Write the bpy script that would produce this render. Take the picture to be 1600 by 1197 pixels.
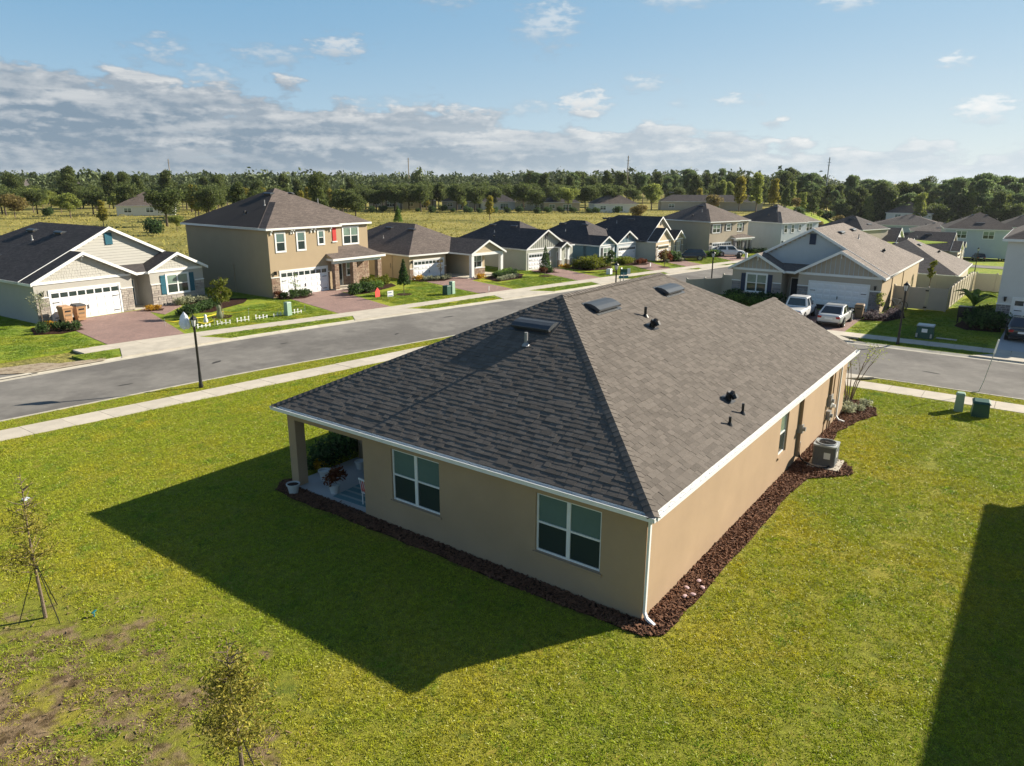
import bpy, bmesh, math, random
import numpy as np
from mathutils import Vector, Matrix

random.seed(7)
RNG = np.random.default_rng(7)
for o in list(bpy.data.objects):
    bpy.data.objects.remove(o)
SC = bpy.context.scene
COL = SC.collection
R = math.radians

# ------------------------------------------------------------------ camera, sky, sun, exposure
cam_d = bpy.data.cameras.new("camera")
cam_d.sensor_width = 36.0
cam_d.lens = 25.527
cam_d.clip_start = 0.1
cam_d.clip_end = 9000
cam = bpy.data.objects.new("camera", cam_d)
COL.objects.link(cam)
PITCH, ROLL, YAW = 0.27435, 0.00457, 0.63118
CAM = Vector((-14.030, -6.405, 10.138))
_fw = Vector((math.cos(YAW) * math.cos(PITCH), math.sin(YAW) * math.cos(PITCH), -math.sin(PITCH)))
_r = Vector((math.sin(YAW), -math.cos(YAW), 0))
_u = _r.cross(_fw)
_r2 = _r * math.cos(ROLL) + _u * math.sin(ROLL)
_u2 = -_r * math.sin(ROLL) + _u * math.cos(ROLL)
cam.matrix_world = Matrix(((_r2.x, _u2.x, -_fw.x, CAM.x), (_r2.y, _u2.y, -_fw.y, CAM.y), (_r2.z, _u2.z, -_fw.z, CAM.z), (0, 0, 0, 1)))
SC.camera = cam

SUN_V = Vector((1.66, -1.03, 1.0)).normalized()
SUN_EL = math.asin(SUN_V.z)
SUN_AZ = math.atan2(SUN_V.y, SUN_V.x)
sun_d = bpy.data.lights.new("sun", "SUN")
sun_d.energy = 5.0
sun_d.angle = R(0.55)
sun_d.color = (1.0, 0.90, 0.74)
sun = bpy.data.objects.new("sun", sun_d)
COL.objects.link(sun)
sun.rotation_euler = (-SUN_V).to_track_quat('-Z', 'Y').to_euler()
sun.location = (0, 0, 60)

SC.view_settings.view_transform = 'Standard'
SC.view_settings.look = 'None'
SC.view_settings.exposure = 1.06
SC.view_settings.gamma = 1.0
SC.view_settings.use_curve_mapping = False
HAZE = 0.00006
SC.cycles.max_bounces = 6
SC.cycles.volume_bounces = 0
SC.cycles.diffuse_bounces = 3
SC.cycles.glossy_bounces = 3
SC.cycles.transmission_bounces = 4
SC.cycles.transparent_max_bounces = 8
SC.cycles.caustics_reflective = False
SC.cycles.caustics_refractive = False


class NT:
    """small helper round a node tree"""
    def __init__(s, nt):
        s.nt = nt
        s.n = nt.nodes
        s.n.clear()

    def new(s, t, **k):
        n = s.n.new(t)
        for a, v in k.items():
            setattr(n, a, v)
        return n

    def link(s, a, b):
        s.nt.links.new(a, b)

    def put(s, sock, v):
        if isinstance(v, bpy.types.NodeSocket):
            s.link(v, sock)
        else:
            sock.default_value = v

    def math(s, op, a, b=None, c=None, clamp=False):
        n = s.new('ShaderNodeMath', operation=op, use_clamp=clamp)
        s.put(n.inputs[0], a)
        if b is not None:
            s.put(n.inputs[1], b)
        if c is not None:
            s.put(n.inputs[2], c)
        return n.outputs[0]

    def mix(s, f, a, b, bt='MIX'):
        n = s.new('ShaderNodeMix', data_type='RGBA', blend_type=bt)
        s.put(n.inputs[0], f)
        s.put(n.inputs[6], a)
        s.put(n.inputs[7], b)
        return n.outputs[2]

    def ramp(s, f, a, b, lo=0.0, hi=1.0, smooth=True):
        n = s.new('ShaderNodeMapRange', interpolation_type='SMOOTHSTEP' if smooth else 'LINEAR')
        s.put(n.inputs[0], f)
        n.inputs[1].default_value = a
        n.inputs[2].default_value = b
        n.inputs[3].default_value = lo
        n.inputs[4].default_value = hi
        return n.outputs[0]

    def noise(s, vec, scale, detail=3, rough=0.5, dim='3D', dist=0.0):
        n = s.new('ShaderNodeTexNoise', noise_dimensions=dim)
        n.inputs['Scale'].default_value = scale
        n.inputs['Detail'].default_value = detail
        n.inputs['Roughness'].default_value = rough
        n.inputs['Distortion'].default_value = dist
        if vec is not None:
            s.link(vec, n.inputs['Vector'])
        return n.outputs['Fac']


def c4(c):
    return (c[0], c[1], c[2], 1.0)


# ---- world
W = bpy.data.worlds.new("World")
SC.world = W
W.use_nodes = True
w = NT(W.node_tree)
out = w.new('ShaderNodeOutputWorld')
bg = w.new('ShaderNodeBackground')
bg.inputs[1].default_value = 0.049
w.link(bg.outputs[0], out.inputs[0])
sky = w.new('ShaderNodeTexSky', sky_type='NISHITA')
sky.sun_disc = False
sky.sun_elevation = SUN_EL
sky.sun_rotation = math.pi / 2 - SUN_AZ
sky.altitude = 60
sky.air_density = 1.0
sky.dust_density = 0.0
sky.ozone_density = 2.2
tc = w.new('ShaderNodeTexCoord')
sep = w.new('ShaderNodeSeparateXYZ')
w.link(tc.outputs['Generated'], sep.inputs[0])
X, Y, Z = sep.outputs
az = w.math('MULTIPLY', w.math('ARCTAN2', Y, X), 180 / math.pi)
el = w.math('MULTIPLY', w.math('ARCSINE', Z), 180 / math.pi)
comb = w.new('ShaderNodeCombineXYZ')
w.link(w.math('MULTIPLY', az, 0.5), comb.inputs[0])
w.link(w.math('MULTIPLY', el, 1.25), comb.inputs[1])
P = comb.outputs[0]
comb2 = w.new('ShaderNodeCombineXYZ')
w.link(w.math('MULTIPLY', az, 0.16), comb2.inputs[0])
w.link(w.math('MULTIPLY', el, 1.5), comb2.inputs[1])
PS = comb2.outputs[0]
nL = w.noise(P, 0.27, 4, 0.5)
n1 = w.noise(P, 0.55, 6, 0.55)
n2 = w.noise(P, 1.7, 5, 0.6)
vo = w.new('ShaderNodeVectorMath', operation='ADD')
w.link(P, vo.inputs[0])
vo.inputs[1].default_value = (-0.30, 0.42, 0.0)
PO = vo.outputs[0]
n1o = w.noise(PO, 0.55, 6, 0.55)
n2o = w.noise(PO, 1.7, 5, 0.6)
vl = w.new('ShaderNodeVectorMath', operation='ADD')
w.link(P, vl.inputs[0])
vl.inputs[1].default_value = (-0.7, 0.9, 0.0)
nLo = w.noise(vl.outputs[0], 0.27, 4, 0.5)
emb = w.math('MULTIPLY_ADD', w.math('SUBTRACT', n1, n1o), 3.4, 0.36)
emb = w.math('MULTIPLY_ADD', w.math('SUBTRACT', nL, nLo), 3.2, emb)
emb = w.math('MULTIPLY_ADD', w.math('SUBTRACT', n2, n2o), 1.8, emb, clamp=True)
ns = w.noise(PS, 0.75, 5, 0.55, dist=0.4)
# cloud bank: its top runs lower from the far left round to the sun's side
aa = w.math('ABSOLUTE', w.math('SUBTRACT', az, 5.0))
top = w.math('ADD', w.math('MULTIPLY', w.math('MINIMUM', aa, 75.0), 0.078), 2.1)
nb = w.math('ADD', w.math('MULTIPLY', w.math('SUBTRACT', n1, 0.5), 3.6), w.math('MULTIPLY', w.math('SUBTRACT', nL, 0.5), 5.0))
dtop = w.math('SUBTRACT', w.math('ADD', top, nb), el)
dtop = w.math('ADD', dtop, w.math('MULTIPLY', w.math('SUBTRACT', n2, 0.5), 1.6))
bank = w.ramp(dtop, -0.1, 0.6)
gap = w.ramp(ns, 0.18, 0.36)
lowk = w.ramp(el, 1.5, 6.5, 1.0, 0.0)
bankd = w.math('MULTIPLY', bank, w.math('MAXIMUM', gap, w.math('MULTIPLY', lowk, 0.8)))
# single puffs above the bank
puffs = None
under = None
for (a0, e0, wa, we, amp) in [
        (30.8, 5.35, 2.6, 1.35, 1.0), (26.7, 6.75, 2.4, 0.95, .62), (20.1, 5.36, 2.3, .7, .85), (6.8, 7.36, 1.5, .65, .9),
        (4.7, 4.37, 2.3, 1.15, 1.0), (33.5, 10.6, 3.4, 2.4, .6), (24.5, 11.9, 4.0, .8, .5), (13.7, 11.3, 2.4, .8, .65),
        (48.6, 8.9, 3.2, 1.3, .8), (53.4, 8.2, 4.2, 1.1, .5), (60.3, 7.9, 3.4, 1.3, .55), (57.4, 6.7, 2.4, .95, .55),
        (39.5, 4.4, 3.4, .65, .5), (34.9, 4.9, 2.2, .8, .5), (45.5, 5.2, 4.2, .8, .5), (24.2, 5.3, 1.2, .5, .5),
        (-14.0, 5.0, 3.0, 1.0, .8), (-28.0, 8.0, 4.0, 1.3, .7), (84.0, 10.5, 5.0, 1.4, .6), (100, 7.5, 4, 1.3, .7), (41.0, 11.9, 2.6, .9, .45)]:
    da = w.math('DIVIDE', w.math('SUBTRACT', az, a0), wa)
    de = w.math('DIVIDE', w.math('SUBTRACT', el, e0), we)
    r2 = w.math('ADD', w.math('MULTIPLY', da, da), w.math('MULTIPLY', de, de))
    k = w.math('ADD', w.math('SUBTRACT', 1.0, r2), w.math('MULTIPLY', w.math('SUBTRACT', n2, 0.52), 3.4))
    k = w.math('ADD', k, w.math('MULTIPLY', w.math('SUBTRACT', n1, 0.5), 2.0))
    m = w.ramp(k, 0.0, 1.5, 0.0, amp)
    lit = w.math('MULTIPLY', w.ramp(m, 0.0, 0.6), w.ramp(de, -1.1, 0.2))
    puffs = m if puffs is None else w.math('MAXIMUM', puffs, m)
    under = lit if under is None else w.math('MAXIMUM', under, lit)
dens = w.math('MAXIMUM', bankd, puffs)
# tops bright, bases grey, brighter towards the sun's azimuth
edge = w.ramp(dtop, 0.2, 2.6, 1.0, 0.0)
streak = w.ramp(ns, 0.40, 0.66)
bright = w.math('ADD', w.math('MULTIPLY', emb, 0.75), w.math('MULTIPLY', edge, 0.30))
bright = w.math('MULTIPLY', bright, w.math('MULTIPLY_ADD', streak, 0.45, 0.62))
bright = w.math('MULTIPLY', bright, w.ramp(el, 0.0, 3.0, 0.55, 1.0), clamp=True)
bright = w.math('MAXIMUM', w.math('MULTIPLY', bright, bank), under)
sunk = w.ramp(w.math('ABSOLUTE', w.math('SUBTRACT', az, math.degrees(SUN_AZ))), 20.0, 95.0, 1.0, 0.0)
ccol = w.mix(bright, (2.18, 2.94, 3.76, 1), (7.09, 7.19, 7.19, 1))
ccol = w.mix(sunk, ccol, w.mix(bright, (5.89, 6.87, 7.63, 1), (9.37, 9.48, 9.37, 1)))
# moist air near the horizon: pale blue, whiter towards the sun
air_h = w.mix(sunk, (4.58, 6.27, 7.63, 1), (7.09, 7.96, 8.39, 1))
air_t = w.mix(sunk, (2.29, 4.58, 6.87, 1), (4.03, 6.00, 7.63, 1))
air = w.mix(w.ramp(el, 0.0, 13.0), air_h, air_t)
clear = w.mix(w.ramp(el, 8.0, 50.0, 0.85, 0.0), sky.outputs[0], air)
fin = w.mix(w.math('MULTIPLY', dens, 0.93), clear, ccol)
w.link(fin, bg.inputs[0])


# ------------------------------------------------------------------ materials
def mat(name, col, rough=0.8, noise=None, bump=None, spec=0.3, metal=0.0, island=0.0, col2=None, coat=0.0, objrand=0.0, uvbrick=None, trans=0.0):
    """noise=(scale, amount)   bump=(scale, strength, dist)   island = value spread per loose piece"""
    m = bpy.data.materials.new(name)
    m.use_nodes = True
    t = NT(m.node_tree)
    o = t.new('ShaderNodeOutputMaterial')
    b = t.new('ShaderNodeBsdfPrincipled')
    b.inputs['Roughness'].default_value = rough
    b.inputs['Specular IOR Level'].default_value = spec
    b.inputs['Metallic'].default_value = metal
    if coat:
        b.inputs['Coat Weight'].default_value = coat
        b.inputs['Coat Roughness'].default_value = 0.05
    t.link(b.outputs[0], o.inputs[0])
    co = t.new('ShaderNodeTexCoord').outputs['Object']
    c = c4(col)
    if island or objrand:
        geo = t.new('ShaderNodeNewGeometry')
        oi = t.new('ShaderNodeObjectInfo')
        f = t.math('FRACT', t.math('ADD', geo.outputs['Random Per Island'], oi.outputs['Random']))
        if col2 is not None:
            c = t.mix(f, c, c4(col2))
        k = max(island, objrand)
        if k:
            v = t.math('MULTIPLY_ADD', f, 2 * k, 1 - k)
            hv = t.new('ShaderNodeHueSaturation')
            t.link(v, hv.inputs['Value'])
            t.put(hv.inputs['Color'], c)
            c = hv.outputs[0]
    if noise:
        nz = t.noise(co, noise[0], 5, 0.6)
        v = t.ramp(nz, 0.25, 0.75, 1 - noise[1], 1 + noise[1], False)
        hv = t.new('ShaderNodeHueSaturation')
        t.link(v, hv.inputs['Value'])
        t.put(hv.inputs['Color'], c)
        c = hv.outputs[0]
    t.put(b.inputs['Base Color'], c)
    if bump:
        nb_ = t.noise(co, bump[0], 4, 0.6)
        bp = t.new('ShaderNodeBump')
        bp.inputs['Strength'].default_value = bump[1]
        bp.inputs['Distance'].default_value = bump[2]
        t.link(nb_, bp.inputs['Height'])
        t.link(bp.outputs[0], b.inputs['Normal'])
    if trans:
        tr = t.new('ShaderNodeBsdfTranslucent')
        t.put(tr.inputs[0], c)
        mx = t.new('ShaderNodeMixShader')
        mx.inputs[0].default_value = trans
        t.link(b.outputs[0], mx.inputs[1])
        t.link(tr.outputs[0], mx.inputs[2])
        t.link(mx.outputs[0], o.inputs[0])
    return m


def brick_mat(name, c1, c2, mortar, bw, rh, msize=0.006, rough=0.9, bump=0.4, dist=0.01, noise_amt=0.2, offset=0.5, big=0.12):
    """bricks / shingles in the object's own UV metres"""
    m = bpy.data.materials.new(name)
    m.use_nodes = True
    t = NT(m.node_tree)
    o = t.new('ShaderNodeOutputMaterial')
    b = t.new('ShaderNodeBsdfPrincipled')
    b.inputs['Roughness'].default_value = rough
    b.inputs['Specular IOR Level'].default_value = 0.25
    t.link(b.outputs[0], o.inputs[0])
    uv = t.new('ShaderNodeUVMap').outputs[0]
    br = t.new('ShaderNodeTexBrick')
    br.offset = offset
    t.link(uv, br.inputs['Vector'])
    br.inputs['Color1'].default_value = c4(c1)
    br.inputs['Color2'].default_value = c4(c2)
    br.inputs['Mortar'].default_value = c4(mortar)
    br.inputs['Scale'].default_value = 1.0
    br.inputs['Mortar Size'].default_value = msize
    br.inputs['Mortar Smooth'].default_value = 0.3
    br.inputs['Bias'].default_value = 0.0
    br.inputs['Brick Width'].default_value = bw
    br.inputs['Row Height'].default_value = rh
    co = t.new('ShaderNodeTexCoord').outputs['Object']
    v = t.ramp(t.noise(co, 9.0, 4, 0.65), 0.25, 0.75, 1 - noise_amt, 1 + noise_amt, False)
    v2 = t.ramp(t.noise(co, 0.5, 3, 0.6), 0.3, 0.7, 1 - big, 1 + big, False)
    hv = t.new('ShaderNodeHueSaturation')
    t.link(t.math('MULTIPLY', v, v2), hv.inputs['Value'])
    t.link(br.outputs['Color'], hv.inputs['Color'])
    t.link(hv.outputs[0], b.inputs['Base Color'])
    bp = t.new('ShaderNodeBump')
    bp.inputs['Strength'].default_value = bump
    bp.inputs['Distance'].default_value = dist
    h = t.math('SUBTRACT', t.math('MULTIPLY', t.noise(co, 30, 3, 0.6), 0.35), br.outputs['Fac'])
    t.link(h, bp.inputs['Height'])
    t.link(bp.outputs[0], b.inputs['Normal'])
    return m


def ground_mat(name, cols, scales, rough=0.95, fine=(60, 0.25), bump=(25, 0.6, 0.03), soil=None, mid=None):
    """several colours mixed by noise at several sizes (position in the place)"""
    m = bpy.data.materials.new(name)
    m.use_nodes = True
    t = NT(m.node_tree)
    o = t.new('ShaderNodeOutputMaterial')
    b = t.new('ShaderNodeBsdfPrincipled')
    b.inputs['Roughness'].default_value = rough
    b.inputs['Specular IOR Level'].default_value = 0.12
    t.link(b.outputs[0], o.inputs[0])
    pos = t.new('ShaderNodeNewGeometry').outputs['Position']
    c = c4(cols[0])
    for cc, (s, lo, hi) in zip(cols[1:], scales):
        f = t.ramp(t.noise(pos, s, 5, 0.62), lo, hi)
        c = t.mix(f, c, c4(cc))
    v = t.ramp(t.noise(pos, fine[0], 3, 0.7), 0.25, 0.75, 1 - fine[1], 1 + fine[1], False)
    if mid:
        v = t.math('MULTIPLY', v, t.ramp(t.noise(pos, mid[0], 4, 0.65), 0.3, 0.7, 1 - mid[1], 1 + mid[1], False))
    hv = t.new('ShaderNodeHueSaturation')
    t.link(v, hv.inputs['Value'])
    t.put(hv.inputs['Color'], c)
    c = hv.outputs[0]
    if soil:
        # bare earth inside a disc (x, y, radius), broken up by noise
        sx = t.new('ShaderNodeSeparateXYZ')
        t.link(pos, sx.inputs[0])
        dx = t.math('DIVIDE', t.math('SUBTRACT', sx.outputs[0], soil[0]), soil[2])
        dy = t.math('DIVIDE', t.math('SUBTRACT', sx.outputs[1], soil[1]), soil[3])
        d = t.math('ADD', t.math('MULTIPLY', dx, dx), t.math('MULTIPLY', dy, dy))
        k = t.math('ADD', t.math('SUBTRACT', 1.0, d), t.math('MULTIPLY', t.math('SUBTRACT', t.noise(pos, 1.1, 5, 0.6), 0.55), 5.0))
        f = t.ramp(k, 0.0, 0.8, 0.0, soil[4])
        e = t.mix(t.ramp(t.noise(pos, 3.0, 5, 0.65), .38, .6), c4((.085, .055, .032)), c4((.26, .185, .115)))
        c = t.mix(f, c, e)
    t.put(b.inputs['Base Color'], c)
    bp = t.new('ShaderNodeBump')
    bp.inputs['Strength'].default_value = bump[1]
    bp.inputs['Distance'].default_value = bump[2]
    t.link(t.noise(pos, bump[0], 4, 0.7), bp.inputs['Height'])
    t.link(bp.outputs[0], b.inputs['Normal'])
    return m


M = {}
M['thatch'] = mat('dry_thatch', (.30, .23, .13), .95, None, None, col2=(.14, .095, .05), island=.3)
M['stucco_tan'] = mat('tan_stucco', (.375, .272, .178), .92, (0.6, .10), (95, .35, .004))
M['stucco_tan_dark'] = mat('brown_stucco', (.24, .165, .11), .92, (0.9, .07), (95, .35, .004))
M['pot'] = mat('glazed_pot', (.50, .52, .52), .4)
M['white'] = mat('white_paint', (.74, .75, .74), .45, (3, .05))
M['white_metal'] = mat('white_metal', (.74, .76, .77), .35, (5, .06), spec=.5)
M['white_vinyl'] = mat('white_vinyl', (.72, .74, .74), .4)
M['concrete'] = mat('concrete', (.47, .43, .36), .9, (1.3, .16), (70, .3, .004))
M['kerb'] = mat('kerb_concrete', (.46, .43, .36), .9, (1.1, .18), (60, .3, .004))
M['concrete_shade'] = mat('shaded_concrete', (.40, .41, .42), .85, (1.3, .08), (70, .2, .003))  # shade put into the colour: cool grey copy of concrete for shaded slabs
M['shingle'] = mat('roof_shingle', (.137, .121, .107), .95, (28, .22), (160, .6, .004), spec=.15, island=.17)
M['shingle_dark'] = brick_mat('dark_shingle', (.088, .078, .078), (.052, .047, .05), (.03, .028, .03), .33, .145, .008)
M['shingle_brown'] = brick_mat('brown_shingle', (.150, .122, .108), (.100, .082, .074), (.06, .05, .045), .33, .145, .008)
M['shingle_grey'] = brick_mat('grey_shingle', (.21, .180, .160), (.150, .128, .115), (.09, .078, .07), .33, .145, .008)
M['black'] = mat('black_metal', (.012, .012, .013), .4, spec=.5)
M['dark_vent'] = mat('roof_vent_metal', (.075, .083, .092), .42, (6, .1), spec=.5, metal=.35)
M['lead'] = mat('lead_grey', (.33, .33, .33), .5, (20, .15), metal=.3)
M['wood_slot'] = mat('bare_plywood', (.30, .19, .10), .8, (12, .2))
M['glass_dark'] = mat('screened_glass', (.030, .044, .043), .06, spec=.6)
M['glass_blind'] = mat('glass_over_blind', (.115, .178, .165), .08, (2.5, .05), spec=.6)
M['glass_green'] = mat('glass_over_pale_blind', (.17, .24, .20), .08, (2.0, .25), spec=.7)
M['glass_car'] = mat('car_glass', (.012, .018, .022), .04, spec=.8)
M['mulch'] = ground_mat('mulch_bed', [(.062, .03, .02), (.03, .016, .012)], [(9, .4, .6)], fine=(90, .4), bump=(40, 1.0, .04))
M['chip'] = mat('mulch_chip', (.25, .125, .072), .95, (20, .2), col2=(.05, .024, .016), island=.3)
M['asphalt'] = ground_mat('asphalt', [(.18, .172, .16), (.215, .205, .19), (.145, .138, .13)], [(.5, .40, .62), (.16, .46, .6)], fine=(140, .16), mid=(2.2, .08), bump=(120, .35, .004))
M['paver'] = brick_mat('paver_driveway', (.33, .215, .188), (.26, .178, .16), (.15, .115, .10), .20, .10, .008, .9, .5, .008, .15)
M['vinyl_fence'] = mat('tan_vinyl', (.47, .42, .34), .5, (2, .05))
M['wood_stake'] = mat('weathered_stake', (.30, .24, .17), .9, (9, .25))
M['bark'] = mat('bark', (.17, .13, .095), .95, (14, .3), (30, .7, .02))
M['bark_dark'] = mat('dark_bark', (.085, .066, .05), .95, (14, .3), (30, .7, .02))
M['utility_green'] = mat('pale_green_plastic', (.26, .38, .30), .55, (6, .08))
M['utility_dark'] = mat('dark_green_metal', (.03, .085, .065), .5, (6, .08))
M['tan_plastic'] = mat('tan_plastic', (.40, .235, .12), .55, (6, .06))
M['brown_plastic'] = mat('brown_plastic', (.19, .135, .085), .55, (6, .06))
M['tyre'] = mat('tyre_rubber', (.014, .014, .015), .85)
M['rim'] = mat('alloy', (.45, .46, .48), .3, metal=.8, spec=.5)
M['red'] = mat('red_paint', (.50, .045, .04), .5)
M['sign_red'] = mat('sign_red', (.72, .08, .07), .5)
M['sign_blue'] = mat('sign_blue', (.06, .12, .30), .5)
M['orange'] = mat('orange_plastic', (.62, .12, .02), .5)
M['teal_sign'] = mat('teal_sign', (.025, .15, .18), .4)
M['yellow'] = mat('yellow_tape', (.75, .62, .06), .5)
M['stone_white'] = mat('pale_ledge_stone', (.50, .45, .39), .9, (7, .15), (25, .6, .02), col2=(.24, .21, .19), island=.15)
M['stone_brown'] = mat('brown_ledge_stone', (.42, .32, .24), .9, (7, .15), (25, .6, .02), col2=(.20, .13, .095), island=.15)
M['mortar'] = mat('mortar', (.33, .30, .26), .95)
M['brick_red'] = brick_mat('red_brick_wall', (.24, .13, .09), (.17, .09, .07), (.3, .27, .24), .22, .075, .01)
M['door_white'] = mat('door_white', (.78, .79, .80), .4, (2, .03))
M['tail_light'] = mat('tail_light', (.35, .01, .012), .15, spec=.6)
M['head_light'] = mat('head_light', (.72, .75, .78), .12, spec=.7)
M['lamp_glass'] = mat('lamp_glass', (.62, .64, .64), .15, spec=.6)
M['sand'] = ground_mat('sandy_soil', [(.36, .30, .22), (.22, .17, .12)], [(2.5, .45, .65)], fine=(60, .2), bump=(30, .5, .03))
M['rug'] = mat('teal_rug', (.13, .24, .27), .95)
M['rug_pale'] = mat('pale_rug_stripe', (.30, .38, .40), .95)
M['steel'] = mat('galvanised_steel', (.42, .44, .45), .4, metal=.5)
M['ac_body'] = mat('ac_grey_paint', (.13, .14, .145), .45, spec=.5)
M['ac_top'] = mat('ac_top_paint', (.34, .37, .38), .4, spec=.5)
M['bag'] = mat('thin_white_plastic', (.70, .76, .84), .3, (3, .12), trans=.35)


def stucco(name, c):
    M[name] = mat(name, c, .9, (0.9, .05), (90, .25, .004))


def leaf_mat(name, c1, c2, var=.35, trans=.5, rough=.6):
    M[name] = mat(name, c1, rough, None, None, spec=.25, island=var, col2=c2, trans=trans)


leaf_mat('leaf_oak', (0.061, 0.093, 0.029), (0.152, 0.184, 0.053))
leaf_mat('leaf_pine', (0.094, 0.154, 0.061), (0.193, 0.254, 0.094))
leaf_mat('leaf_yellow', (0.228, 0.218, 0.038), (0.361, 0.314, 0.057))
leaf_mat('leaf_mid', (0.151, 0.206, 0.049), (0.316, 0.344, 0.083))
leaf_mat('leaf_rust', (.20, .15, .055), (.24, .20, .065))
leaf_mat('leaf_shrub', (0.085, 0.162, 0.034), (0.190, 0.285, 0.057))
leaf_mat('leaf_croton', (.20, .21, .025), (.10, .13, .02))
leaf_mat('leaf_dark', (0.038, 0.076, 0.027), (0.085, 0.142, 0.042))
leaf_mat('leaf_red', (.20, .05, .025), (.10, .05, .02))
leaf_mat('leaf_orange', (.42, .20, .02), (.55, .36, .03))
leaf_mat('leaf_pale', (.30, .34, .24), (.36, .36, .22))
leaf_mat('leaf_sapling', (.20, .205, .035), (.34, .29, .05), trans=.35)
leaf_mat('leaf_purple', (.07, .05, .06), (.16, .14, .15))


# ------------------------------------------------------------------ mesh helpers
class MB:
    def __init__(s):
        s.v, s.f, s.uv, s.mi = [], [], [], []

    def poly(s, pts, uv=None, mi=0):
        i = len(s.v)
        s.v += [tuple(p) for p in pts]
        s.f.append(tuple(range(i, i + len(pts))))
        s.uv.append(uv)
        s.mi.append(mi)

    def box(s, x0, y0, z0, x1, y1, z1, mi=0):
        s.hexa([(x0, y0, z0), (x1, y0, z0), (x1, y1, z0), (x0, y1, z0), (x0, y0, z1), (x1, y0, z1), (x1, y1, z1), (x0, y1, z1)], mi)

    def hexa(s, p, mi=0):
        """eight corners: bottom four counter-clockwise from above, then the top four"""
        i = len(s.v)
        s.v += [tuple(q) for q in p]
        for f in ((3, 2, 1, 0), (4, 5, 6, 7), (0, 1, 5, 4), (1, 2, 6, 5), (2, 3, 7, 6), (3, 0, 4, 7)):
            s.f.append(tuple(i + k for k in f))
            s.uv.append(None)
            s.mi.append(mi)

    def obox(s, c, ex, ey, ez, mi=0):
        """box about centre c with half-edge vectors"""
        c, ex, ey, ez = map(Vector, (c, ex, ey, ez))
        s.hexa([c - ex - ey - ez, c + ex - ey - ez, c + ex + ey - ez, c - ex + ey - ez,
                c - ex - ey + ez, c + ex - ey + ez, c + ex + ey + ez, c - ex + ey + ez], mi)

    def tube(s, a, b, r0, r1=None, n=8, cap=True, mi=0):
        a, b = Vector(a), Vector(b)
        r1 = r0 if r1 is None else r1
        d = (b - a)
        if d.length < 1e-6:
            return
        d.normalize()
        x = d.orthogonal().normalized()
        y = d.cross(x)
        i = len(s.v)
        for k in range(n):
            t = 2 * math.pi * k / n
            o = x * math.cos(t) + y * math.sin(t)
            s.v.append(tuple(a + o * r0))
            s.v.append(tuple(b + o * r1))
        for k in range(n):
            k2 = (k + 1) % n
            s.f.append((i + 2 * k, i + 2 * k2, i + 2 * k2 + 1, i + 2 * k + 1))
            s.uv.append(None)
            s.mi.append(mi)
        if cap:
            s.f.append(tuple(i + 2 * k for k in reversed(range(n))))
            s.f.append(tuple(i + 2 * k + 1 for k in range(n)))
            s.uv += [None, None]
            s.mi += [mi, mi]

    def path(s, pts, r, n=6, mi=0):
        for i in range(len(pts) - 1):
            ra = r[i] if isinstance(r, (list, tuple)) else r
            rb = r[i + 1] if isinstance(r, (list, tuple)) else r
            s.tube(pts[i], pts[i + 1], ra, rb, n, True, mi)

    def lathe(s, prof, c=(0, 0, 0), n=16, mi=0):
        """profile of (radius, z)"""
        i = len(s.v)
        for (r, z) in prof:
            for k in range(n):
                t = 2 * math.pi * k / n
                s.v.append((c[0] + r * math.cos(t), c[1] + r * math.sin(t), c[2] + z))
        for a in range(len(prof) - 1):
            for k in range(n):
                k2 = (k + 1) % n
                s.f.append((i + a * n + k, i + a * n + k2, i + (a + 1) * n + k2, i + (a + 1) * n + k))
                s.uv.append(None)
                s.mi.append(mi)

    def mesh(s, name, mats, smooth=False):
        me = bpy.data.meshes.new(name)
        me.from_pydata(s.v, [], s.f)
        for m in (mats if isinstance(mats, (list, tuple)) else [mats]):
            me.materials.append(m)
        if any(s.mi):
            me.polygons.foreach_set('material_index', s.mi)
        if any(u is not None for u in s.uv):
            ul = me.uv_layers.new(name='UVMap')
            k = 0
            for f, u in zip(s.f, s.uv):
                for q in range(len(f)):
                    if u is not None:
                        ul.data[k].uv = u[q]
                    k += 1
        if smooth:
            me.polygons.foreach_set('use_smooth', [True] * len(me.polygons))
        me.update()
        return me

    def build(s, name, mats, parent=None, loc=(0, 0, 0), rotz=0.0, smooth=False, **tags):
        o = bpy.data.objects.new(name, s.mesh(name, mats, smooth))
        COL.objects.link(o)
        o.location = loc
        o.rotation_euler = (0, 0, rotz)
        if parent is not None:
            o.parent = parent
        return tag(o, **tags)


def tag(o, label=None, category=None, group=None, kind=None):
    for k, v in (('label', label), ('category', category), ('group', group), ('kind', kind)):
        if v:
            o[k] = v
    return o


def thing(name, label, category, loc=(0, 0, 0), rotz=0.0, group=None, scale=1.0):
    o = bpy.data.objects.new(name, None)
    COL.objects.link(o)
    o.location = loc
    o.rotation_euler = (0, 0, rotz)
    o.scale = (scale,) * 3
    o.empty_display_size = 0.3
    return tag(o, label, category, group)


def link_mesh(name, me, parent=None, loc=(0, 0, 0), rotz=0.0, scale=None, mw=None, **tags):
    o = bpy.data.objects.new(name, me)
    COL.objects.link(o)
    if parent is not None:
        o.parent = parent
    if mw is not None:
        o.matrix_local = mw
    else:
        o.location = loc
        o.rotation_euler = (0, 0, rotz)
        if scale is not None:
            o.scale = scale if isinstance(scale, (tuple, list)) else (scale,) * 3
    return tag(o, **tags)


def copy_tree(o, parent=None):
    c = o.copy()
    COL.objects.link(c)
    c.parent = parent
    for ch in list(o.children):
        copy_tree(ch, c)
    return c


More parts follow.
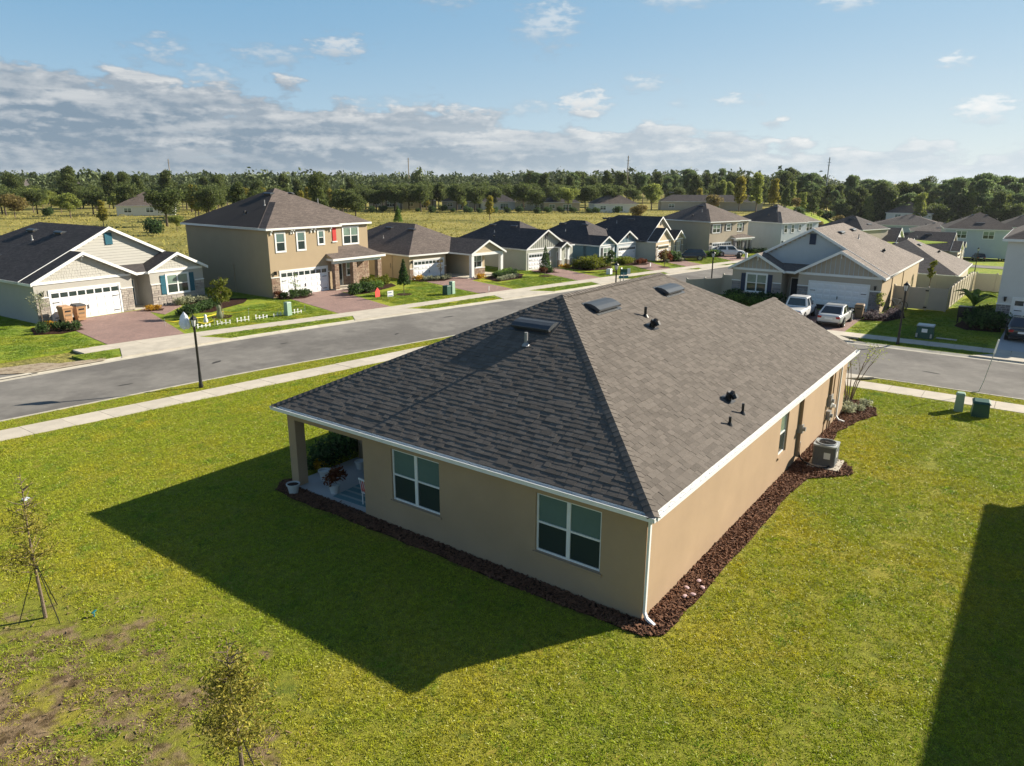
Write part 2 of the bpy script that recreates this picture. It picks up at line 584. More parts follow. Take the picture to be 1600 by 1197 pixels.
def np_mesh(name, verts, faces, mats, fsize):
    """fast mesh of equal-sized faces"""
    me = bpy.data.meshes.new(name)
    verts = np.asarray(verts, np.float32)
    faces = np.asarray(faces, np.int32)
    me.vertices.add(len(verts))
    me.vertices.foreach_set('co', verts.ravel())
    me.loops.add(faces.size)
    me.loops.foreach_set('vertex_index', faces.ravel())
    me.polygons.add(len(faces))
    me.polygons.foreach_set('loop_start', np.arange(len(faces), dtype=np.int32) * fsize)
    me.polygons.foreach_set('loop_total', np.full(len(faces), fsize, np.int32))
    me.polygons.foreach_set('use_smooth', np.zeros(len(faces), bool))
    for m in mats:
        me.materials.append(m)
    me.update(calc_edges=True)
    return me


def boxes_np(C, E, A):
    """many small boxes: centres C (n,3), half sizes E (n,3), frames A (n,3,3 rows = axes)"""
    sg = np.array([[-1, -1, -1], [1, -1, -1], [1, 1, -1], [-1, 1, -1], [-1, -1, 1], [1, -1, 1], [1, 1, 1], [-1, 1, 1]], float)
    V = C[:, None, :] + np.einsum('ks,ns,nsd->nkd', sg, E, A)
    F = np.array([[3, 2, 1, 0], [4, 5, 6, 7], [0, 1, 5, 4], [1, 2, 6, 5], [2, 3, 7, 6], [3, 0, 4, 7]])
    FF = (np.arange(len(C)) * 8)[:, None, None] + F[None]
    return V.reshape(-1, 3), FF.reshape(-1, 4)


def rot_frames(n, tilt=0.4):
    """random frames, mostly flat"""
    a = RNG.uniform(0, 2 * np.pi, n)
    t = RNG.normal(0, tilt, n)
    x = np.stack([np.cos(a) * np.cos(t), np.sin(a) * np.cos(t), np.sin(t)], 1)
    up = np.tile([0, 0, 1.0], (n, 1)) + RNG.normal(0, tilt, (n, 3))
    y = np.cross(up, x)
    y /= np.linalg.norm(y, axis=1)[:, None]
    z = np.cross(x, y)
    return np.stack([x, y, z], 1)


def inside(P, poly):
    P = np.asarray(P, float)
    poly = np.asarray(poly, float)
    r = np.zeros(len(P), bool)
    j = len(poly) - 1
    for i in range(len(poly)):
        xi, yi = poly[i]
        xj, yj = poly[j]
        c = ((yi > P[:, 1]) != (yj > P[:, 1])) & (P[:, 0] < (xj - xi) * (P[:, 1] - yi) / (yj - yi + 1e-12) + xi)
        r ^= c
        j = i
    return r


def sheet(name, poly, z, m, parent=None, depth=0.0, **tags):
    """flat polygon (ear-clipped), optionally with a skirt going down"""
    bm = bmesh.new()
    vs = [bm.verts.new((p[0], p[1], z)) for p in poly]
    f = bm.faces.new(vs)
    if f.normal.z < 0 or f.calc_center_median() is None:
        f.normal_update()
    f.normal_update()
    if f.normal.z < 0:
        f.normal_flip()
    if depth:
        lo = [bm.verts.new((p[0], p[1], z - depth)) for p in poly]
        n = len(vs)
        for i in range(n):
            bm.faces.new((vs[i], vs[(i + 1) % n], lo[(i + 1) % n], lo[i]))
    bmesh.ops.triangulate(bm, faces=[f])
    bmesh.ops.recalc_face_normals(bm, faces=bm.faces)
    uv = bm.loops.layers.uv.new('UVMap')
    for ff in bm.faces:
        for l in ff.loops:
            l[uv].uv = (l.vert.co.x, l.vert.co.y)
    me = bpy.data.meshes.new(name)
    bm.to_mesh(me)
    bm.free()
    if tags.pop('flipz', False):
        pass
    me.materials.append(m)
    o = bpy.data.objects.new(name, me)
    COL.objects.link(o)
    if parent is not None:
        o.parent = parent
    return tag(o, **tags)


# ------------------------------------------------------------------ house builder
# local frame of a house: u to the right seen from its front, v backwards into it, z up
class House:
    def __init__(s, name, label, category, loc, deg, scale=1.0, wall='stucco_tan', roof='shingle_dark', trim='white', group=None):
        s.root = thing(name, label, category, (loc[0], loc[1], loc[2] if len(loc) > 2 else 0), R(deg), group, scale)
        s.wallm, s.roofm, s.trimm = M[wall], M[roof], M[trim]
        s.roof, s.fascia, s.rake, s.wall, s.panes = MB(), MB(), MB(), MB(), []
        s.siding = MB()

    def walls(s, u0, u1, v0, v1, z1, z0=0.0):
        s.wall.box(u0, v0, z0 - .1, u1, v1, z1)

    def _slope(s, pts, eave_a, eave_b, flip=False):
        """top polygon of a roof slope, UVs in metres along and up the slope"""
        a, b = Vector(eave_a), Vector(eave_b)
        e = (b - a).normalized()
        n = None
        P = [Vector(p) for p in pts]
        n = (P[1] - P[0]).cross(P[2] - P[0]).normalized()
        if n.z < 0:
            P.reverse()
            n = -n
        up = n.cross(e)
        if up.z < 0:
            up = -up
        s.roof.poly(P, [((p - a).dot(e), (p - a).dot(up)) for p in P])

    def prism(s, u0, u1, v0, v1, ze, sl, front='gable', back='hip', ov=.3, axis='v', oh=.35, drop=0.0, fascia=(1, 1, 1, 1), sl_end=None):
        """roof with its ridge along `axis`; extents are the walls', eaves overhang by ov. ze = roof edge height"""
        T = (lambda p: p) if axis == 'v' else (lambda p: (p[1], p[0], p[2]))
        if axis == 'u':
            u0, u1, v0, v1 = v0, v1, u0, u1
        a, b = u0 - ov, u1 + ov
        m = (a + b) / 2
        h = b - m
        zr = ze + sl * h - drop
        zl = ze - drop
        run = h * sl / (sl_end or sl)
        vf = v0 - ov if front == 'hip' else v0 + .02
        vb = v1 + ov if back == 'hip' else v1 - .02
        rf = vf + run if front == 'hip' else vf
        rb = vb - run if back == 'hip' else vb
        if rb < rf:
            rf = rb = (rf + rb) / 2
        L = [(a, vf, zl), (m, rf, zr), (m, rb, zr), (a, vb, zl)]
        Rr = [(b, vf, zl), (m, rf, zr), (m, rb, zr), (b, vb, zl)]
        s._slope([T(p) for p in L], T(L[0]), T(L[3]))
        s._slope([T(p) for p in Rr], T(Rr[0]), T(Rr[3]))
        if front == 'hip':
            s._slope([T((a, vf, zl)), T((b, vf, zl)), T((m, rf, zr))], T((a, vf, zl)), T((b, vf, zl)))
        if back == 'hip':
            s._slope([T((a, vb, zl)), T((b, vb, zl)), T((m, rb, zr))], T((a, vb, zl)), T((b, vb, zl)))
        # soffit and fascia
        t = .17
        q = [T(p) for p in ((a, vf, zl - t), (b, vf, zl - t), (b, vb, zl - t), (a, vb, zl - t))]
        s.fascia.poly(q)

        def strip(p, q2, out):
            p, q2, out = Vector(T(p)), Vector(T(q2)), Vector(T(out))
            s.fascia.hexa([p, q2, q2 + out, p + out, p + Vector((0, 0, t)), q2 + Vector((0, 0, t)), q2 + out + Vector((0, 0, t)), p + out + Vector((0, 0, t))])
        f0 = vf - (oh if front == 'gable' else 0)
        f1 = vb + (oh if back == 'gable' else 0)
        zb = zl - t - .004
        if fascia[0]:
            strip((a, f0, zb), (a, f1, zb), (-.035, 0, 0))
        if fascia[1]:
            strip((b, f0, zb), (b, f1, zb), (.035, 0, 0))
        if front == 'hip' and fascia[2]:
            strip((a - .03, vf, zb), (b + .03, vf, zb), (0, -.035, 0))
        if back == 'hip' and fascia[3]:
            strip((a - .03, vb, zb), (b + .03, vb, zb), (0, .035, 0))
        # gable overhangs: two sloping slabs and white rake boards
        for kind, vw, sg in ((front, vf, -1), (back, vb, 1)):
            if kind != 'gable':
                # end wall of the attic is closed by the hip
                continue
            ve = vw + sg * oh
            for (x0, x1) in ((a, m), (b, m)):
                lo0, hi0 = (x0, vw, zl), (x1, vw, zr)
                lo1, hi1 = (x0, ve, zl), (x1, ve, zr)
                s._slope([T(lo0), T(hi0), T(hi1), T(lo1)], T(lo0), T(lo1))
                d = .15
                s.fascia.poly([T((x0, vw, zl - d)), T((x1, vw, zr - d)), T((x1, ve, zr - d)), T((x0, ve, zl - d))])
                y0, y1 = sorted((ve, ve + sg * .04))
                k = .03
                bt = [(x0, y0, zl - .2), (x1, y0, zr - .2), (x1, y1, zr - .2), (x0, y1, zl - .2), (x0, y0, zl + k), (x1, y0, zr + k), (x1, y1, zr + k), (x0, y1, zl + k)]
                s.rake.hexa([T(p) for p in bt])
            # gable triangle behind
            s.wall.poly([T((a, vw, zl - t)), T((b, vw, zl - t)), T((b, vw, zl)), T((m, vw, zr)), T((a, vw, zl))])
        return m, zr, rf, rb

    def lap(s, u0, u1, z0, m, zr, sl, v, pitch=.2, style='lap'):
        """siding on a gable triangle below its two roof slopes: lapped boards, shakes or battens (real relief)"""
        z = z0
        half = lambda zz: (zr - .17 - zz) / sl
        lo = lambda zz: max(u0, m - half(zz))
        hi = lambda zz: min(u1, m + half(zz))
        if style == 'lap':
            while z + pitch < zr - .25:
                a, b = lo(z + pitch), hi(z + pitch)
                s.siding.poly([(a, v - .035, z), (b, v - .035, z), (b, v - .008, z + pitch), (a, v - .008, z + pitch)])
                s.siding.poly([(a, v, z), (b, v, z), (b, v - .035, z), (a, v - .035, z)])
                z += pitch
        elif style == 'shake':
            while z + pitch < zr - .22:
                a, b = lo(z + pitch), hi(z + pitch)
                x = a
                while x < b - .05:
                    wd = random.uniform(.14, .3)
                    x2 = min(x + wd, b)
                    q = random.uniform(0, .012)
                    s.siding.hexa([(x, v - .03 - q, z), (x2 - .012, v - .03 - q, z), (x2 - .012, v, z), (x, v, z), (x, v - .012 - q, z + pitch), (x2 - .012, v - .012 - q, z + pitch), (x2 - .012, v, z + pitch), (x, v, z + pitch)])
                    x = x2
                z += pitch
        else:
            x = u0 + .3
            while x < u1 - .2:
                t = zr - .19 - abs(x - m) * sl
                if t > z0 + .06:
                    b = MB()
                    b.box(x - .025, v - .03, z0, x + .025, v, t)
                    b.build('batten', getattr(s, 'sidm', s.wallm), s.root)
                x += .4

    def stone(s, u0, u1, z0, z1, v, m, depth=.07, du=None, cap=True, name='stone_veneer', run=(.16, .5), course=(.10, .22)):
        """irregular ledge stones with recessed joints, on a front wall at v (or a side wall at u if du)"""
        bk = MB()
        b = MB()
        z = z0
        while z < z1 - .05:
            h = min(random.uniform(*course), z1 - z)
            x = u0
            while x < u1 - .02:
                wd = random.uniform(*run)
                x2 = min(x + wd, u1)
                if u1 - x2 < .1:
                    x2 = u1
                d = depth * random.uniform(.55, 1.1)
                g = .012
                if du is None:
                    b.box(x + g, v - d, z + g, x2 - g, v + .01, z + h - g)
                else:
                    sx = (du - d, du + .01) if depth > 0 else (du - .01, du - d)
                    b.box(min(sx), x + g, z + g, max(sx), x2 - g, z + h - g)
                x = x2
            z += h
        o = b.build(name, m, s.root, kind='stuff')
        if cap:
            c = MB()
            if du is None:
                c.box(u0 - .03, v - depth - .03, z1, u1 + .03, v + .01, z1 + .07)
            else:
                c.box(min(du, du - depth) - .03, u0, z1, max(du, du - depth) + .03, u1, z1 + .07)
            c.build('stone_cap', M['white'], s.root)
        return o

    def window(s, u0, z0, u1, z1, v, cols=2, rows=2, upper='glass_green', lower='glass_dark', trimw=.1, muntin=None, shutters=None, sill=True, side=None, name='window'):
        """frame proud of the wall, real panes set back in it. side: 'L' or 'R' puts it on a side wall (u0,u1 run along v)"""
        f = MB()
        if side:
            sg = -1 if side == 'L' else 1
            TT = lambda x0, y0, zz0, x1, y1, zz1: (v + sg * -y0 if False else v - sg * y1, x0, zz0, v - sg * y0, x1, zz1)

            def bx(mb, x0, d0, a0, x1, d1, a1):
                # d measured outwards from the wall as negative numbers
                p, q = sorted((v - sg * d0, v - sg * d1))
                mb.box(p, x0, a0, q, x1, a1)
        else:
            def bx(mb, x0, d0, a0, x1, d1, a1):
                mb.box(x0, v + d0, a0, x1, v + d1, a1)
        if trimw:
            for (x0, a0, x1, a1) in ((u0 - trimw, z1, u1 + trimw, z1 + trimw), (u0 - trimw, z0 - trimw, u1 + trimw, z0), (u0 - trimw, z0, u0, z1), (u1, z0, u1 + trimw, z1)):
                bx(f, x0, -.05, a0, x1, .005, a1)
        fw = .055
        bx(f, u0, -.035, z0, u0 + fw, .004, z1)
        bx(f, u1 - fw, -.035, z0, u1, .004, z1)
        bx(f, u0 + fw, -.035, z0, u1 - fw, .004, z0 + fw)
        bx(f, u0 + fw, -.035, z1 - fw, u1 - fw, .004, z1)
        cw = (u1 - u0) / cols
        for i in range(1, cols):
            x = u0 + i * cw
            bx(f, x - .055, -.04, z0 + fw, x + .055, .003, z1 - fw)
        zh = (z1 - z0) / rows
        for i in range(1, rows):
            bx(f, u0 + fw, -.032, z0 + i * zh - .025, u1 - fw, .002, z0 + i * zh + .025)
        wo = f.build(name, s.trimm, s.root)
        for i in range(cols):
            for j in range(rows):
                p = MB()
                a, b = u0 + i * cw + .05, u0 + (i + 1) * cw - .05
                c, d = z0 + j * zh + .03, z0 + (j + 1) * zh - .03
                bx(p, a, -.012, c, b, .003, d)
                p.build('pane', M[upper if j else lower], wo)
        if sill and trimw:
            pass
        if shutters:
            wsh = .42 if (u1 - u0) > 1.3 else .34
            for x in (u0 - trimw - wsh - .02, u1 + trimw + .02):
                b = MB()
                bx(b, x, -.05, z0 - .02, x + wsh, .004, z1 + .02)
                for zz in (z0 + .02, (z0 + z1) / 2 - .05, z1 - .14):
                    bx(b, x + .01, -.07, zz, x + wsh - .01, -.045, zz + .1)
                b.build('shutter', M[shutters], s.root)
        return wo

    def garage(s, u0, u1, z1, v, rows=4, cols=8, lights=True, raise_=0.0, hinges=True, handle=True, mname='door_white'):
        """sectional door: pressed panels, a row of lights, strap hinges and a handle"""
        tr = MB()
        tr.box(u0 - .14, v - .05, 0, u0 - .005, v + .01, z1 + .15)
        tr.box(u1 + .005, v - .05, 0, u1 + .14, v + .01, z1 + .15)
        tr.box(u0 - .005, v - .05, z1 + .005, u1 + .005, v + .01, z1 + .15)
        tr.build('garage_trim', s.trimm, s.root)
        d = MB()
        d.box(u0, v - .015, raise_, u1, v + .012, z1)
        if raise_:
            k = MB()
            k.box(u0, v - .006, .0, u1, v + .012, raise_ - .005)
            k.build('garage_gap_shade', M['black'], s.root)  # black strip stands in for the dark gap under the raised door
        door = d.build('garage_door', M[mname], s.root)
        cw = (u1 - u0) / cols
        rh = (z1 - raise_) / rows
        pm = MB()
        pm.hexa([(-cw * .41, 0, -rh * .36), (cw * .41, 0, -rh * .36), (cw * .41, .01, -rh * .36), (-cw * .41, .01, -rh * .36),
                 (-cw * .36, -.022, -rh * .28), (cw * .36, -.022, -rh * .28), (cw * .36, 0, -rh * .28), (-cw * .36, 0, -rh * .28)])
        b = MB()
        x, y, k = cw * .41, rh * .36, .06
        outer = [(-x, 0, -y), (x, 0, -y), (x, 0, y), (-x, 0, y)]
        inner = [(-x + k, -.022, -y + k), (x - k, -.022, -y + k), (x - k, -.022, y - k), (-x + k, -.022, y - k)]
        for i in range(4):
            j = (i + 1) % 4
            b.poly([outer[i], outer[j], inner[j], inner[i]])
        b.poly(inner)
        me = b.mesh('panel', M[mname])
        g = MB()
        g.box(-x, -.012, -y * .85, x, .004, y * .85)
        gm = g.mesh('pane', M['glass_dark'])
        gf = MB()
        for i in range(cols):
            for j in range(rows):
                cx, cz = u0 + (i + .5) * cw, raise_ + (j + .5) * rh
                if j == rows - 1 and lights:
                    link_mesh('pane', gm, door, (cx, v - .018, cz))
                else:
                    link_mesh('panel', me, door, (cx, v - .017, cz))
        sm = MB()
        for j in range(1, rows):
            sm.box(u0 + .01, v - .0175, raise_ + j * rh - .006, u1 - .01, v - .012, raise_ + j * rh + .006)
        if hinges:
            for x0 in (u0 + .08, u1 - .53):
                for zz in (raise_ + rh * .5, raise_ + rh * 2.55):
                    hb = MB()
                    hb.box(x0, v - .06, zz - .025, x0 + .45, v - .036, zz + .025)
                    hb.build('strap_hinge', M['black'], door)
        if handle:
            hb = MB()
            hb.box((u0 + u1) / 2 - .03, v - .07, raise_ + rh * 1.2, (u0 + u1) / 2 + .03, v - .036, raise_ + rh * 1.75)
            hb.build('handle', M['black'], door)
        return door

    def door(s, u0, u1, z1, v, m, side=None):
        f = MB()
        f.box(u0 - .08, v - .04, 0, u0 - .002, v + .01, z1 + .08)
        f.box(u1 + .002, v - .04, 0, u1 + .08, v + .01, z1 + .08)
        f.box(u0 - .002, v - .04, z1 + .002, u1 + .002, v + .01, z1 + .08)
        f.build('door_frame', s.trimm, s.root)
        d = MB()
        d.box(u0, v - .02, .02, u1, v + .01, z1)
        o = d.build('front_door', M[m], s.root)
        for (a, b) in ((.15, .85), (1.0, 1.9)):
            p = MB()
            p.box(u0 + .12, v - .032, a, u1 - .12, v - .018, min(b, z1 - .12))
            p.build('door_panel', M[m], o)
        h = MB()
        h.box(u1 - .1, v - .08, .95, u1 - .05, v - .02, 1.1)
        h.build('handle', M['black'], o)

    def sconce(s, u, z, v):
        b = MB()
        b.box(u - .07, v - .03, z - .12, u + .07, v + .005, z + .16)
        b.box(u - .09, v - .24, z + .13, u + .09, v - .025, z + .18)
        b.lathe([(.02, -.16), (.075, -.1), (.085, .1), (.0, .13)], (u, v - .14, z), 8)
        b.build('wall_lantern', M['black'], s.root)

    def vent(s, u, v, z, sl, face, ln=1.2, wd=.45):
        """slant-back roof vent lying on a slope. face: 'L','R' (slopes falling along u), 'F','B' (along v)"""
        e, d = {'L': ((0, 1, 0), (-1, 0, -sl)), 'R': ((0, 1, 0), (1, 0, -sl)), 'F': ((1, 0, 0), (0, -1, -sl)), 'B': ((1, 0, 0), (0, 1, -sl))}[face]
        e, d = Vector(e), Vector(d).normalized()
        n = e.cross(d)
        if n.z < 0:
            n = -n
        vent_mesh(s.root, Vector((u, v, z)), e, d, n, ln, wd)

    def pipe(s, u, v, z, h=.35, r=.05, m='lead'):
        b = MB()
        b.tube((u, v, z - .1), (u, v, z + h), r, r, 8)
        b.lathe([(r * 2.3, .0), (r * 1.2, .12)], (u, v, z - .03), 8)
        b.build('vent_pipe', M[m], s.root)

    def finish(s):
        s.wall.build('wall', s.wallm, s.root)
        s.roof_o = s.roof.build('roof', s.roofm, s.root)
        if s.fascia.v:
            s.fascia.build('fascia', s.trimm, s.root)
        if s.rake.v:
            s.rake.build('rake_board', s.trimm, s.root)
        if s.siding.v:
            s.siding.build('gable_siding', getattr(s, 'sidm', s.wallm), s.root, kind='stuff')
        return s.root


def vent_mesh(parent, c, e, d, n, ln, wd, name='roof_vent', plate=True):
    """curved hood, open along its lower edge"""
    b = MB()
    prof = [(-wd * .5, .02), (-wd * .35, .09), (-wd * .1, .155), (wd * .2, .18), (wd * .5, .165)]
    h = ln / 2
    for i in range(len(prof) - 1):
        (a, za), (q, zq) = prof[i], prof[i + 1]
        b.poly([c - e * h + d * a + n * za, c + e * h + d * a + n * za, c + e * h + d * q + n * zq, c - e * h + d * q + n * zq])
        b.poly([c - e * h + d * a + n * (za - .02), c - e * h + d * q + n * (zq - .02), c + e * h + d * q + n * (zq - .02), c + e * h + d * a + n * (za - .02)])
    q, zq = prof[-1]
    b.obox(c + d * q + n * (zq - .035), e * h, d * .012, n * .04)
    for sg in (-1, 1):
        p = [c + e * (sg * h) + d * a + n * za for a, za in prof] + [c + e * (sg * h) + d * prof[-1][0] + n * .075, c + e * (sg * h) + d * prof[0][0] - n * .01]
        b.poly(p if sg > 0 else list(reversed(p)))
    if plate:
        b.obox(c + n * .012 + d * .02, e * (h + .08), d * (wd * .6), n * .008)
    o = b.build(name, M['dark_vent'], parent)
    s = MB()
    s.obox(c + d * (wd * .36) + n * .05, e * (h * .97), d * .01, n * .045)
    s.build('vent_slot', M['wood_slot'], o)
    return o


def type_a(name, label, loc, deg, scale, wall, roof, mirror=False, siding='wall', stone='stone_white', shutter='shutter_teal', door='door_teal', depth=20.0, W=13.35,
           detail=True, lit_side_wall=None, garage_raise=0.0, category='house', gable2='shake', lights=True, group=None, cols=8):
    """one-storey house: gabled garage to the left of the entry, gabled bedroom to the right, tall gable between and behind"""
    H = House(name, label, category, loc, deg, scale, wall, roof, group=group)
    ze, sl = 2.93, .5
    X = (lambda u: W - u) if mirror else (lambda u: u)

    def span(a, b):
        return (X(b), X(a)) if mirror else (X(a), X(b))
    g0, g1 = span(0, 7.1)
    b0, b1 = span(8.6, W)
    e0, e1 = span(7.1, 8.6)
    H.walls(g0, g1, 0, 3.2, ze - .16)
    H.walls(b0, b1, 0, 3.2, ze - .16)
    H.walls(0, W, 3.2, depth, ze - .16)
    H.walls(min(e0, e1), max(e0, e1), 1.9, 3.19, ze - .17)
    um, zr, rf, rb = H.prism(0, W, 1.75, depth, ze, sl, 'gable', 'hip')
    gm, gz, _, _ = H.prism(g0, g1, 0, 5.2, ze, sl, 'gable', 'none', oh=.38, drop=.018)
    bm_, bz, _, _ = H.prism(b0, b1, 0, 4.6, ze, sl, 'gable', 'none', oh=.38, drop=.018)
    # small roof over the entry, between the gables
    H._slope([(min(e0, e1) - .5, -.1, ze - .02), (max(e0, e1) + .5, -.1, ze - .02), (max(e0, e1) + .5, 1.8, ze + .45), (min(e0, e1) - .5, 1.8, ze + .45)], (e0, -.1, ze), (e1, -.1, ze))
    H.fascia.box(min(e0, e1) + .28, -.14, ze - .2, max(e0, e1) - .28, -.1, ze - .02)
    H.fascia.box(min(e0, e1) + .28, -.1, ze - .2, max(e0, e1) - .28, 1.9, ze - .17)
    # gable siding, white bands
    H.sidm = M[siding] if siding != 'wall' else H.wallm
    H.lap(g0, g1, ze + .0, gm, gz, sl, 0, .2, gable2)
    H.lap(b0, b1, ze + .0, bm_, bz, sl, 0, .2, gable2)
    H.lap(.3, W - .3, ze + .45, um, zr, sl, 1.75, .21, 'lap')
    H.fascia.box(g0 + .03, -.06, ze - .19, g1 - .03, .0, ze + .0)
    H.fascia.box(b0 + .03, -.06, ze - .19, b1 - .03, .0, ze + .0)
    # louvre in the tall gable, brackets in the small ones
    lv = MB()
    lv.box(um - .28, 1.66, zr - 1.35, um + .28, 1.76, zr - .45)
    lv.build('gable_louvre', M[shutter], H.root)
    for (cx, cz) in ((gm, gz), (bm_, bz)):
        k = MB()
        k.box(cx - .05, -.33, cz - .35, cx + .05, -.01, cz - .25)
        k.box(cx - .05, -.1, cz - .62, cx + .05, -.0, cz - .25)
        k.build('gable_bracket', H.trimm, H.root)
    # garage door 4.88 wide
    a, b = span(1.05, 6.0)
    H.garage(a, b, 2.15, 0, raise_=garage_raise, lights=lights, cols=cols)
    # stone
    st = M[stone]
    for (p, q) in ((.02, .88), (6.16, 7.08), (8.62, W - .02)):
        p2, q2 = span(p, q)
        if q - p > 2:
            w0, w1 = span(10.0, 11.9)
            # around the window
            H.stone(p2, q2, 0, .80, 0, st, cap=False)
            H.stone(p2, w0 - .62, .80, 1.78, 0, st)
            H.stone(w1 + .62, q2, .80, 1.78, 0, st)
        else:
            H.stone(p2, q2, 0, 1.78, 0, st)
    w0, w1 = span(10.0, 11.9)
    H.window(w0, .95, w1, 2.45, 0, shutters=shutter)
    d0, d1 = span(7.3, 8.25)
    H.door(d0, d1, 2.1, 1.9, door)
    # porch step
    ps = MB()
    ps.box(min(e0, e1) + .01, 0, 0, max(e0, e1) - .01, 1.89, .06)
    ps.build('porch_step', M['concrete'], H.root)
    H.sconce(X(.48), 2.05, 0)
    # vents on both long slopes
    zz = lambda u: ze + sl * ((W + .6) / 2 - abs(u - um))
    for (f, us) in (('L', um - 1.2), ('R', um + 1.2)):
        H.vent(us, 6.5, zz(us), sl, f)
        H.vent(us, 11.0, zz(us), sl, f)
        u2 = um + (-2.4 if f == 'L' else 2.4)
        H.pipe(u2, 8.6, zz(u2), .4)
        u3 = um + (-4.6 if f == 'L' else 4.6)
        goose(H.root, Vector((u3, 9.5, zz(u3))), Vector((-1 if f == 'L' else 1, 0, -sl)).normalized())
    return H


def goose(parent, c, d):
    """black gooseneck exhaust on a slope, mouth turned downhill (d)"""
    b = MB()
    pts = [c + Vector((0, 0, -.05)), c + Vector((0, 0, .13)), c + d * .06 + Vector((0, 0, .24)), c + d * .17 + Vector((0, 0, .26)), c + d * .25 + Vector((0, 0, .17))]
    b.path(pts, [.10, .10, .10, .105, .115], 8)
    e = Vector((0, 0, 1)).cross(d).normalized()
    b.obox(c + Vector((0, 0, .0)), e * .2, d * .2, Vector((0, 0, .012)))
    return b.build('gooseneck_vent', M['black'], parent)


def two_storey(name, label, loc, deg, scale, wall, roof, W=12.2, depth=13.0, ze=5.98, sl=.5, stone='stone_brown', wins=None, red=None, shutter=None, porch=(6.35, 12.2), group=None,
               lights=True, category='house', pier=True, brackets=True, split=7.5, sb=1.1, pv=-.7, detail=True):
    H = House(name, label, category, loc, deg, scale, wall, roof, group=group)
    H.walls(0, split, 0, depth, ze - .16)
    H.walls(split, W, sb, depth, ze - .16)
    um, zr, rf, rb = H.prism(0, W, sb, depth, ze, sl, 'hip', 'hip')
    H.prism(0, split, 0, depth * .5, ze, sl, 'hip', 'none', drop=.018)
    wins = wins or [(.77, 3.94, 1.67, 5.5, 1), (2.98, 3.94, 3.8, 5.5, 1), (5.3, 4.3, 5.92, 5.5, 1), (9.1, 4.0, 10.95, 5.55, 2)]
    for (a, b_, c, d, n) in wins:
        H.window(a, b_, c, d, 0 if a < split else sb, cols=n, shutters=shutter, upper='glass_blind' if n == 1 else 'glass_green')
    if red:
        p = MB()
        p.box(red[0], -.05, red[1], red[0] + .42, .004, red[1] + 1.2)
        p.build('shutter_panel', M['red'], H.root)
        q = MB()
        q.box(red[0] - .08, -.09, red[1] - .14, red[0] + .5, .004, red[1] - .03)
        q.box(red[0] - .08, -.09, red[1] + 1.23, red[0] + .5, .004, red[1] + 1.34)
        q.build('shutter_trim', H.trimm, H.root)
    if brackets:
        for x in (.3, 2.35, 2.6, 4.5, 4.9, 6.7):
            k = MB()
            k.box(x - .05, -.26, ze - .32, x + .05, .0, ze - .2)
            k.box(x - .05, -.1, ze - .6, x + .05, .0, ze - .3)
            k.build('eave_bracket', H.trimm, H.root)
    g0, g1 = 1.0, 6.0
    H.garage(g0, g1, 2.15, 0, lights=lights)
    st = M[stone]
    H.stone(.0, .84, 0, 1.72, 0, st)
    H.stone(6.16, 6.33, 0, 1.72, 0, st)
    H.sconce(.45, 2.1, 0)
    # porch: hip roof on stone piers, in front of the entry
    p0, p1 = porch
    zpe = 2.95
    a, b = p0 - .3, p1 + .3
    vf = pv - .3
    zt = zpe + (sb - vf) * .42
    H._slope([(a, vf, zpe), (b, vf, zpe), (b - 1.6, sb, zt), (a, sb, zt)], (a, vf, zpe), (b, vf, zpe))
    H._slope([(b, vf, zpe), (b, sb, zpe), (b - 1.6, sb, zt)], (b, vf, zpe), (b, sb, zpe))
    H.wall.poly([(a, vf + .02, zpe), (a, 0, zpe), (a, 0, zpe + (zt - zpe) * -vf / (sb - vf))])
    H.fascia.box(a - .03, vf - .04, zpe - .2, b + .03, vf, zpe - .004)
    H.fascia.box(a - .03, vf, zpe - .2, a, .0, zpe - .004)
    H.fascia.box(b, vf, zpe - .2, b + .03, sb, zpe - .004)
    H.fascia.box(a, vf, zpe - .2, b, sb, zpe - .17)
    bm_ = MB()
    bm_.box(p0, pv, zpe - .5, p1, pv + .35, zpe - .21)
    bm_.build('porch_beam', H.trimm, H.root)
    if pier:
        for x in (p0 + .02, p0 + 2.2, p1 - .5):
            c = MB()
            c.box(x + .06, pv + .02, 0, x + .44, pv + .4, zpe - .5)
            c.build('pier_core', M['mortar'], H.root)
            H.stone(x, x + .5, 0, zpe - .52, pv + .02, st, cap=False, name='pier_stone', run=(.18, .5))
            H.stone(pv + .0, pv + .42, 0, zpe - .52, 0, st, du=x + .06, cap=False, name='pier_stone', run=(.18, .42))
            H.stone(pv + .0, pv + .42, 0, zpe - .52, 0, st, du=x + .44, depth=-.07, cap=False, name='pier_stone', run=(.18, .42))
    fl = MB()
    fl.box(p0, pv - .1, 0, p1, sb - .005, .1)
    fl.build('porch_floor', M['concrete'], H.root)
    if stone:
        H.stone(p0 + 2.55, p1 - .05, .1, 2.4, sb, st, cap=False, depth=.05)
        H.window(p0 + 2.9, 1.0, p0 + 3.7, 2.3, sb - .06, cols=1, trimw=.08)
    H.door(split + .25, split + 1.2, 2.15, sb, 'door_dark')
    zz = lambda u: ze + sl * ((W + .6) / 2 - abs(u - um))
    for f, s in (('L', -1), ('R', 1)):
        u = um + s * 1.1
        H.vent(u, depth * .5, zz(u), sl, f)
        u = um + s * 3
        H.pipe(u, depth * .35, zz(u), .5)
        goose(H.root, Vector((um + s * 4.4, depth * .42, zz(um + 4.4))), Vector((s, 0, -sl)).normalized())
        cd = MB()
        x = 0 if s < 0 else W
        cd.box(x - .07, depth * .42, 0, x + .07, depth * .42 + .12, 2.6)
        cd.build('wall_conduit', H.wallm, H.root)
    return H


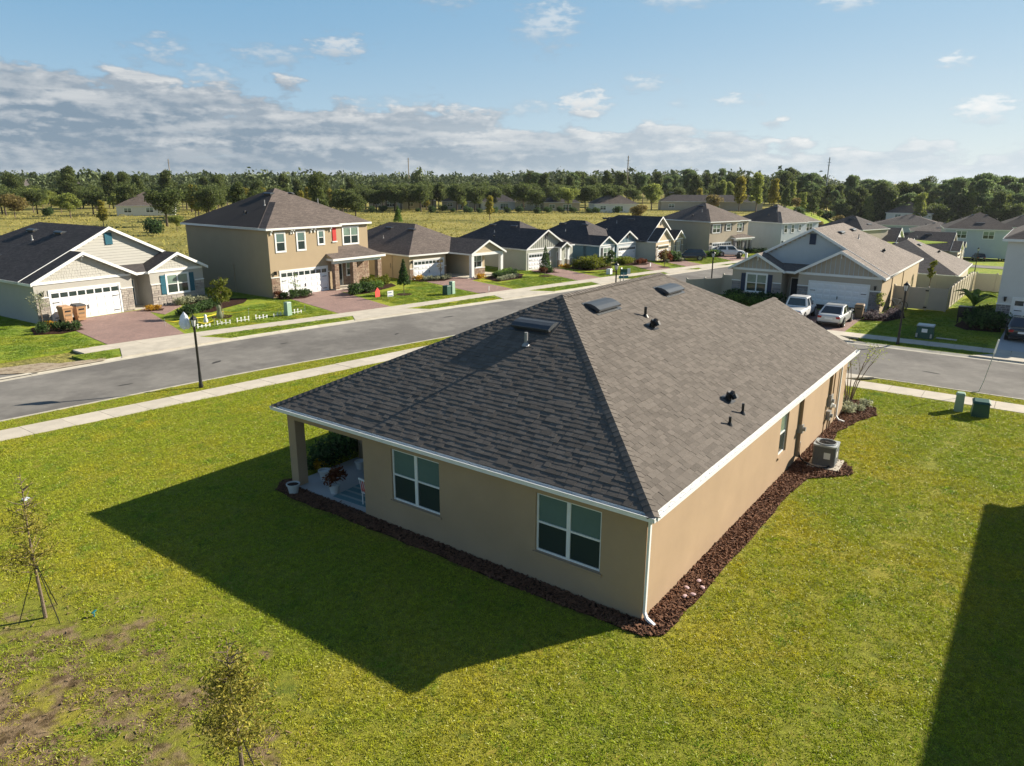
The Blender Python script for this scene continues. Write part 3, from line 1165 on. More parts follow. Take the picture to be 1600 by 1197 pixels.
# ------------------------------------------------------------------ ground, roads, pavements
def curve(pts):
    xs, ys = zip(*pts)

    def f(x):
        x = np.asarray(x, float)
        y = np.interp(x, xs, ys)
        lo, hi = x < xs[0], x > xs[-1]
        y = np.where(lo, ys[0] + (x - xs[0]) * (ys[1] - ys[0]) / (xs[1] - xs[0]), y)
        y = np.where(hi, ys[-1] + (x - xs[-1]) * (ys[-1] - ys[-2]) / (xs[-1] - xs[-2]), y)
        return y
    # smooth the corners a little
    return lambda x: (f(np.asarray(x) - 2.5) + f(np.asarray(x) + 2.5) + f(x)) / 3


near_k = curve([(-40, 32.4), (-3, 29.2), (9, 27.85), (18.6, 25.9), (24, 25.0), (40, 22.0), (60, 18.8), (74, 16.4), (90, 12.9), (110, 6.5), (135, -4)])
far_k = curve([(-40, 37.4), (2, 36.2), (11.2, 35.7), (19, 34.55), (27.8, 32.8), (36.4, 31.15), (43.3, 29.8), (50, 28.95), (61, 27.3), (74, 25.0), (90, 21.3), (110, 15), (135, 4.5)])
far_so = curve([(-40, 42.2), (5, 40.6), (11.3, 39.7), (22.4, 37.4), (29.6, 36.1), (37.8, 34.95), (60, 30.85), (80, 26.4), (95, 22.6), (110, 17.2), (135, 6.8)])
near_si = lambda x: 25.42 - .142 * np.asarray(x, float)
near_so = lambda x: 26.92 - .142 * np.asarray(x, float)
far_si = lambda x: far_so(x) - 1.5
Z_ROAD, Z_G = -0.09, -0.13

gm = ground_mat('meadow', [(.30, .265, .075), (.19, .185, .05), (.36, .30, .10), (.13, .125, .05)], [(.045, .42, .6), (.12, .5, .7), (.35, .60, .75)], fine=(3.0, .3), bump=(2.0, .9, .3))


def sstep(a, b, x):
    t = min(1, max(0, (x - a) / (b - a)))
    return t * t * (3 - 2 * t)


def terrain(x, y):
    """the land falls away behind the cross street's far houses"""
    d = 2.2 * sstep(66, 82, x) + .045 * min(max(0, x - 82), 160)
    k = 1 - sstep(13 + max(0, x - 100) * .18, 30 + max(0, x - 100) * .28, y)
    return -d * k


def terrain_mesh(name, xs, ys, dz, m, **tags):
    V = [(x, y, terrain(x, y) + dz) for y in ys for x in xs]
    nx = len(xs)
    F = [(j * nx + i, j * nx + i + 1, (j + 1) * nx + i + 1, (j + 1) * nx + i) for j in range(len(ys) - 1) for i in range(nx - 1)]
    return link_mesh(name, np_mesh(name, V, F, [m], 4), **tags)


gx = [-3500, -1000, -300, -100, 0, 40, 60] + list(range(66, 262, 4)) + [290, 330, 400, 600, 1000, 2000, 5000]
gy = [-3500, -1000, -300, -100, -40, -20, -8, 0, 6, 10] + list(range(13, 100, 4)) + [110, 130, 160, 220, 300, 500, 1000, 2500, 5000]
terrain_mesh('ground', gx, gy, Z_G, gm, kind='structure')

lawn_m = ground_mat('lawn_soil', [(.20, .215, .028), (.28, .255, .038), (.11, .145, .022), (.28, .225, .045)], [(.22, .42, .68), (1.3, .5, .72), (3.5, .56, .74)], fine=(45, .3), bump=(30, .9, .04), soil=(-10.8, 7.6, 4.6, 6.6, .95), mid=(8.0, .4))
lawn_far = ground_mat('far_lawn', [(.18, .25, .03), (.27, .295, .032), (.12, .18, .026), (.38, .36, .035)], [(.25, .4, .65), (.9, .5, .7), (.16, .56, .72)], fine=(14, .28), bump=(12, .8, .06), mid=(4.0, .25))


def band(f0, f1, x0, x1, n=40):
    xs = np.linspace(x0, x1, n)
    return [(x, float(f0(x))) for x in xs] + [(x, float(f1(x))) for x in xs[::-1]]


XS0, XS1 = 24.95, 26.42           # near pavement of the cross street
KN, KF = 27.95, 36.3              # its kerb lines
XF0, XF1 = 38.1, 39.6             # its far pavement
YB = -70
LAWN_NEAR = [(-60, YB), (XS0, YB), (XS0, float(near_si(XS0)))] + [(x, float(near_si(x))) for x in np.linspace(XS0 - 1, -60, 20)]
sheet('lawn', LAWN_NEAR, 0.0, lawn_m, depth=.12, kind='structure')
VERGE_NEAR = [(x, float(near_so(x))) for x in np.linspace(-60, 24.2, 30)] + [(x, float(near_k(x)) - .42) for x in np.linspace(24.2, -60, 30)]
sheet('verge', VERGE_NEAR, -0.005, lawn_m, depth=.1, kind='structure')
VERGE_X = [(XS1, YB), (KN - .42, YB), (KN - .42, -.15), (XS1 + .1, .35)]
sheet('verge', VERGE_X, -0.005, lawn_m, depth=.1, kind='structure')
sheet('verge', [(XS1, 8.0), (KN - .42, 8.6), (KN - .42, 22), (XS1, 22)], -0.005, lawn_m, depth=.1, kind='structure')
VERGE_F = [(KF + .45, -3.75), (XF0, -4.7), (XF0, 3.0), (KF + .45, 2.2)]
sheet('verge', VERGE_F, -0.005, lawn_far, depth=.1, kind='structure')
VERGE_F2 = [(KF + .45, 13), (XF0, 12.4), (XF0, 18), (KF + .45, 18)]
sheet('verge', VERGE_F2, -0.005, lawn_far, depth=.1, kind='structure')
sheet('lawn', [(XF1, YB), (66, YB), (66, 15.9), (60, 16.9), (45, 19.3), (XF1, 20.2)], 0.0, lawn_far, depth=.12, kind='structure')
terrain_mesh('lawn', list(range(66, 262, 4)), [-70, -40, -20, -10, -5, 0, 4, 8, 11, 13.5, 17], -.01, lawn_far, kind='structure')
LAWN_FAR = [(x, float(far_so(x))) for x in np.linspace(-60, 132, 60)] + [(140, 30), (118, 46), (100, 56), (80, 64), (60, 70), (30, 75), (-60, 80)]
sheet('lawn', LAWN_FAR, 0.0, lawn_far, depth=.12, kind='structure')

sheet('road', band(lambda x: near_k(x) - .02, lambda x: far_k(x) + .02, -90, 106, 90), Z_ROAD, M['asphalt'], kind='structure')
sheet('road', [(KN - .02, YB), (KF + .02, YB), (KF + .02, 23.0), (KN - .02, 24.6)], Z_ROAD + .004, M['asphalt'], kind='structure')
# stub of a side street on the far left, ending in sand
sheet('road', [(-40, 37.5), (1.4, 36.4), (-.2, 38.6), (-9, 39.6), (-40, 42)], -.03, M['asphalt'], kind='structure')
sheet('sand_patch', [(1.2, 36.5), (4.8, 36.3), (5.2, 36.9), (3.0, 37.6), (2.4, 38.5), (-.5, 39.3), (-7, 40.2), (-14, 40.6), (-14, 40.0), (-1, 38.4)], .008, M['sand'], kind='structure')
sheet('sand_patch', [(-1.6, 42.6), (.6, 42.3), (1.8, 42.6), (1.2, 43.2), (-1.0, 43.4), (-3.2, 43.2)], .010, M['sand'], kind='structure')
# dark tyre marks and patches
for (x, y, a, b, t) in ((8.6, 31.2, .45, .16, .3), (3.1, 30.6, .35, .10, -.2), (27.5, 30.0, .5, .13, -.2), (14.0, 32.2, .3, .1, -.1), (20.5, 28.6, .35, .1, .4), (33.5, 27.3, .45, .14, -.2), (31.0, -2.2, .5, .12, 1.3)):
    c, s_ = math.cos(t), math.sin(t)
    pts = [(x + a * math.cos(k) * c * random.uniform(.7, 1.2) - b * math.sin(k) * s_, y + a * math.cos(k) * s_ + b * math.sin(k) * c * random.uniform(.7, 1.2)) for k in np.linspace(0, 6.28, 11)[:-1]]
    sheet('road_stain', pts, Z_ROAD + .009, M.setdefault('stain', mat('oil_stain', (.05, .048, .046), .8)), kind='structure')


def slabs(parent_name, quads, m, top=.012, thick=.1, gap=.012, piece='slab', label=None):
    """a pavement: every slab is a piece of it"""
    root = thing(parent_name, None, None)
    root['kind'] = 'structure'
    for q in quads:
        c = Vector((sum(p[0] for p in q) / 4, sum(p[1] for p in q) / 4, 0))
        P = []
        for p in q:
            d = Vector((p[0], p[1], 0)) - c
            d = d * (1 - gap / max(d.length, .01))
            P.append(d)
        dz = random.uniform(-.004, .004)
        b = MB()
        b.hexa([(p.x, p.y, -thick) for p in P] + [(p.x, p.y, top + dz) for p in P])
        b.build(piece, m, root, loc=(c.x, c.y, 0))
    return root


def along(f0, f1, x0, x1, step):
    n = max(1, round((x1 - x0) / step))
    xs = np.linspace(x0, x1, n + 1)
    return [[(a, float(f0(a))), (b, float(f0(b))), (b, float(f1(b))), (a, float(f1(a)))] for a, b in zip(xs[:-1], xs[1:])]


M['slab'] = mat('pavement_concrete', (.50, .455, .38), .9, (1.1, .14), (70, .3, .004), objrand=.05)
slabs('pavement', along(near_si, near_so, -7.5, 24.3, 1.55), M['slab'])
slabs('pavement', along(far_si, far_so, 4.9, 100, 1.75), M['slab'])
slabs('pavement', [[(XS0, a), (XS1, a), (XS1, a + 1.5), (XS0, a + 1.5)] for a in np.arange(-16, 22.4, 1.5)], M['slab'])
slabs('pavement', [[(XF0, a), (XF1, a), (XF1, a + 1.5), (XF0, a + 1.5)] for a in np.arange(-16, 16, 1.5)], M['slab'])


def kerbs(name, quads):
    """low roll-over kerb with a concrete gutter, in cast lengths"""
    root = thing(name, None, None)
    root['kind'] = 'structure'
    for (a, b, c, d) in quads:          # a,b road side; c,d lawn side
        q = MB()
        g = .008
        A, B, C_, D = (Vector((p[0], p[1], 0)) for p in (a, b, c, d))
        t = (B - A).normalized() * g
        A, B, C_, D = A + t, B - t, C_ - t, D + t
        m0, m1 = A.lerp(D, .45), B.lerp(C_, .45)
        zr = Z_ROAD + .006
        lo = [A, B, C_, D]
        v = [(p.x, p.y, -.2) for p in lo] + [(A.x, A.y, zr), (B.x, B.y, zr), (m1.x, m1.y, zr + .012), (m0.x, m0.y, zr + .012), (D.x, D.y, .015), (C_.x, C_.y, .015)]
        i = len(q.v)
        q.v += v
        for f in ((4, 5, 6, 7), (7, 6, 9, 8), (0, 1, 5, 4), (3, 0, 4, 7, 8), (1, 2, 9, 6, 5), (2, 3, 8, 9)):
            q.f.append(f)
            q.uv.append(None)
            q.mi.append(0)
        q.build('kerb_segment', M['kerb'], root)


kerbs('kerb', [(q[3], q[2], q[1], q[0])[::1] if False else (q[1], q[0], q[3], q[2]) for q in along(lambda x: near_k(x) + .06, lambda x: near_k(x) - .44, -12, 26, 3.0)])
kerbs('kerb', [(q[0], q[1], q[2], q[3]) for q in along(lambda x: far_k(x) - .06, lambda x: far_k(x) + .46, -14, 100, 3.0)])
kerbs('kerb', [((KN + .06, a + 3), (KN + .06, a), (KN - .44, a), (KN - .44, a + 3)) for a in np.arange(-17, 21, 3.0)])
kerbs('kerb', [((KF - .06, a), (KF - .06, a + 3), (KF + .46, a + 3), (KF + .46, a)) for a in np.arange(-17, 18, 3.0)])


# driveways: concrete apron over the verge, pavers up to the garage
def driveway(label_m, a0, a1, g0, g1, top=.016, apron=True, k=far_k, sw=far_si, so=far_so, m='paver', flare=1.1):
    """a0,a1: x at the pavement; g0,g1: garage corners"""
    sheet('driveway', [(a0, float(so(a0)) + .02), (a1, float(so(a1)) + .02), g1, g0], top, M[m], depth=.08, kind='structure')
    if apron:
        sheet('driveway_apron', [(a0 - flare, float(k(a0 - flare)) + .3), (a1 + flare, float(k(a1 + flare)) + .3), (a1, float(sw(a1)) - .03), (a0, float(sw(a0)) - .03)], .020, M['concrete'], depth=.1, kind='structure')


driveway('', 6.9, 11.6, (8.2, 50.7), (14.9, 50.9))
driveway('', 23.0, 27.7, (25.5, 47.6), (31.2, 47.6))
driveway('', 37.6, 41.8, (41.0, 46.1), (45.4, 45.5))
driveway('', 50.8, 54.4, (54.8, 41.4), (59.0, 40.8))
driveway('', 63.0, 66.6, (69.2, 37.6), (74.0, 37.2))
driveway('', 69.6, 73.0, (73.8, 34.3), (77.4, 34.0))
driveway('', 79.2, 83.0, (84.0, 31.2), (88.6, 29.8))
sheet('driveway', [(XF1 + .02, 4.2), (47.7, 4.35), (47.7, 9.4), (XF1 + .02, 9.6)], .014, M['paver'], depth=.08, kind='structure')
sheet('driveway_apron', [(KF + .3, 2.9), (XF0 - .03, 4.2), (XF0 - .03, 9.6), (KF + .3, 10.9)], .020, M['concrete'], depth=.1, kind='structure')
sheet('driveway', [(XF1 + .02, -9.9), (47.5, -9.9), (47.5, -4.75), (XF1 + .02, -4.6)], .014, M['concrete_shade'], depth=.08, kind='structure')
sheet('driveway_apron', [(KF + .3, -11.1), (XF0 - .03, -9.9), (XF0 - .03, -4.8), (KF + .3, -3.5)], .020, M['concrete'], depth=.1, kind='structure')
sheet('driveway', [(20.4, 1.0), (XS0 - .02, 1.3), (XS0 - .02, 6.8), (20.4, 6.8)], .014, M['paver'], depth=.08, kind='structure')
sheet('driveway_apron', [(XS1 + .03, 1.3), (KN - .3, .1), (KN - .3, 8.2), (XS1 + .03, 6.8)], .020, M['concrete'], depth=.1, kind='structure')
# front walks of pavers beside the drives
sheet('front_walk', [(14.6, 47.5), (17.6, 50.2), (17.4, 52.4), (15.6, 52.4), (14.4, 50.6)], .021, M['paver'], depth=.08, kind='structure')
sheet('front_walk', [(30.6, 44.4), (33.6, 45.2), (33.8, 46.4), (31.5, 47.4), (30.9, 47.2)], .021, M['paver'], depth=.08, kind='structure')
sheet('front_walk', [(43.6, 41.2), (46.0, 41.6), (46.6, 43.4), (45.2, 45.4), (44.6, 44.8)], .021, M['paver'], depth=.08, kind='structure')

# ------------------------------------------------------------------ the near house
HB = thing('house', 'large tan stucco house with a grey shingle hip roof and white gutters', 'house', (0, 0, 0))
ZE, SL, OV = 2.88, .504, .307
YL = 13.467
AP = Vector((6.58, 6.58, 6.35))
R2_ = Vector((14.2, 6.58, 6.35))
XE = 20.3
WR0, WR1 = Vector((16.86, 3.57, 4.834)), Vector((XE, 3.57, 4.834))
A0 = Vector((-OV + .1, -OV + .1, ZE + .05))
A1 = Vector((-OV + .1, YL - .1, ZE + .05))
ed = .1
rf = MB()


def rpoly(pts, ea, eb):
    H = type('h', (), {})()
    H.roof = rf
    House._slope(H, pts, ea, eb)


E_R0, E_R1 = Vector((-OV + ed, -OV + ed, ZE + .05)), Vector((XE, -OV + ed, ZE + .05))
E_B1 = Vector((-OV + ed, YL - ed, ZE + .05))
rpoly([E_R0, E_R1, WR1, WR0, R2_, AP], E_R0, E_R1)
rpoly([E_R0, E_B1, AP], E_R0, E_B1)
E_L1 = Vector((XE, YL - ed, ZE + .05))
rpoly([E_B1, E_L1, R2_, AP], E_B1, E_L1)
rpoly([R2_, E_L1, Vector((XE, -OV + ed, ZE + .04))], E_L1, Vector((XE, -OV + ed, ZE + .05)))
rpoly([WR0 - Vector((1, 0, 0)), WR1, Vector((XE, 7.4, ZE + .02)), Vector((17.5, 7.4, ZE + .02))], Vector((XE, 7.4, ZE)), Vector((17.5, 7.4, ZE)))
ROOF = rf.build('roof', M['shingle'], HB)


def lay(origin, e, up, n, rows_fn, length, row=.165, wmin=.17, wmax=.34):
    """courses of shingles: rows_fn(distance up the slope) -> (from, to) along e"""
    C, E, A = [], [], []
    b = 0.0
    i = 0
    while b < length - .05:
        lo, hi = rows_fn(b + row * .5)
        x = lo - random.uniform(0, .3)
        while x < hi:
            wd = random.uniform(wmin, wmax)
            a0, a1 = max(x, lo), min(x + wd, hi)
            if a1 - a0 > .03:
                th = random.uniform(.004, .0085)
                tilt = .045
                uu = (up * math.cos(tilt) - n * math.sin(tilt))
                nn = (n * math.cos(tilt) + up * math.sin(tilt))
                ln = row * .5 + .012
                c = origin + e * ((a0 + a1) / 2) + up * (b + row * .5 + .006 + random.uniform(-.004, .004)) + n * (.010 + th)
                C.append(c)
                E.append(((a1 - a0) / 2 - .004, ln, th))
                A.append((e, uu, nn))
            x += wd
        b += row
        i += 1
    return C, E, A


def slope_frame(e, up):
    n = e.cross(up)
    if n.z < 0:
        n = -n
    return n


SC_, SE_, SA_ = [], [], []
cs = 1 / math.sqrt(1 + SL * SL)
# slope towards the sun (right)
up = Vector((0, cs, SL * cs))
e = Vector((1, 0, 0))
n = slope_frame(e, up)


def rows_right(d):
    y = -OV + ed + d * cs
    lo = y + .02
    hi = XE if y < 3.57 else 16.86 - (y - 3.57) * (16.86 - 14.2) / (6.58 - 3.57)
    return lo, hi


c_, e_, a_ = lay(Vector((0, E_R0.y, E_R0.z)), e, up, n, rows_right, (6.58 - E_R0.y) / cs)
SC_ += c_; SE_ += e_; SA_ += a_
# rear slope (shaded)
up = Vector((cs, 0, SL * cs))
e = Vector((0, 1, 0))
n = slope_frame(e, up)
rows_rear = lambda d: (-OV + ed + d * cs + .02, YL - ed - d * cs - .02)
c_, e_, a_ = lay(Vector((E_R0.x, 0, E_R0.z)), e, up, n, rows_rear, (6.58 - E_R0.x) / cs)
SC_ += c_; SE_ += e_; SA_ += a_
# far long slope
up = Vector((0, -cs, SL * cs))
e = Vector((1, 0, 0))
n = slope_frame(e, up)
rows_left = lambda d: (-OV + ed + d * cs + .02, XE - d * cs * (XE - 14.2) / 6.78)
c_, e_, a_ = lay(Vector((0, YL - ed, E_R0.z)), e, up, n, rows_left, (YL - ed - 6.58) / cs)
SC_ += c_; SE_ += e_; SA_ += a_
Cn = np.array([tuple(c) for c in SC_])
En = np.array(SE_)
An = np.array([[tuple(k) for k in a] for a in SA_])
dist = np.linalg.norm(Cn - np.array(CAM), axis=1)
facing = np.einsum('nd,nd->n', An[:, 2, :], np.array(CAM) - Cn) / dist
key = -facing * En[:, 0] * En[:, 1] / dist ** 2
order = np.argsort(key)
near300, rest = order[:300], order[300:]
V, F = boxes_np(Cn[rest], En[rest], An[rest])
link_mesh('shingle_courses', np_mesh('shingle_courses', V, F, [M['shingle']], 4), ROOF, kind='stuff')
b = MB()
b.box(-1, -1, -1, 1, 1, 1)
sh_me = b.mesh('shingle', M['shingle'])
for i in near300:
    X_, Y_, Z_ = (Vector(An[i, k]) * float(En[i, k]) for k in range(3))
    mw = Matrix(((X_.x, Y_.x, Z_.x, Cn[i, 0]), (X_.y, Y_.y, Z_.y, Cn[i, 1]), (X_.z, Y_.z, Z_.z, Cn[i, 2]), (0, 0, 0, 1)))
    link_mesh('shingle', sh_me, ROOF, mw=mw)

# hip and ridge caps
cap = MB()
for sg in (-1, 1):
    P_ = [(-.115, 0, .016), (.125, 0, .030), (.125, sg * .16, -.035), (-.115, sg * .16, -.050)]
    cap.poly(P_ if sg > 0 else P_[::-1])
    cap.poly([(.125, 0, .030), (.125, 0, .018), (.125, sg * .16, -.048), (.125, sg * .16, -.035)])
cap_me = cap.mesh('ridge_cap', M['shingle'])


def caps(a, b_, flat=False):
    d = (b_ - a)
    L = d.length
    t = d / L                       # pointing down: exposed edge at +x
    side = Vector((0, 0, 1)).cross(t).normalized()
    up_ = t.cross(side)
    k = 0.1
    while k < L:
        c = a + t * k + up_ * .022
        mw = Matrix(((t.x, side.x, up_.x, c.x), (t.y, side.y, up_.y, c.y), (t.z, side.z, up_.z, c.z), (0, 0, 0, 1)))
        link_mesh('ridge_cap', cap_me, ROOF, mw=mw)
        k += .19


caps(AP, E_R0)
caps(AP, E_B1)
caps(R2_, AP)
caps(R2_, WR0)
caps(WR0, WR1)

# roof fittings
eR, dR = Vector((1, 0, 0)), Vector((0, -cs, -SL * cs))
nR = Vector((0, -SL * cs, cs))
vent_mesh(HB, Vector((7.75, 5.72, 2.88 + SL * (5.72 + OV) + .02)), eR, dR, nR, 1.5, .62)
vent_mesh(HB, Vector((13.0, 5.62, 2.88 + SL * (5.62 + OV) + .02)), eR, dR, nR, 1.5, .62)
eB, dB, nB = Vector((0, 1, 0)), Vector((-cs, 0, -SL * cs)), Vector((-SL * cs, 0, cs))
vent_mesh(HB, Vector((5.0, 6.58, 2.88 + SL * (5.0 + OV) + .02)), eB, dB, nB, 1.45, .62)
for (x, y) in ((8.85, 4.3), (7.5, .95)):
    goose(HB, Vector((x, y, 2.88 + SL * (y + OV) + .02)), dR)


def vpipe(x, y, z, h, m, r=.05):
    b = MB()
    b.tube((x, y, z - .1), (x, y, z + h), r, r, 10)
    b.lathe([(r * 2.6, -.01), (r * 1.15, .10)], (x, y, z), 10)
    b.build('vent_pipe', M[m], HB)


vpipe(9.25, 4.78, 2.88 + SL * (4.78 + OV), .36, 'black')
vpipe(7.22, .38, 2.88 + SL * (.38 + OV), .34, 'black', .04)
vpipe(6.02, .34, 2.88 + SL * (.34 + OV), .26, 'black', .04)
vpipe(4.13, 6.33, 2.88 + SL * (4.13 + OV), .42, 'lead', .055)


# walls with real openings
def wall_open(mb, P0, d, L, z1, holes, inward, depth=.11):
    P0, d, inward = Vector((P0[0], P0[1], 0)), Vector((d[0], d[1], 0)), Vector((inward[0], inward[1], 0))
    xs = sorted({0.0, L} | {h[0] for h in holes} | {h[2] for h in holes})
    zs = sorted({-.1, z1} | {h[1] for h in holes} | {h[3] for h in holes})
    pt = lambda a, z, k=0.0: P0 + d * a + inward * k + Vector((0, 0, z))
    for i in range(len(xs) - 1):
        for j in range(len(zs) - 1):
            mx, mz = (xs[i] + xs[i + 1]) / 2, (zs[j] + zs[j + 1]) / 2
            if any(h[0] < mx < h[2] and h[1] < mz < h[3] for h in holes):
                continue
            mb.poly([pt(xs[i], zs[j]), pt(xs[i + 1], zs[j]), pt(xs[i + 1], zs[j + 1]), pt(xs[i], zs[j + 1])])
    for (a, b_, c, e2) in holes:
        for p, q in (((a, b_), (c, b_)), ((c, b_), (c, e2)), ((c, e2), (a, e2)), ((a, e2), (a, b_))):
            mb.poly([pt(*p), pt(*q), pt(*q, depth), pt(*p, depth)])


wl = MB()
ZT = 2.80
REAR_L = 9.463
W1 = (REAR_L - 8.257, .88, REAR_L - 6.363, 2.505)
W2 = (REAR_L - 3.087, .88, REAR_L - 1.179, 2.505)
wall_open(wl, (0, REAR_L), (0, -1), REAR_L, ZT, [W1, W2], (1, 0))
W3 = (10.25, .93, 11.15, 2.45)
wall_open(wl, (0, 0), (1, 0), 19.9, ZT, [W3], (0, 1))
# porch recess, far long side, front
wl.poly([(3.1, REAR_L, -.1), (0, REAR_L, -.1), (0, REAR_L, ZT), (3.1, REAR_L, ZT)])
wl.poly([(3.1, 13.2, -.1), (3.1, REAR_L, -.1), (3.1, REAR_L, ZT), (3.1, 13.2, ZT)])
wl.poly([(19.9, 13.2, -.1), (3.1, 13.2, -.1), (3.1, 13.2, ZT), (19.9, 13.2, ZT)])
wl.poly([(19.9, 0, -.1), (19.9, 13.2, -.1), (19.9, 13.2, ZT), (19.9, 0, ZT)])
wl.poly([(19.9, 0, ZT), (19.9, 7.1, ZT), (19.9, 3.57, 4.72)])
# porch beams
wl.box(.10, REAR_L + .002, 2.42, .48, 13.2, ZT)
wl.box(.482, 12.82, 2.42, 3.098, 13.2, ZT)
wl.build('wall', M['stucco_tan'], HB)
cl = MB()
cl.box(.102, 12.83, -.05, .48, 13.20, 2.42)
cl.build('porch_column', M['stucco_tan'], HB)
so = MB()
so.poly([(-OV + .1, -OV + .1, 2.745), (-OV + .1, YL - .1, 2.745), (XE, YL - .1, 2.745), (XE, -OV + .1, 2.745)])
so.build('soffit', M['white'], HB)
fa = MB()
fa.box(-.20, -.20, 2.74, -.172, YL - .1, 2.915)
fa.box(-.172, -.20, 2.74, XE, -.172, 2.915)
fa.box(-.172, YL - .13, 2.74, XE, YL - .1, 2.915)
for (y0, z0, y1, z1) in ((-.207, 2.93, 3.57, 4.834), (7.35, 2.93, 3.57, 4.834)):
    ya, yb = y0, y1
    fa.hexa([(XE - .02, ya, z0 - .2), (XE + .02, ya, z0 - .2), (XE + .02, yb, z1 - .2), (XE - .02, yb, z1 - .2), (XE - .02, ya, z0 + .015), (XE + .02, ya, z0 + .015), (XE + .02, yb, z1 + .015), (XE - .02, yb, z1 + .015)])
fa.build('fascia', M['white'], HB)


def gutter(a, b_, out):
    a, b_, out = Vector(a), Vector(b_), Vector(out)
    d = (b_ - a).normalized()
    L = (b_ - a).length
    g = MB()
    w_, h_ = .135, .115
    m = (a + b_) / 2
    g.obox(m + out * (w_ / 2) + Vector((0, 0, .006)), d * (L / 2), out * (w_ / 2), Vector((0, 0, .006)))
    g.obox(m + out * (w_ - .006) + Vector((0, 0, h_ * .55)), d * (L / 2), out * .006, Vector((0, 0, h_ * .45)))
    g.obox(m + out * (w_ + .006) + Vector((0, 0, h_ * .93)), d * (L / 2), out * .010, Vector((0, 0, .012)))
    for s_, e2 in ((a, 1), (b_, -1)):
        g.obox(s_ + d * (.006 * e2) + out * (w_ / 2) + Vector((0, 0, h_ * .5)), d * .006, out * (w_ / 2), Vector((0, 0, h_ * .48)))
    o = g.build('gutter', M['white_metal'], HB)
    hm = MB()
    hm.obox((0, 0, 0), d * .014, out * (w_ / 2), Vector((0, 0, .006)))
    me = hm.mesh('gutter_hanger', M['white_metal'])
    k = .4
    while k < L:
        p = a + d * k + out * (w_ / 2) + Vector((0, 0, h_ * .86))
        link_mesh('gutter_hanger', me, o, p)
        k += .62
    return o


gutter((-.2, -.318, 2.785), (-.2, YL + .02, 2.785), (-1, 0, 0))
gutter((-.2, -.2, 2.785), (XE + .05, -.2, 2.785), (0, -1, 0))


def downspout(pts, name='downspout', wx=.04, wy=.03):
    b = MB()
    for i in range(len(pts) - 1):
        p, q = Vector(pts[i]), Vector(pts[i + 1])
        d = (q - p)
        L = d.length
        d.normalize()
        e1 = Vector((1, 0, 0)) if abs(d.x) < .8 else Vector((0, 0, 1))
        e1 = (e1 - d * e1.dot(d)).normalized()
        e2 = d.cross(e1)
        b.obox((p + q) / 2, e1 * wx, e2 * wy, d * (L / 2 + .01))
    b.build(name, M['white_metal'], HB)


downspout([(.02, -.26, 2.79), (.03, -.06, 2.62), (.03, -.05, .25), (.02, -.12, .12), (-.03, -.34, .05)])
downspout([(18.6, -.26, 2.79), (18.6, -.06, 2.62), (18.6, -.05, .25), (18.6, -.16, .10), (18.6, -.4, .05)])


def main_window(hole, cols, rot, loc):
    h = type('h', (), {})()
    h.root, h.trimm = HB, M['white']
    return h


class _HW(House):
    def __init__(s):
        s.root, s.trimm = HB, M['white_metal']


hw = _HW()
for wh in (W1, W2):
    wo = hw.window(wh[0], wh[1], wh[2], wh[3], .095, cols=2, upper='glass_blind', lower='glass_dark', trimw=0)
    wo.location = (0, REAR_L, 0)
    wo.rotation_euler = (0, 0, -math.pi / 2)
    sl_ = MB()
    sl_.box(wh[0] - .06, -.05, wh[1] - .075, wh[2] + .06, .09, wh[1] - .004)
    so_ = sl_.build('window_sill', M['stucco_tan'], HB, loc=(0, REAR_L, 0), rotz=-math.pi / 2)
hw.window(W3[0], W3[1], W3[2], W3[3], .095, cols=1, upper='glass_green', lower='glass_dark', trimw=0)
sl_ = MB()
sl_.box(W3[0] - .06, -.05, W3[1] - .075, W3[2] + .06, .09, W3[1] - .004)
sl_.build('window_sill', M['stucco_tan'], HB)
# porch: slab, sliding door
ps = MB()
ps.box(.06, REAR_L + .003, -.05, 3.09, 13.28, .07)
ps.build('porch_slab', M['concrete_shade'], HB)
sd = MB()
sd.box(3.04, 10.1, .1, 3.095, 12.6, 2.25)
sdo = sd.build('sliding_door', M['white_metal'], HB)
for y in (10.18, 11.38):
    p = MB()
    p.box(3.03, y, .18, 3.05, y + 1.14, 2.17)
    p.build('pane', M['glass_dark'], sdo)
# service runs on the sunny wall
for (x, wd, dp, z1, z0) in ((12.62, .07, .12, 2.72, .25), (17.0, .09, .10, 2.72, 1.62), (17.62, .03, .05, 2.72, .0), (16.6, .02, .03, 1.2, .0), (17.25, .025, .04, 1.1, .0)):
    b = MB()
    b.box(x - wd, -dp, z0, x + wd, -.001, z1)
    b.build('wall_conduit', M['stucco_tan'], HB)
for (x, z, hw_, hh, dp, mm) in ((12.62, 1.35, .10, .16, .17, 'lead'), (17.0, 1.35, .17, .26, .14, 'lead'), (16.95, .72, .14, .2, .16, 'lead'), (17.5, 1.0, .07, .1, .1, 'white_metal')):
    b = MB()
    b.box(x - hw_, -dp, z - hh, x + hw_, -.001, z + hh)
    b.tube((x, -dp, z), (x, -dp - .09, z), .08, .08, 12)
    b.build('meter_box', M[mm], HB)

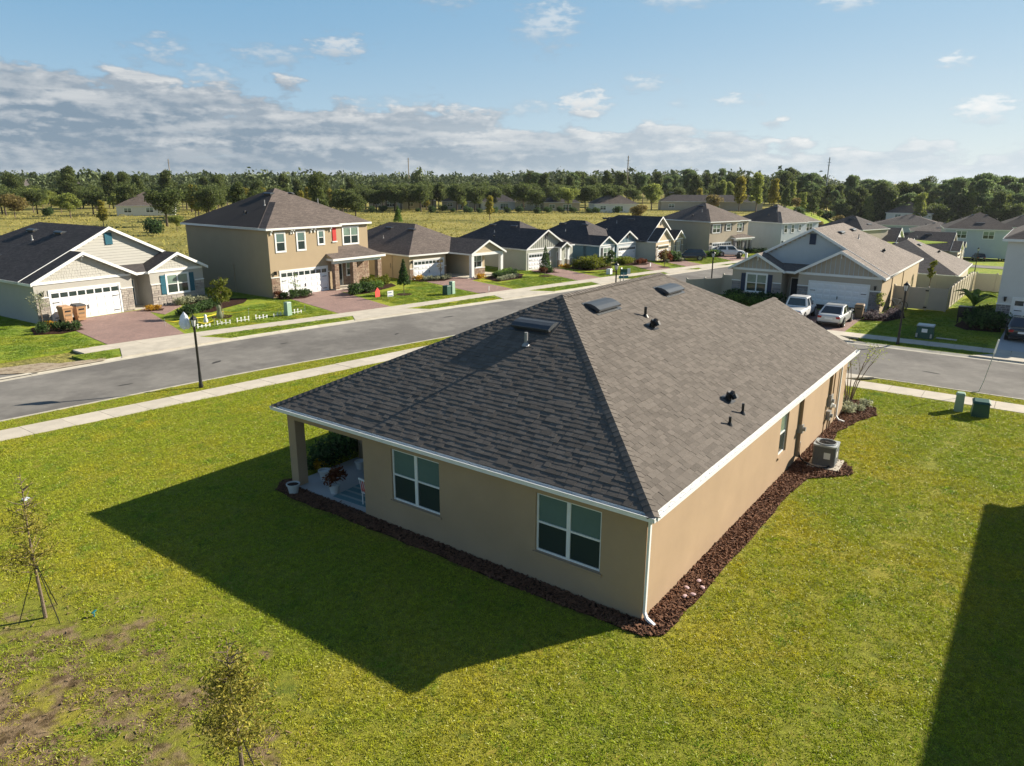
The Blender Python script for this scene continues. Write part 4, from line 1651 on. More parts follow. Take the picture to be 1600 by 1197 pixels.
# ------------------------------------------------------------------ mulch beds
def chips(name, polys, n, zf, size=(.035, .014, .006), m='chip', label=None, cat=None):
    P = []
    allp = np.vstack([np.array(p) for p in polys])
    lo, hi = allp.min(0), allp.max(0)
    while sum(len(q) for q in P) < n:
        q = RNG.uniform(lo, hi, (n * 3, 2))
        k = np.zeros(len(q), bool)
        for p in polys:
            k |= inside(q, p)
        if not k.any():
            break
        P.append(q[k])
    P = np.vstack(P)[:n]
    C = np.column_stack([P, zf + RNG.uniform(0, .035, len(P))])
    E = np.abs(RNG.normal(1, .35, (len(P), 1))) * np.array(size)[None, :] * RNG.uniform(.6, 1.4, (len(P), 3))
    V, F = boxes_np(C, E, rot_frames(len(P), .35))
    return link_mesh(name, np_mesh(name, V, F, [M[m]], 4), kind='stuff')


def wob(pts, a=.05, n=4):
    r = []
    for i in range(len(pts)):
        p, q = pts[i], pts[(i + 1) % len(pts)]
        for k in range(n):
            t = k / n
            r.append((p[0] + (q[0] - p[0]) * t + random.uniform(-a, a), p[1] + (q[1] - p[1]) * t + random.uniform(-a, a)))
    return r


BED_REAR = wob([(.05, .05), (-.5, -.3), (-.62, 1.5), (-.62, 3.4), (-.58, 6), (-.6, 8.2), (-.6, 10), (-.62, 12.2), (-.5, 13.3), (.1, 13.75), (.6, 13.6), (.2, 13.2), (.05, 12)], .04)
BED_SIDE = wob([(-.48, -.32), (-.15, -.68), (2, -.70), (5.6, -.74), (9.6, -.68), (11.2, -.85), (11.9, -1.5), (12.6, -2.0), (13.3, -1.85), (13.9, -1.2), (14.6, -.68), (17.2, -.5), (19, -.85), (20.5, -1.35), (21.6, -1.15), (22.5, -.1), (22.3, .8), (20.0, .9), (19.9, .05), (0, .05)], .04)
for pl in (BED_REAR, BED_SIDE):
    sheet('mulch_bed', pl, .022, M['mulch'], kind='structure')
chips('mulch', [BED_REAR], 5200, .03)
chips('mulch', [BED_SIDE], 13000, .03)


# ------------------------------------------------------------------ houses across the road
stucco('wall_pale', (.40, .385, .35))
stucco('side_pale', (.44, .43, .395))
stucco('wall_sand', (.375, .295, .195))
stucco('wall_cream', (.47, .39, .27))
stucco('wall_sage', (.40, .41, .355))
stucco('wall_blue', (.10, .185, .24))
stucco('wall_blue_pale', (.44, .49, .52))
stucco('wall_greige', (.42, .37, .305))
stucco('wall_white', (.60, .60, .58))
stucco('wall_stone', (.40, .345, .265))
M['shutter_teal'] = mat('teal_shutter', (.022, .105, .15), .5)
M['shutter_navy'] = mat('navy_shutter', (.02, .035, .075), .5)
M['shutter_grey'] = mat('charcoal_shutter', (.05, .052, .056), .5)
M['door_teal'] = mat('teal_door', (.022, .10, .14), .45)
M['door_dark'] = mat('dark_door', (.035, .04, .042), .45)
M['door_navy'] = mat('navy_door', (.02, .03, .045), .45)
M['stone_grey'] = mat('blue_grey_ledge_stone', (.33, .33, .34), .9, (7, .15), (25, .6, .02), col2=(.16, .15, .16), island=.15)

H1 = type_a('house', 'white one-storey house with teal shutters, teal door and pale stone, beside two tan bins', (7.16, 50.81), 3, 1.0, 'wall_pale', 'shingle_dark', siding='side_pale', depth=19).finish()
H2 = two_storey('house', 'sand-coloured two-storey house with one red shutter panel and a stone porch', (24.48, 47.65), -1, 1.0, 'wall_sand', 'shingle_brown', red=(6.93, 4.5)).finish()
H2['label'] = 'sand-coloured two-storey house with one red shutter panel and a stone porch'

# cream house with a gabled porch out in front
H = House('house', 'cream one-storey house with a gabled porch on two square columns', 'house', (40.27, 46.37), -7, .88, 'wall_cream', 'shingle_brown')
H.walls(0, 5.6, 0, 17, 2.76)
H.walls(5.6, 11.7, 2.6, 17, 2.76)
H.prism(0, 11.7, 0, 17, 2.92, .5, 'hip', 'hip')
m_, z_, _, _ = H.prism(6.25, 11.6, -3.9, 5, 2.92, .5, 'gable', 'none', drop=.02)
H.lap(6.25, 11.6, 2.95, m_, z_, .5, -3.9, .2, 'lap')
H.fascia.box(6.25, -3.98, 2.62, 11.6, -3.88, 2.94)
H.garage(.65, 5.2, 2.15, 0)
H.sconce(.32, 2.05, 0)
H.stone(0, .5, 0, 1.25, 0, M['stone_brown'])
H.stone(5.34, 5.6, 0, 1.25, 0, M['stone_brown'])
for x in (6.22, 11.2):
    b = MB()
    b.box(x, -3.95, 0, x + .42, -3.53, 2.62)
    b.build('porch_column', M['white'], H.root)
b = MB()
b.box(5.62, -3.9, 0, 11.6, 2.58, .08)
b.build('porch_floor', M['concrete'], H.root)
H.walls(7.7, 10.3, -2.0, 2.6, 2.74)
H.window(8.05, .95, 9.75, 2.4, -2.0)
H.stone(7.7, 10.3, .08, .82, -2.0, M['stone_brown'])
H.door(6.1, 7.0, 2.1, 2.6, 'door_dark')
for v in (5.0, 9.5):
    H.vent(4.6, v, 2.92 + .5 * 4.9, .5, 'L')
H.pipe(2.4, 8, 2.92 + .5 * 2.7)
b = MB()
b.box(-.07, 3.2, 0, .07, 3.35, 2.6)
b.box(-.12, 3.5, 1.2, 0, 3.8, 1.7)
b.build('meter_box', H.wallm, H.root)
H.finish()

# sage house, large garage gable and a small porch gable
H = House('house', 'sage green house with white garage gable and a small gabled porch, behind yellow-green shrubs', 'house', (54.36, 41.66), -9, .84, 'wall_sage', 'shingle_dark')
H.walls(0, 7.9, 0, 3, 2.72)
H.walls(0, 10.8, 3, 16, 2.72)
H.walls(7.9, 10.7, .9, 3, 2.71)
H.prism(0, 10.8, 1.2, 16, 2.88, .57, 'hip', 'hip')
m_, z_, _, _ = H.prism(0, 8.0, 0, 6, 2.88, .57, 'gable', 'none', drop=.02)
H.sidm = M['wall_pale']
H.lap(.0, 8.0, 2.9, m_, z_, .57, 0, .22, 'batten')
H.fascia.box(.0, -.06, 2.7, 7.95, 0, 2.9)
b = MB()
b.box(m_ - .22, -.12, z_ - 1.15, m_ + .22, -.01, z_ - .4)
b.build('gable_louvre', M['shutter_grey'], H.root)
H.garage(.5, 4.75, 2.15, 0)
mp_, z2_, _, _ = H.prism(5.9, 7.7, -1.0, 3, 2.9, .6, 'gable', 'none', ov=.2)
H.lap(5.9, 7.7, 2.92, mp_, z2_, .6, -1.0, .2, 'shake')
for x in (5.75, 7.4):
    b = MB()
    b.box(x, -1.0, 1.1, x + .36, -.64, 2.7)
    b.build('porch_column', M['white'], H.root)
    H.stone(x - .06, x + .42, 0, 1.05, -.98, M['stone_white'])
    b = MB()
    b.box(x - .02, -.97, 0, x + .4, -.6, 1.1)
    b.build('pier_core', M['mortar'], H.root)
H.door(6.2, 7.1, 2.1, -.001, 'door_dark')
H.window(8.3, 1.0, 9.9, 2.45, .9)
H.stone(7.95, 10.7, 0, .9, .9, M['stone_white'])
for v in (6.5, 11):
    H.vent(4.2, v, 2.88 + .57 * 4.5, .57, 'L')
H.pipe(2.6, 9, 2.88 + .57 * 2.9)
goose(H.root, Vector((1.6, 8, 2.88 + .57 * 1.9)), Vector((-1, 0, -.57)).normalized())
H.finish()

# blue house, two white gables
H = House('house', 'deep blue house with two white gables, one over a window and one over the garage', 'house', (64.43, 38.23), -7, .82, 'wall_blue', 'shingle_dark')
H.walls(.6, 4.5, 0, 3, 2.68)
H.walls(5.35, 11.1, .2, 3, 2.68)
H.walls(.6, 11.1, 2.4, 15, 2.67)
H.prism(.6, 11.1, 1.6, 15, 2.84, .57, 'hip', 'hip')
H.sidm = M['wall_blue_pale']
m_, z_, _, _ = H.prism(.6, 4.5, 0, 5, 2.84, .57, 'gable', 'none', drop=.02)
H.lap(.6, 4.5, 2.86, m_, z_, .57, 0, .2, 'batten')
m2_, z2_, _, _ = H.prism(5.35, 11.1, .2, 5, 2.84, .57, 'gable', 'none', drop=.03)
H.lap(5.35, 11.1, 2.86, m2_, z2_, .57, .2, .22, 'batten')
b = MB()
b.box(.62, -.03, 0, 4.48, -.001, 2.86)
b.build('front_panel', M['wall_blue_pale'], H.root)
b = MB()
b.box(5.37, .17, 0, 11.08, .199, 2.86)
b.build('front_panel', M['wall_blue_pale'], H.root)
H.fascia.box(.6, -.09, 2.68, 4.5, -.03, 2.86)
H.fascia.box(5.35, .11, 2.68, 11.1, .17, 2.86)
H.window(1.6, .95, 3.4, 2.4, -.03, shutters='shutter_grey')
H.stone(.62, 4.48, 0, .8, -.03, M['stone_white'])
H.garage(5.85, 10.3, 2.15, .17)
b = MB()
b.box(m2_ - .2, .06, z2_ - 1.1, m2_ + .2, .19, z2_ - .4)
b.build('gable_louvre', M['shutter_grey'], H.root)
for v in (6, 10.5):
    H.vent(4.8, v, 2.84 + .57 * 4.5, .57, 'L')
H.pipe(3, 8.5, 2.84 + .57 * 2.7)
H.finish()

H6 = type_a('house', 'pale green-grey house with three cream gables, beside the dark parked SUV', (73.1, 34.53), 0, .84, 'wall_sage', 'shingle_dark', siding='wall_cream', shutter='shutter_grey', door='door_dark', depth=16)
H6.root.scale = (.64, .84, .84)
b = MB()
b.box(.02, -.016, 0, 7.08, -.001, 2.75)
b.build('front_panel', M['wall_cream'], H6.root)
b = MB()
b.box(8.62, -.016, 0, 13.33, -.001, 2.75)
b.build('front_panel', M['wall_cream'], H6.root)
H6.finish()
two_storey('house', 'greige two-storey house with charcoal shutters, behind the white SUV', (83.3, 31.46), -18, .775, 'wall_stone', 'shingle_brown', W=11.2, depth=12,
           wins=[(.75, 4.0, 2.75, 5.4, 2), (4.5, 4.3, 5.6, 5.4, 1), (7.6, 4.0, 9.4, 5.4, 2)], shutter='shutter_grey', stone='stone_grey', porch=(6.35, 11.2), sb=.4, brackets=False).finish()
two_storey('house', 'pale blue two-storey house with tan side wall and four plain white windows', (95.16, 25.34), -23, .70, 'wall_blue_pale', 'shingle_grey', W=13.0, brackets=False, stone='stone_grey').finish()


def plain_house(label, loc, deg, W_, D_, ze, scale, roof, wall, wins=(), group=None, ends=('hip', 'hip'), sl=.5, axis='v', vents=True):
    H = House('house', label, 'house', loc, deg, scale, wall, roof, group=group)
    H.walls(0, W_, 0, D_, ze - .16)
    m, zr, rf_, rb_ = H.prism(0, W_, 0, D_, ze, sl, ends[0], ends[1], axis=axis)
    for (a, b_, c, d, n) in wins:
        H.window(a, b_, c, d, 0, cols=n, trimw=.08)
    if vents and axis == 'v':
        for f, s in (('L', -1), ('R', 1)):
            H.vent(m + s * 1.3, D_ * .45, zr - 1.3 * sl, sl, f)
            goose(H.root, Vector((m + s * 3.2, D_ * .6, zr - 3.2 * sl)), Vector((s, 0, -sl)).normalized())
    if ends[0] == 'hip':
        H.vent(m, 1.9 * W_ / 12, ze + (1.9 * W_ / 12 + .3) * sl, sl, 'F', 1.6, .6)
    return H.finish()


# the cross street: house with the two cars, white house at the right edge, and the next street behind
HR1 = type_a('house', 'tan house with navy shutters and grey stone facing the two parked white cars', (48.3, 15.5), -90, 1.0, 'wall_greige', 'shingle_grey', mirror=True, siding='wall_blue_pale',
             stone='stone_grey', shutter='shutter_navy', door='door_navy', depth=18.5, garage_raise=.38, lights=False, gable2='batten', cols=8)
HR1.root.scale = (.885, 1, .985)
for x in (4.3, 9.6):
    b = MB()
    b.box(W_X := 13.35, x, 0, 13.43, x + .12, 2.7)
    b.build('wall_conduit', M['wall_sand'], HR1.root)
b = MB()
b.box(13.351, .02, 0, 13.366, 18.48, 2.76)
b.build('lit_side_wall', M['wall_sand'], HR1.root)  # overlay in sunlit tan: sun's warmth put into the colour, front stays greyer
HR1.finish()
two_storey('house', 'white two-storey house at the right edge, behind the black parked car', (47.7, -3.95), -90, 1.0, 'wall_white', 'shingle_brown', stone='stone_grey', brackets=False, sb=.6, ze=6.3,
           wins=[(2.3, 3.75, 4.0, 5.4, 2), (5.2, 4.2, 6.1, 5.4, 1)]).finish()
plain_house('tan house with one dark and one pale roof slope, behind the cream vinyl fence', (80.2, 14.0, -2.9), -90, 12.4, 15, 2.93, 1.0, 'shingle_grey', 'wall_greige', [(6.9, 1.0, 8.3, 2.3, 1), (8.6, 1.0, 10.0, 2.3, 1)])
H = type_a('house', 'brick-sided house with cream gables on the street behind, dark roof', (148.4, 7.7, -5.4), 0, .9, 'brick_red', 'shingle_dark', siding='wall_cream', depth=16)
b = MB()
b.box(.02, -.016, 0, 7.08, -.001, 2.75)
b.box(8.62, -.016, 0, 13.33, -.001, 2.75)
b.build('front_panel', M['wall_cream'], H.root)
H.finish()
H = type_a('house', 'cream house with a wide dark roof, left of the brick-sided house', (124.5, 13.8, -3.6), 0, .9, 'wall_cream', 'shingle_dark', siding='wall_white', depth=15)
H.finish()
plain_house('grey two-storey house with a hip roof behind the brick-sided house', (170.0, 12.5, -5.6), -80, 12.8, 12, 5.85, 1.0, 'shingle_brown', 'wall_blue_pale', [(2, 3.9, 4, 5.4, 2), (7, 3.9, 9, 5.4, 2)])
plain_house('white two-storey house with a gable at the foot of the woods', (299.6, 46.3, -7.6), -80, 15.4, 12, 5.9, 1.0, 'shingle_brown', 'wall_white', [(3, 3.9, 5, 5.4, 2)])
plain_house('long low house under a brown hip roof, in front of the white two-storey house', (276.2, 46.6, -8.0), -80, 24, 14, 2.93, 1.0, 'shingle_grey', 'wall_blue_pale', sl=.3)
plain_house('low house under a brown hip roof, right of the long low one', (223.7, 26.4, -6.6), -80, 14, 12, 2.93, 1.0, 'shingle_grey', 'wall_blue_pale', sl=.34)
plain_house('grey house at the far end of the street behind, near the right edge', (230.7, 6.0, -5.0), -80, 14, 12, 2.93, 1.0, 'shingle_brown', 'wall_blue_pale', [(2, 1, 4, 2.3, 2)])
plain_house('low dark-roofed house partly hidden behind the pale blue house', (121, 19.6), -20, 11, 12, 2.93, .72, 'shingle_dark', 'wall_greige')
# big neighbour outside the frame that throws the shadow on the right of the lawn
plain_house('two-storey neighbour whose shadow falls across the lawn', (21.6, -12.2), 180, 24, 12, 5.7, 1.0, 'shingle_grey', 'wall_white', sl=.35, axis='u', ends=('hip', 'hip'))

# far subdivision below the trees
far_spots = [172.7, 177.4, 13], [179.0, 164.8, 14], [183.0, 150.7, 13], [188.2, 140.5, 12], [190.4, 130.4, 13], [190.5, 111.3, 15], [177.6, 224.4, 15], [173.3, 194.9, 13]
for i, (px_, py_, w_) in enumerate(far_spots):
    c = math.degrees(math.atan2(py_ - CAM.y, px_ - CAM.x))
    plain_house('low grey-roofed house under the oaks beyond the meadow, ' + ['above the cream house ridge', 'left of the bright yellow-green tree', 'above the sage house ridge', 'behind the yellow-green meadow tree', 'left of the full pale tree', 'below the tall pines', 'right of the two-storey roof', 'below the middle power pole'][i], (px_, py_), c - 90 + random.uniform(-14, 14), w_, 10, 2.9, .92, 'shingle_brown' if i % 2 else 'shingle_dark',
                ['wall_pale', 'wall_greige', 'wall_white'][i % 3], [(2, .9, 4, 2.2, 2), (7, .3, 10, 2.2, 3)], group='houses under the oaks beyond the meadow', vents=False)
plain_house('white house with a grey roof under an oak in the meadow', (85.3, 198.8), -32, 16, 10, 2.9, .9, 'shingle_brown', 'wall_white', [(2, .9, 4, 2.2, 2), (8, .9, 10, 2.2, 2)], vents=False)
plain_house('long barn-like house with a dark roof behind the woodland shrubs', (223.5, 104.1), -58, 38, 9, 3.2, .9, 'shingle_dark', 'wall_greige', [(3, .9, 5, 2.2, 2), (20, .9, 22, 2.2, 2)], axis='u', vents=False)
for i, (px_, py_, w_) in enumerate(([230.6, 563.3, 26], [228.0, 498.6, 16], [260.4, 527.1, 22], [179.0, 519.3, 16])):
    plain_house('far white-walled house in the distant woods, ' + ['widest of the row, above the lollipop tree', 'above the white meadow house', 'left of the bare power pole', 'at the pale clearing by the left edge'][i], (px_, py_), -28, w_, 14, 4.6, 1.0, 'shingle_grey', 'wall_white', group='white houses in the distant woods', vents=False)


# ------------------------------------------------------------------ fences
def vinyl_fence(label, pts, step=1.75, h=1.8, gates=(), m='vinyl_fence'):
    root = thing('vinyl_fence', label, 'fence', (pts[0][0], pts[0][1], 0))
    o = Vector((pts[0][0], pts[0][1], 0))
    for a, b_ in zip(pts[:-1], pts[1:]):
        a, b_ = Vector((*a, 0)), Vector((*b_, 0))
        L = (b_ - a).length
        n = max(1, round(L / step))
        d = (b_ - a) / n
        t = d.normalized()
        s = Vector((-t.y, t.x, 0))
        for i in range(n + 1):
            p = a + d * i
            zt = terrain(p.x, p.y)
            q = MB()
            q.obox((0, 0, h / 2 + .03), t * .065, s * .065, Vector((0, 0, h / 2 + .03)))
            q.hexa([(x, y, h + .065) for x, y in ((-.085, -.085), (.085, -.085), (.085, .085), (-.085, .085))] + [(x, y, h + .13) for x, y in ((-.02, -.02), (.02, -.02), (.02, .02), (-.02, .02))])
            q.build('post', M[m], root, p - o + Vector((0, 0, zt)))
            if i < n:
                c = p + d / 2
                z2 = terrain(c.x, c.y)
                q = MB()
                w_ = d.length / 2 - .07
                q.obox((0, 0, h / 2), t * w_, s * .018, Vector((0, 0, h / 2 - .08)))
                q.obox((0, 0, h - .06), t * w_, s * .03, Vector((0, 0, .06)))
                q.obox((0, 0, .12), t * w_, s * .03, Vector((0, 0, .06)))
                k = -w_ + .15
                while k < w_:
                    q.obox(t * k + Vector((0, 0, h / 2)), t * .004, s * .021, Vector((0, 0, h / 2 - .16)))
                    k += .15
                q.build('panel', M[m], root, c - o + Vector((0, 0, z2)))
    return root


vinyl_fence('cream vinyl fence running back from a double gate beside the tan house', [(52.9, 3.45), (52.75, 2.35), (53.05, -.35), (68.9, -.85), (73.9, -.75)], 1.62)
for x, y in ((52.80, 1.05),):
    g_ = MB()
    for z in (.25, 1.6):
        g_.box(-.06, -.12, z - .05, .03, .12, z + .05)
    tag(g_.build('gate_latch', M['black'], None, (x, y, 0)), 'black latch plates on the cream double gate', 'latch')
vinyl_fence('cream vinyl fence crossing the yard behind the white two-storey house', [(69.0, -1.1), (69.6, -4.4)], 1.7)
vinyl_fence('grey-green vinyl fence along the corner lot, left of the tan house', [(48.0, 19.5), (50.95, 17.3)], 1.83, h=1.5)
vinyl_fence('short return of vinyl fence from the tan house wall to the corner fence', [(50.95, 17.25), (50.95, 15.65)], 1.7)
vinyl_fence('back fence of the tan house yard, in front of the house with two-tone roof', [(74.0, -.6), (74.4, 13.2)], 1.75, h=1.7)


# ------------------------------------------------------------------ street furniture
def street_lamp(label, x, y, h=3.15, bag=False, group=None, z=0.0):
    t = thing('street_lamp', label, 'street lamp', (x, y, z), group=group)
    b = MB()
    b.lathe([(.11, 0), (.11, .12), (.085, .2), (.07, .75), (.062, .8), (.055, h - .15), (.07, h - .12), (.05, h - .05), (.05, h)], n=12)
    b.build('pole', M['black'], t, smooth=True)
    l = MB()
    n = 6
    rad = lambda z: .10 + .07 * (z / .36)
    for k in range(n):
        a = 2 * math.pi * k / n
        c0, c1 = (rad(0) * math.cos(a), rad(0) * math.sin(a), h), (rad(.36) * math.cos(a), rad(.36) * math.sin(a), h + .36)
        l.tube(c0, c1, .012, .012, 5)
    l.lathe([(.0, -.02), (.11, -.01), (.115, .02)], (0, 0, h), n)
    l.lathe([(.20, .355), (.205, .375), (.12, .47), (.06, .50), (.05, .54), (.02, .56), (.025, .60), (0, .63)], (0, 0, h), n)
    lo = l.build('lantern', M['black'], t)
    g_ = MB()
    g_.lathe([(.092, .01), (.158, .35)], (0, 0, h), n)
    g_.build('lantern_glass', M['lamp_glass'], lo)
    return t


street_lamp('black lantern street lamp on the near verge with a white bag by its head', 5.0, 26.8, 3.1)
street_lamp('black lantern street lamp with a clear lit head, in front of the cream double gate', 37.36, .51, 3.45)
street_lamp('black lantern street lamp rising behind the grey-green corner fence', 51.9, 18.72, 3.2)
street_lamp('black lantern street lamp seen over the near roof, next to a dark green sign', 37.75, 21.2, 3.2)
street_lamp('small lantern street lamp on the back street, beyond the cream fence', 121, 2.6, 3.5, z=-3.9)
# the bag tied to the lantern
bg_ = MB()
prof = [(.02, .62), (.05, .55), (.13, .42), (.19, .2), (.22, .02), (.20, -.12), (.10, -.20), (0, -.21)]
bg_.lathe(prof, (0, 0, 0), 16)
for i, v in enumerate(bg_.v):
    a = math.atan2(v[1], v[0])
    k = 1 + .16 * math.sin(5 * a + v[2] * 6) + .09 * math.sin(9 * a)
    bg_.v[i] = (v[0] * k * 1.1, v[1] * k * 1.1, v[2] + .05 * math.sin(3 * a) * (v[2] < .1))
lpx = Vector((5.0, 26.8, 0)) - _r * .44
tag(bg_.build('plastic_bag', M['bag'], None, (lpx.x, lpx.y, 3.2), smooth=True), 'crumpled white plastic bag hanging beside the lantern on the near verge', 'plastic bag')
hk = MB()
hk.path([(0, 0, 3.74), (_r.x * -.22, _r.y * -.22, 3.84), (_r.x * -.44, _r.y * -.44, 3.80)], .008, 5)
tag(hk.build('hook_wire', M['black'], None, (5.0, 26.8, 0)), 'thin wire holding the white plastic bag off the lantern', 'wire')

# corner signs behind the ridge of the near roof
t = thing('corner_sign', 'street name sign with two teal blades above a stop sign, seen over the roof', 'street sign', (37.4, 20.35, 0))
b = MB()
b.tube((0, 0, 0), (0, 0, 3.05), .035, .03, 8)
b.build('pole', M['steel'], t)
for nm, a, z, ln in (('name_blade', YAW - math.pi / 2 + .35, 2.72, .42), ('name_blade', YAW - math.pi / 2 - .2, 2.98, .24)):
    d = Vector((math.cos(a), math.sin(a), 0))
    s = Vector((-d.y, d.x, 0))
    q = MB()
    q.obox((0, 0, z), d * ln, s * .006, Vector((0, 0, .1)))
    q.build(nm, M['teal_sign'], t)
q = MB()
s = Vector((0, -1, 0))
oc = [(math.cos(k * math.pi / 4 + math.pi / 8) * .38, math.sin(k * math.pi / 4 + math.pi / 8) * .38) for k in range(8)]
q.poly([(x, -.05, 2.1 + z) for x, z in oc])
q.poly([(x, -.038, 2.1 + z) for x, z in reversed(oc)])
q.build('stop_plate', M['lead'], t)
t = thing('dark_sign', 'dark green board with white plate on a black post, over the near roof', 'sign', (37.9, 20.9, 0))
b = MB()
b.tube((0, 0, 0), (0, 0, 3.35), .03, .03, 8)
b.build('post', M['black'], t)
d = _r.copy()
s = _r.cross(Vector((0, 0, 1)))
q = MB()
q.obox(d * .28 + Vector((0, 0, 3.05)), d * .25, s * .03, Vector((0, 0, .2)))
q.build('board', M['utility_dark'], t)
q = MB()
q.obox(d * .66 + Vector((0, 0, 3.08)) - s * .03, d * .12, s * .03, Vector((0, 0, .22)))
q.build('back_plate', M['white'], t)

# power poles far off
for (px_, py_, h_, lab, zz) in ((221.6, 411.8, 20.2, 'tall bare wooden power pole on the far left', 0), (288.0, 285.5, 20.9, 'tall wooden power pole above the oaks in the middle', 0),
                          (296.3, 155.4, 20.4, 'tall wooden power pole standing by the small green clearing', 0), (326.2, 75.6, 21.5, 'tall leaning steel power pole above the right-hand woods', -2)):
    t = thing('power_pole', lab, 'power pole', (px_, py_, zz))
    b = MB()
    b.tube((0, 0, -2), (.15 if zz else 0, 0, h_), .32, .2, 8)
    b.build('pole', M['wood_stake'] if not zz else M['lead'], t)
    b = MB()
    for k in range(3):
        b.obox((0, 0, h_ - .8 - k * 1.3), _r * .75 * (1 if k % 2 else -.6), _r.cross(Vector((0, 0, 1))) * .08, Vector((0, 0, .08)))
    b.build('insulator_arm', M['lead'], t)


# utility boxes
def pedestal(label, x, y, w_=.17, d=.15, h=.95, m='utility_green', cat='utility box', rot=.1, lid=True):
    t = thing('utility_pedestal', label, cat, (x, y, 0), rot)
    b = MB()
    b.hexa([(-w_, -d, -.05), (w_, -d, -.05), (w_, d, -.05), (-w_, d, -.05), (-w_ * .93, -d * .9, h), (w_ * .93, -d * .9, h), (w_ * .93, d * .9, h), (-w_ * .93, d * .9, h)])
    b.build('body', M[m], t)
    if lid:
        b = MB()
        b.hexa([(-w_ * 1.06, -d * 1.06, h + .002), (w_ * 1.06, -d * 1.06, h + .002), (w_ * 1.06, d * 1.06, h + .002), (-w_ * 1.06, d * 1.06, h + .002), (-w_ * .8, -d * .8, h + .09), (w_ * .8, -d * .8, h + .09), (w_ * .8, d * .8, h + .09), (-w_ * .8, d * .8, h + .09)])
        b.build('lid', M[m], t)
    return t


pedestal('pale green utility pedestal near the right end of the lawn, left of a darker one', 23.6, -4.2, .21, .18, .78)
pedestal('dark green sloped utility box next to the pale pedestal at the lawn edge', 23.4, -5.05, .42, .34, .62, 'utility_dark', lid=True)
pedestal('pale green utility pedestal on the grass before the two-storey sand house', 20.1, 39.75, .22, .2, .95)
pedestal('tall pale green pedestal beside the cream house drive', 35.97, 36.95, .22, .2, 1.05)
pedestal('low dark green box next to the tall pale pedestal', 35.3, 37.0, .3, .28, .75, 'utility_dark')
pedestal('white and grey valve box on the grass before the sage house', 57.5, 32.6, .3, .25, .5, 'white_vinyl')
pedestal('small black valve box on the grass before the white SUV', 82.6, 26.9, .3, .25, .6, 'black')
pedestal('small white valve post on the grass before the white SUV', 83.4, 26.2, .16, .15, .65, 'white_vinyl')
t = thing('transformer', 'dark green transformer with a pale lid and label plate on the shaded grass', 'transformer', (40.75, -.55, 0), 0)
b = MB()
b.hexa([(-.45, -.52, -.05), (.45, -.52, -.05), (.45, .52, -.05), (-.45, .52, -.05), (-.36, -.46, .82), (.45, -.46, .82), (.45, .46, .82), (-.36, .46, .82)])
b.build('body', M['utility_dark'], t)
b = MB()
b.hexa([(-.42, -.52, .822), (.48, -.52, .822), (.48, .52, .822), (-.42, .52, .822), (-.36, -.48, .9), (.44, -.48, .9), (.44, .48, .9), (-.36, .48, .9)])
b.build('lid', M['ac_top'], t)
b = MB()
b.obox((-.425, 0, .55), Vector((.006, 0, -.0006)), Vector((0, .17, 0)), Vector((.01, 0, .12)))
b.build('label_plate', M['white'], t)
b = MB()
for y in (-.42, .42):
    b.box(-.56, y - .05, .1, -.46, y + .05, .35)
b.build('bracket', M['steel'], t)
t = sheet('vault_cover', [(40.9, -2.4), (41.3, -2.4), (41.3, -1.2), (40.9, -1.2)], .03, M['concrete'], depth=.06)
tag(t, 'flat concrete vault cover in the shaded grass right of the transformer', 'vault cover')
t = thing('marker_post', 'thin leaning pale marker rod on the verge by the right edge', 'marker post', (27.35, -4.75, 0))
b = MB()
b.path([(.1, .35, .02), (-.05, .05, .12), (0, -.08, .7), (.05, -.30, 2.2), (.06, -.36, 2.75)], .022, 6)
b.build('rod', M['steel'], t)
b = MB()
b.tube((.045, -.28, 2.1), (.062, -.37, 2.8), .04, .035, 8)
b.build('tip', M['white_vinyl'], t)


# ------------------------------------------------------------------ bins, signs, yard things
def wheelie_bin(label, x, y, rot, m='tan_plastic', lidm=None, s=1.0):
    t = thing('wheelie_bin', label, 'bin', (x, y, 0), rot, scale=s)
    b = MB()
    b.hexa([(-.24, -.26, .08), (.24, -.26, .08), (.24, .26, .08), (-.24, .26, .08), (-.31, -.36, 1.0), (.31, -.36, 1.0), (.31, .34, 1.0), (-.31, .34, 1.0)])
    b.box(-.33, -.38, .95, .33, .36, 1.005)
    b.box(-.2, -.315, .3, .2, -.27, .42)
    b.build('body', M[m], t)
    b = MB()
    b.hexa([(-.34, -.40, 1.008), (.34, -.40, 1.008), (.34, .38, 1.008), (-.34, .38, 1.008), (-.28, -.32, 1.10), (.28, -.32, 1.10), (.28, .36, 1.12), (-.28, .36, 1.12)])
    b.build('lid', M[lidm or m], t)
    for x_ in (-.25, .25):
        b = MB()
        b.tube((x_ - .04, .28, .13), (x_ + .04, .28, .13), .13, .13, 12)
        b.build('wheel', M['tyre'], t)
    for z in (.55, .8):
        b = MB()
        b.box(-.18, -.365 + (1 - z) * .1, z - .05, .18, -.33 + (1 - z) * .1 + .05, z + .05)
        b.build('number_panel', M['black'] if z > .7 else M['brown_plastic'], t)
    return t


wheelie_bin('tan wheelie bin with a tan lid, left of the pair by the white garage door', 8.55, 49.75, .08, s=1.12)
wheelie_bin('tan wheelie bin with a dark lid, right of the pair by the white garage door', 9.55, 49.9, .05, lidm='shutter_grey', s=1.12)
wheelie_bin('brown wheelie bin between the silver sedan and the tan house', 45.6, 4.55, -1.5, 'brown_plastic')


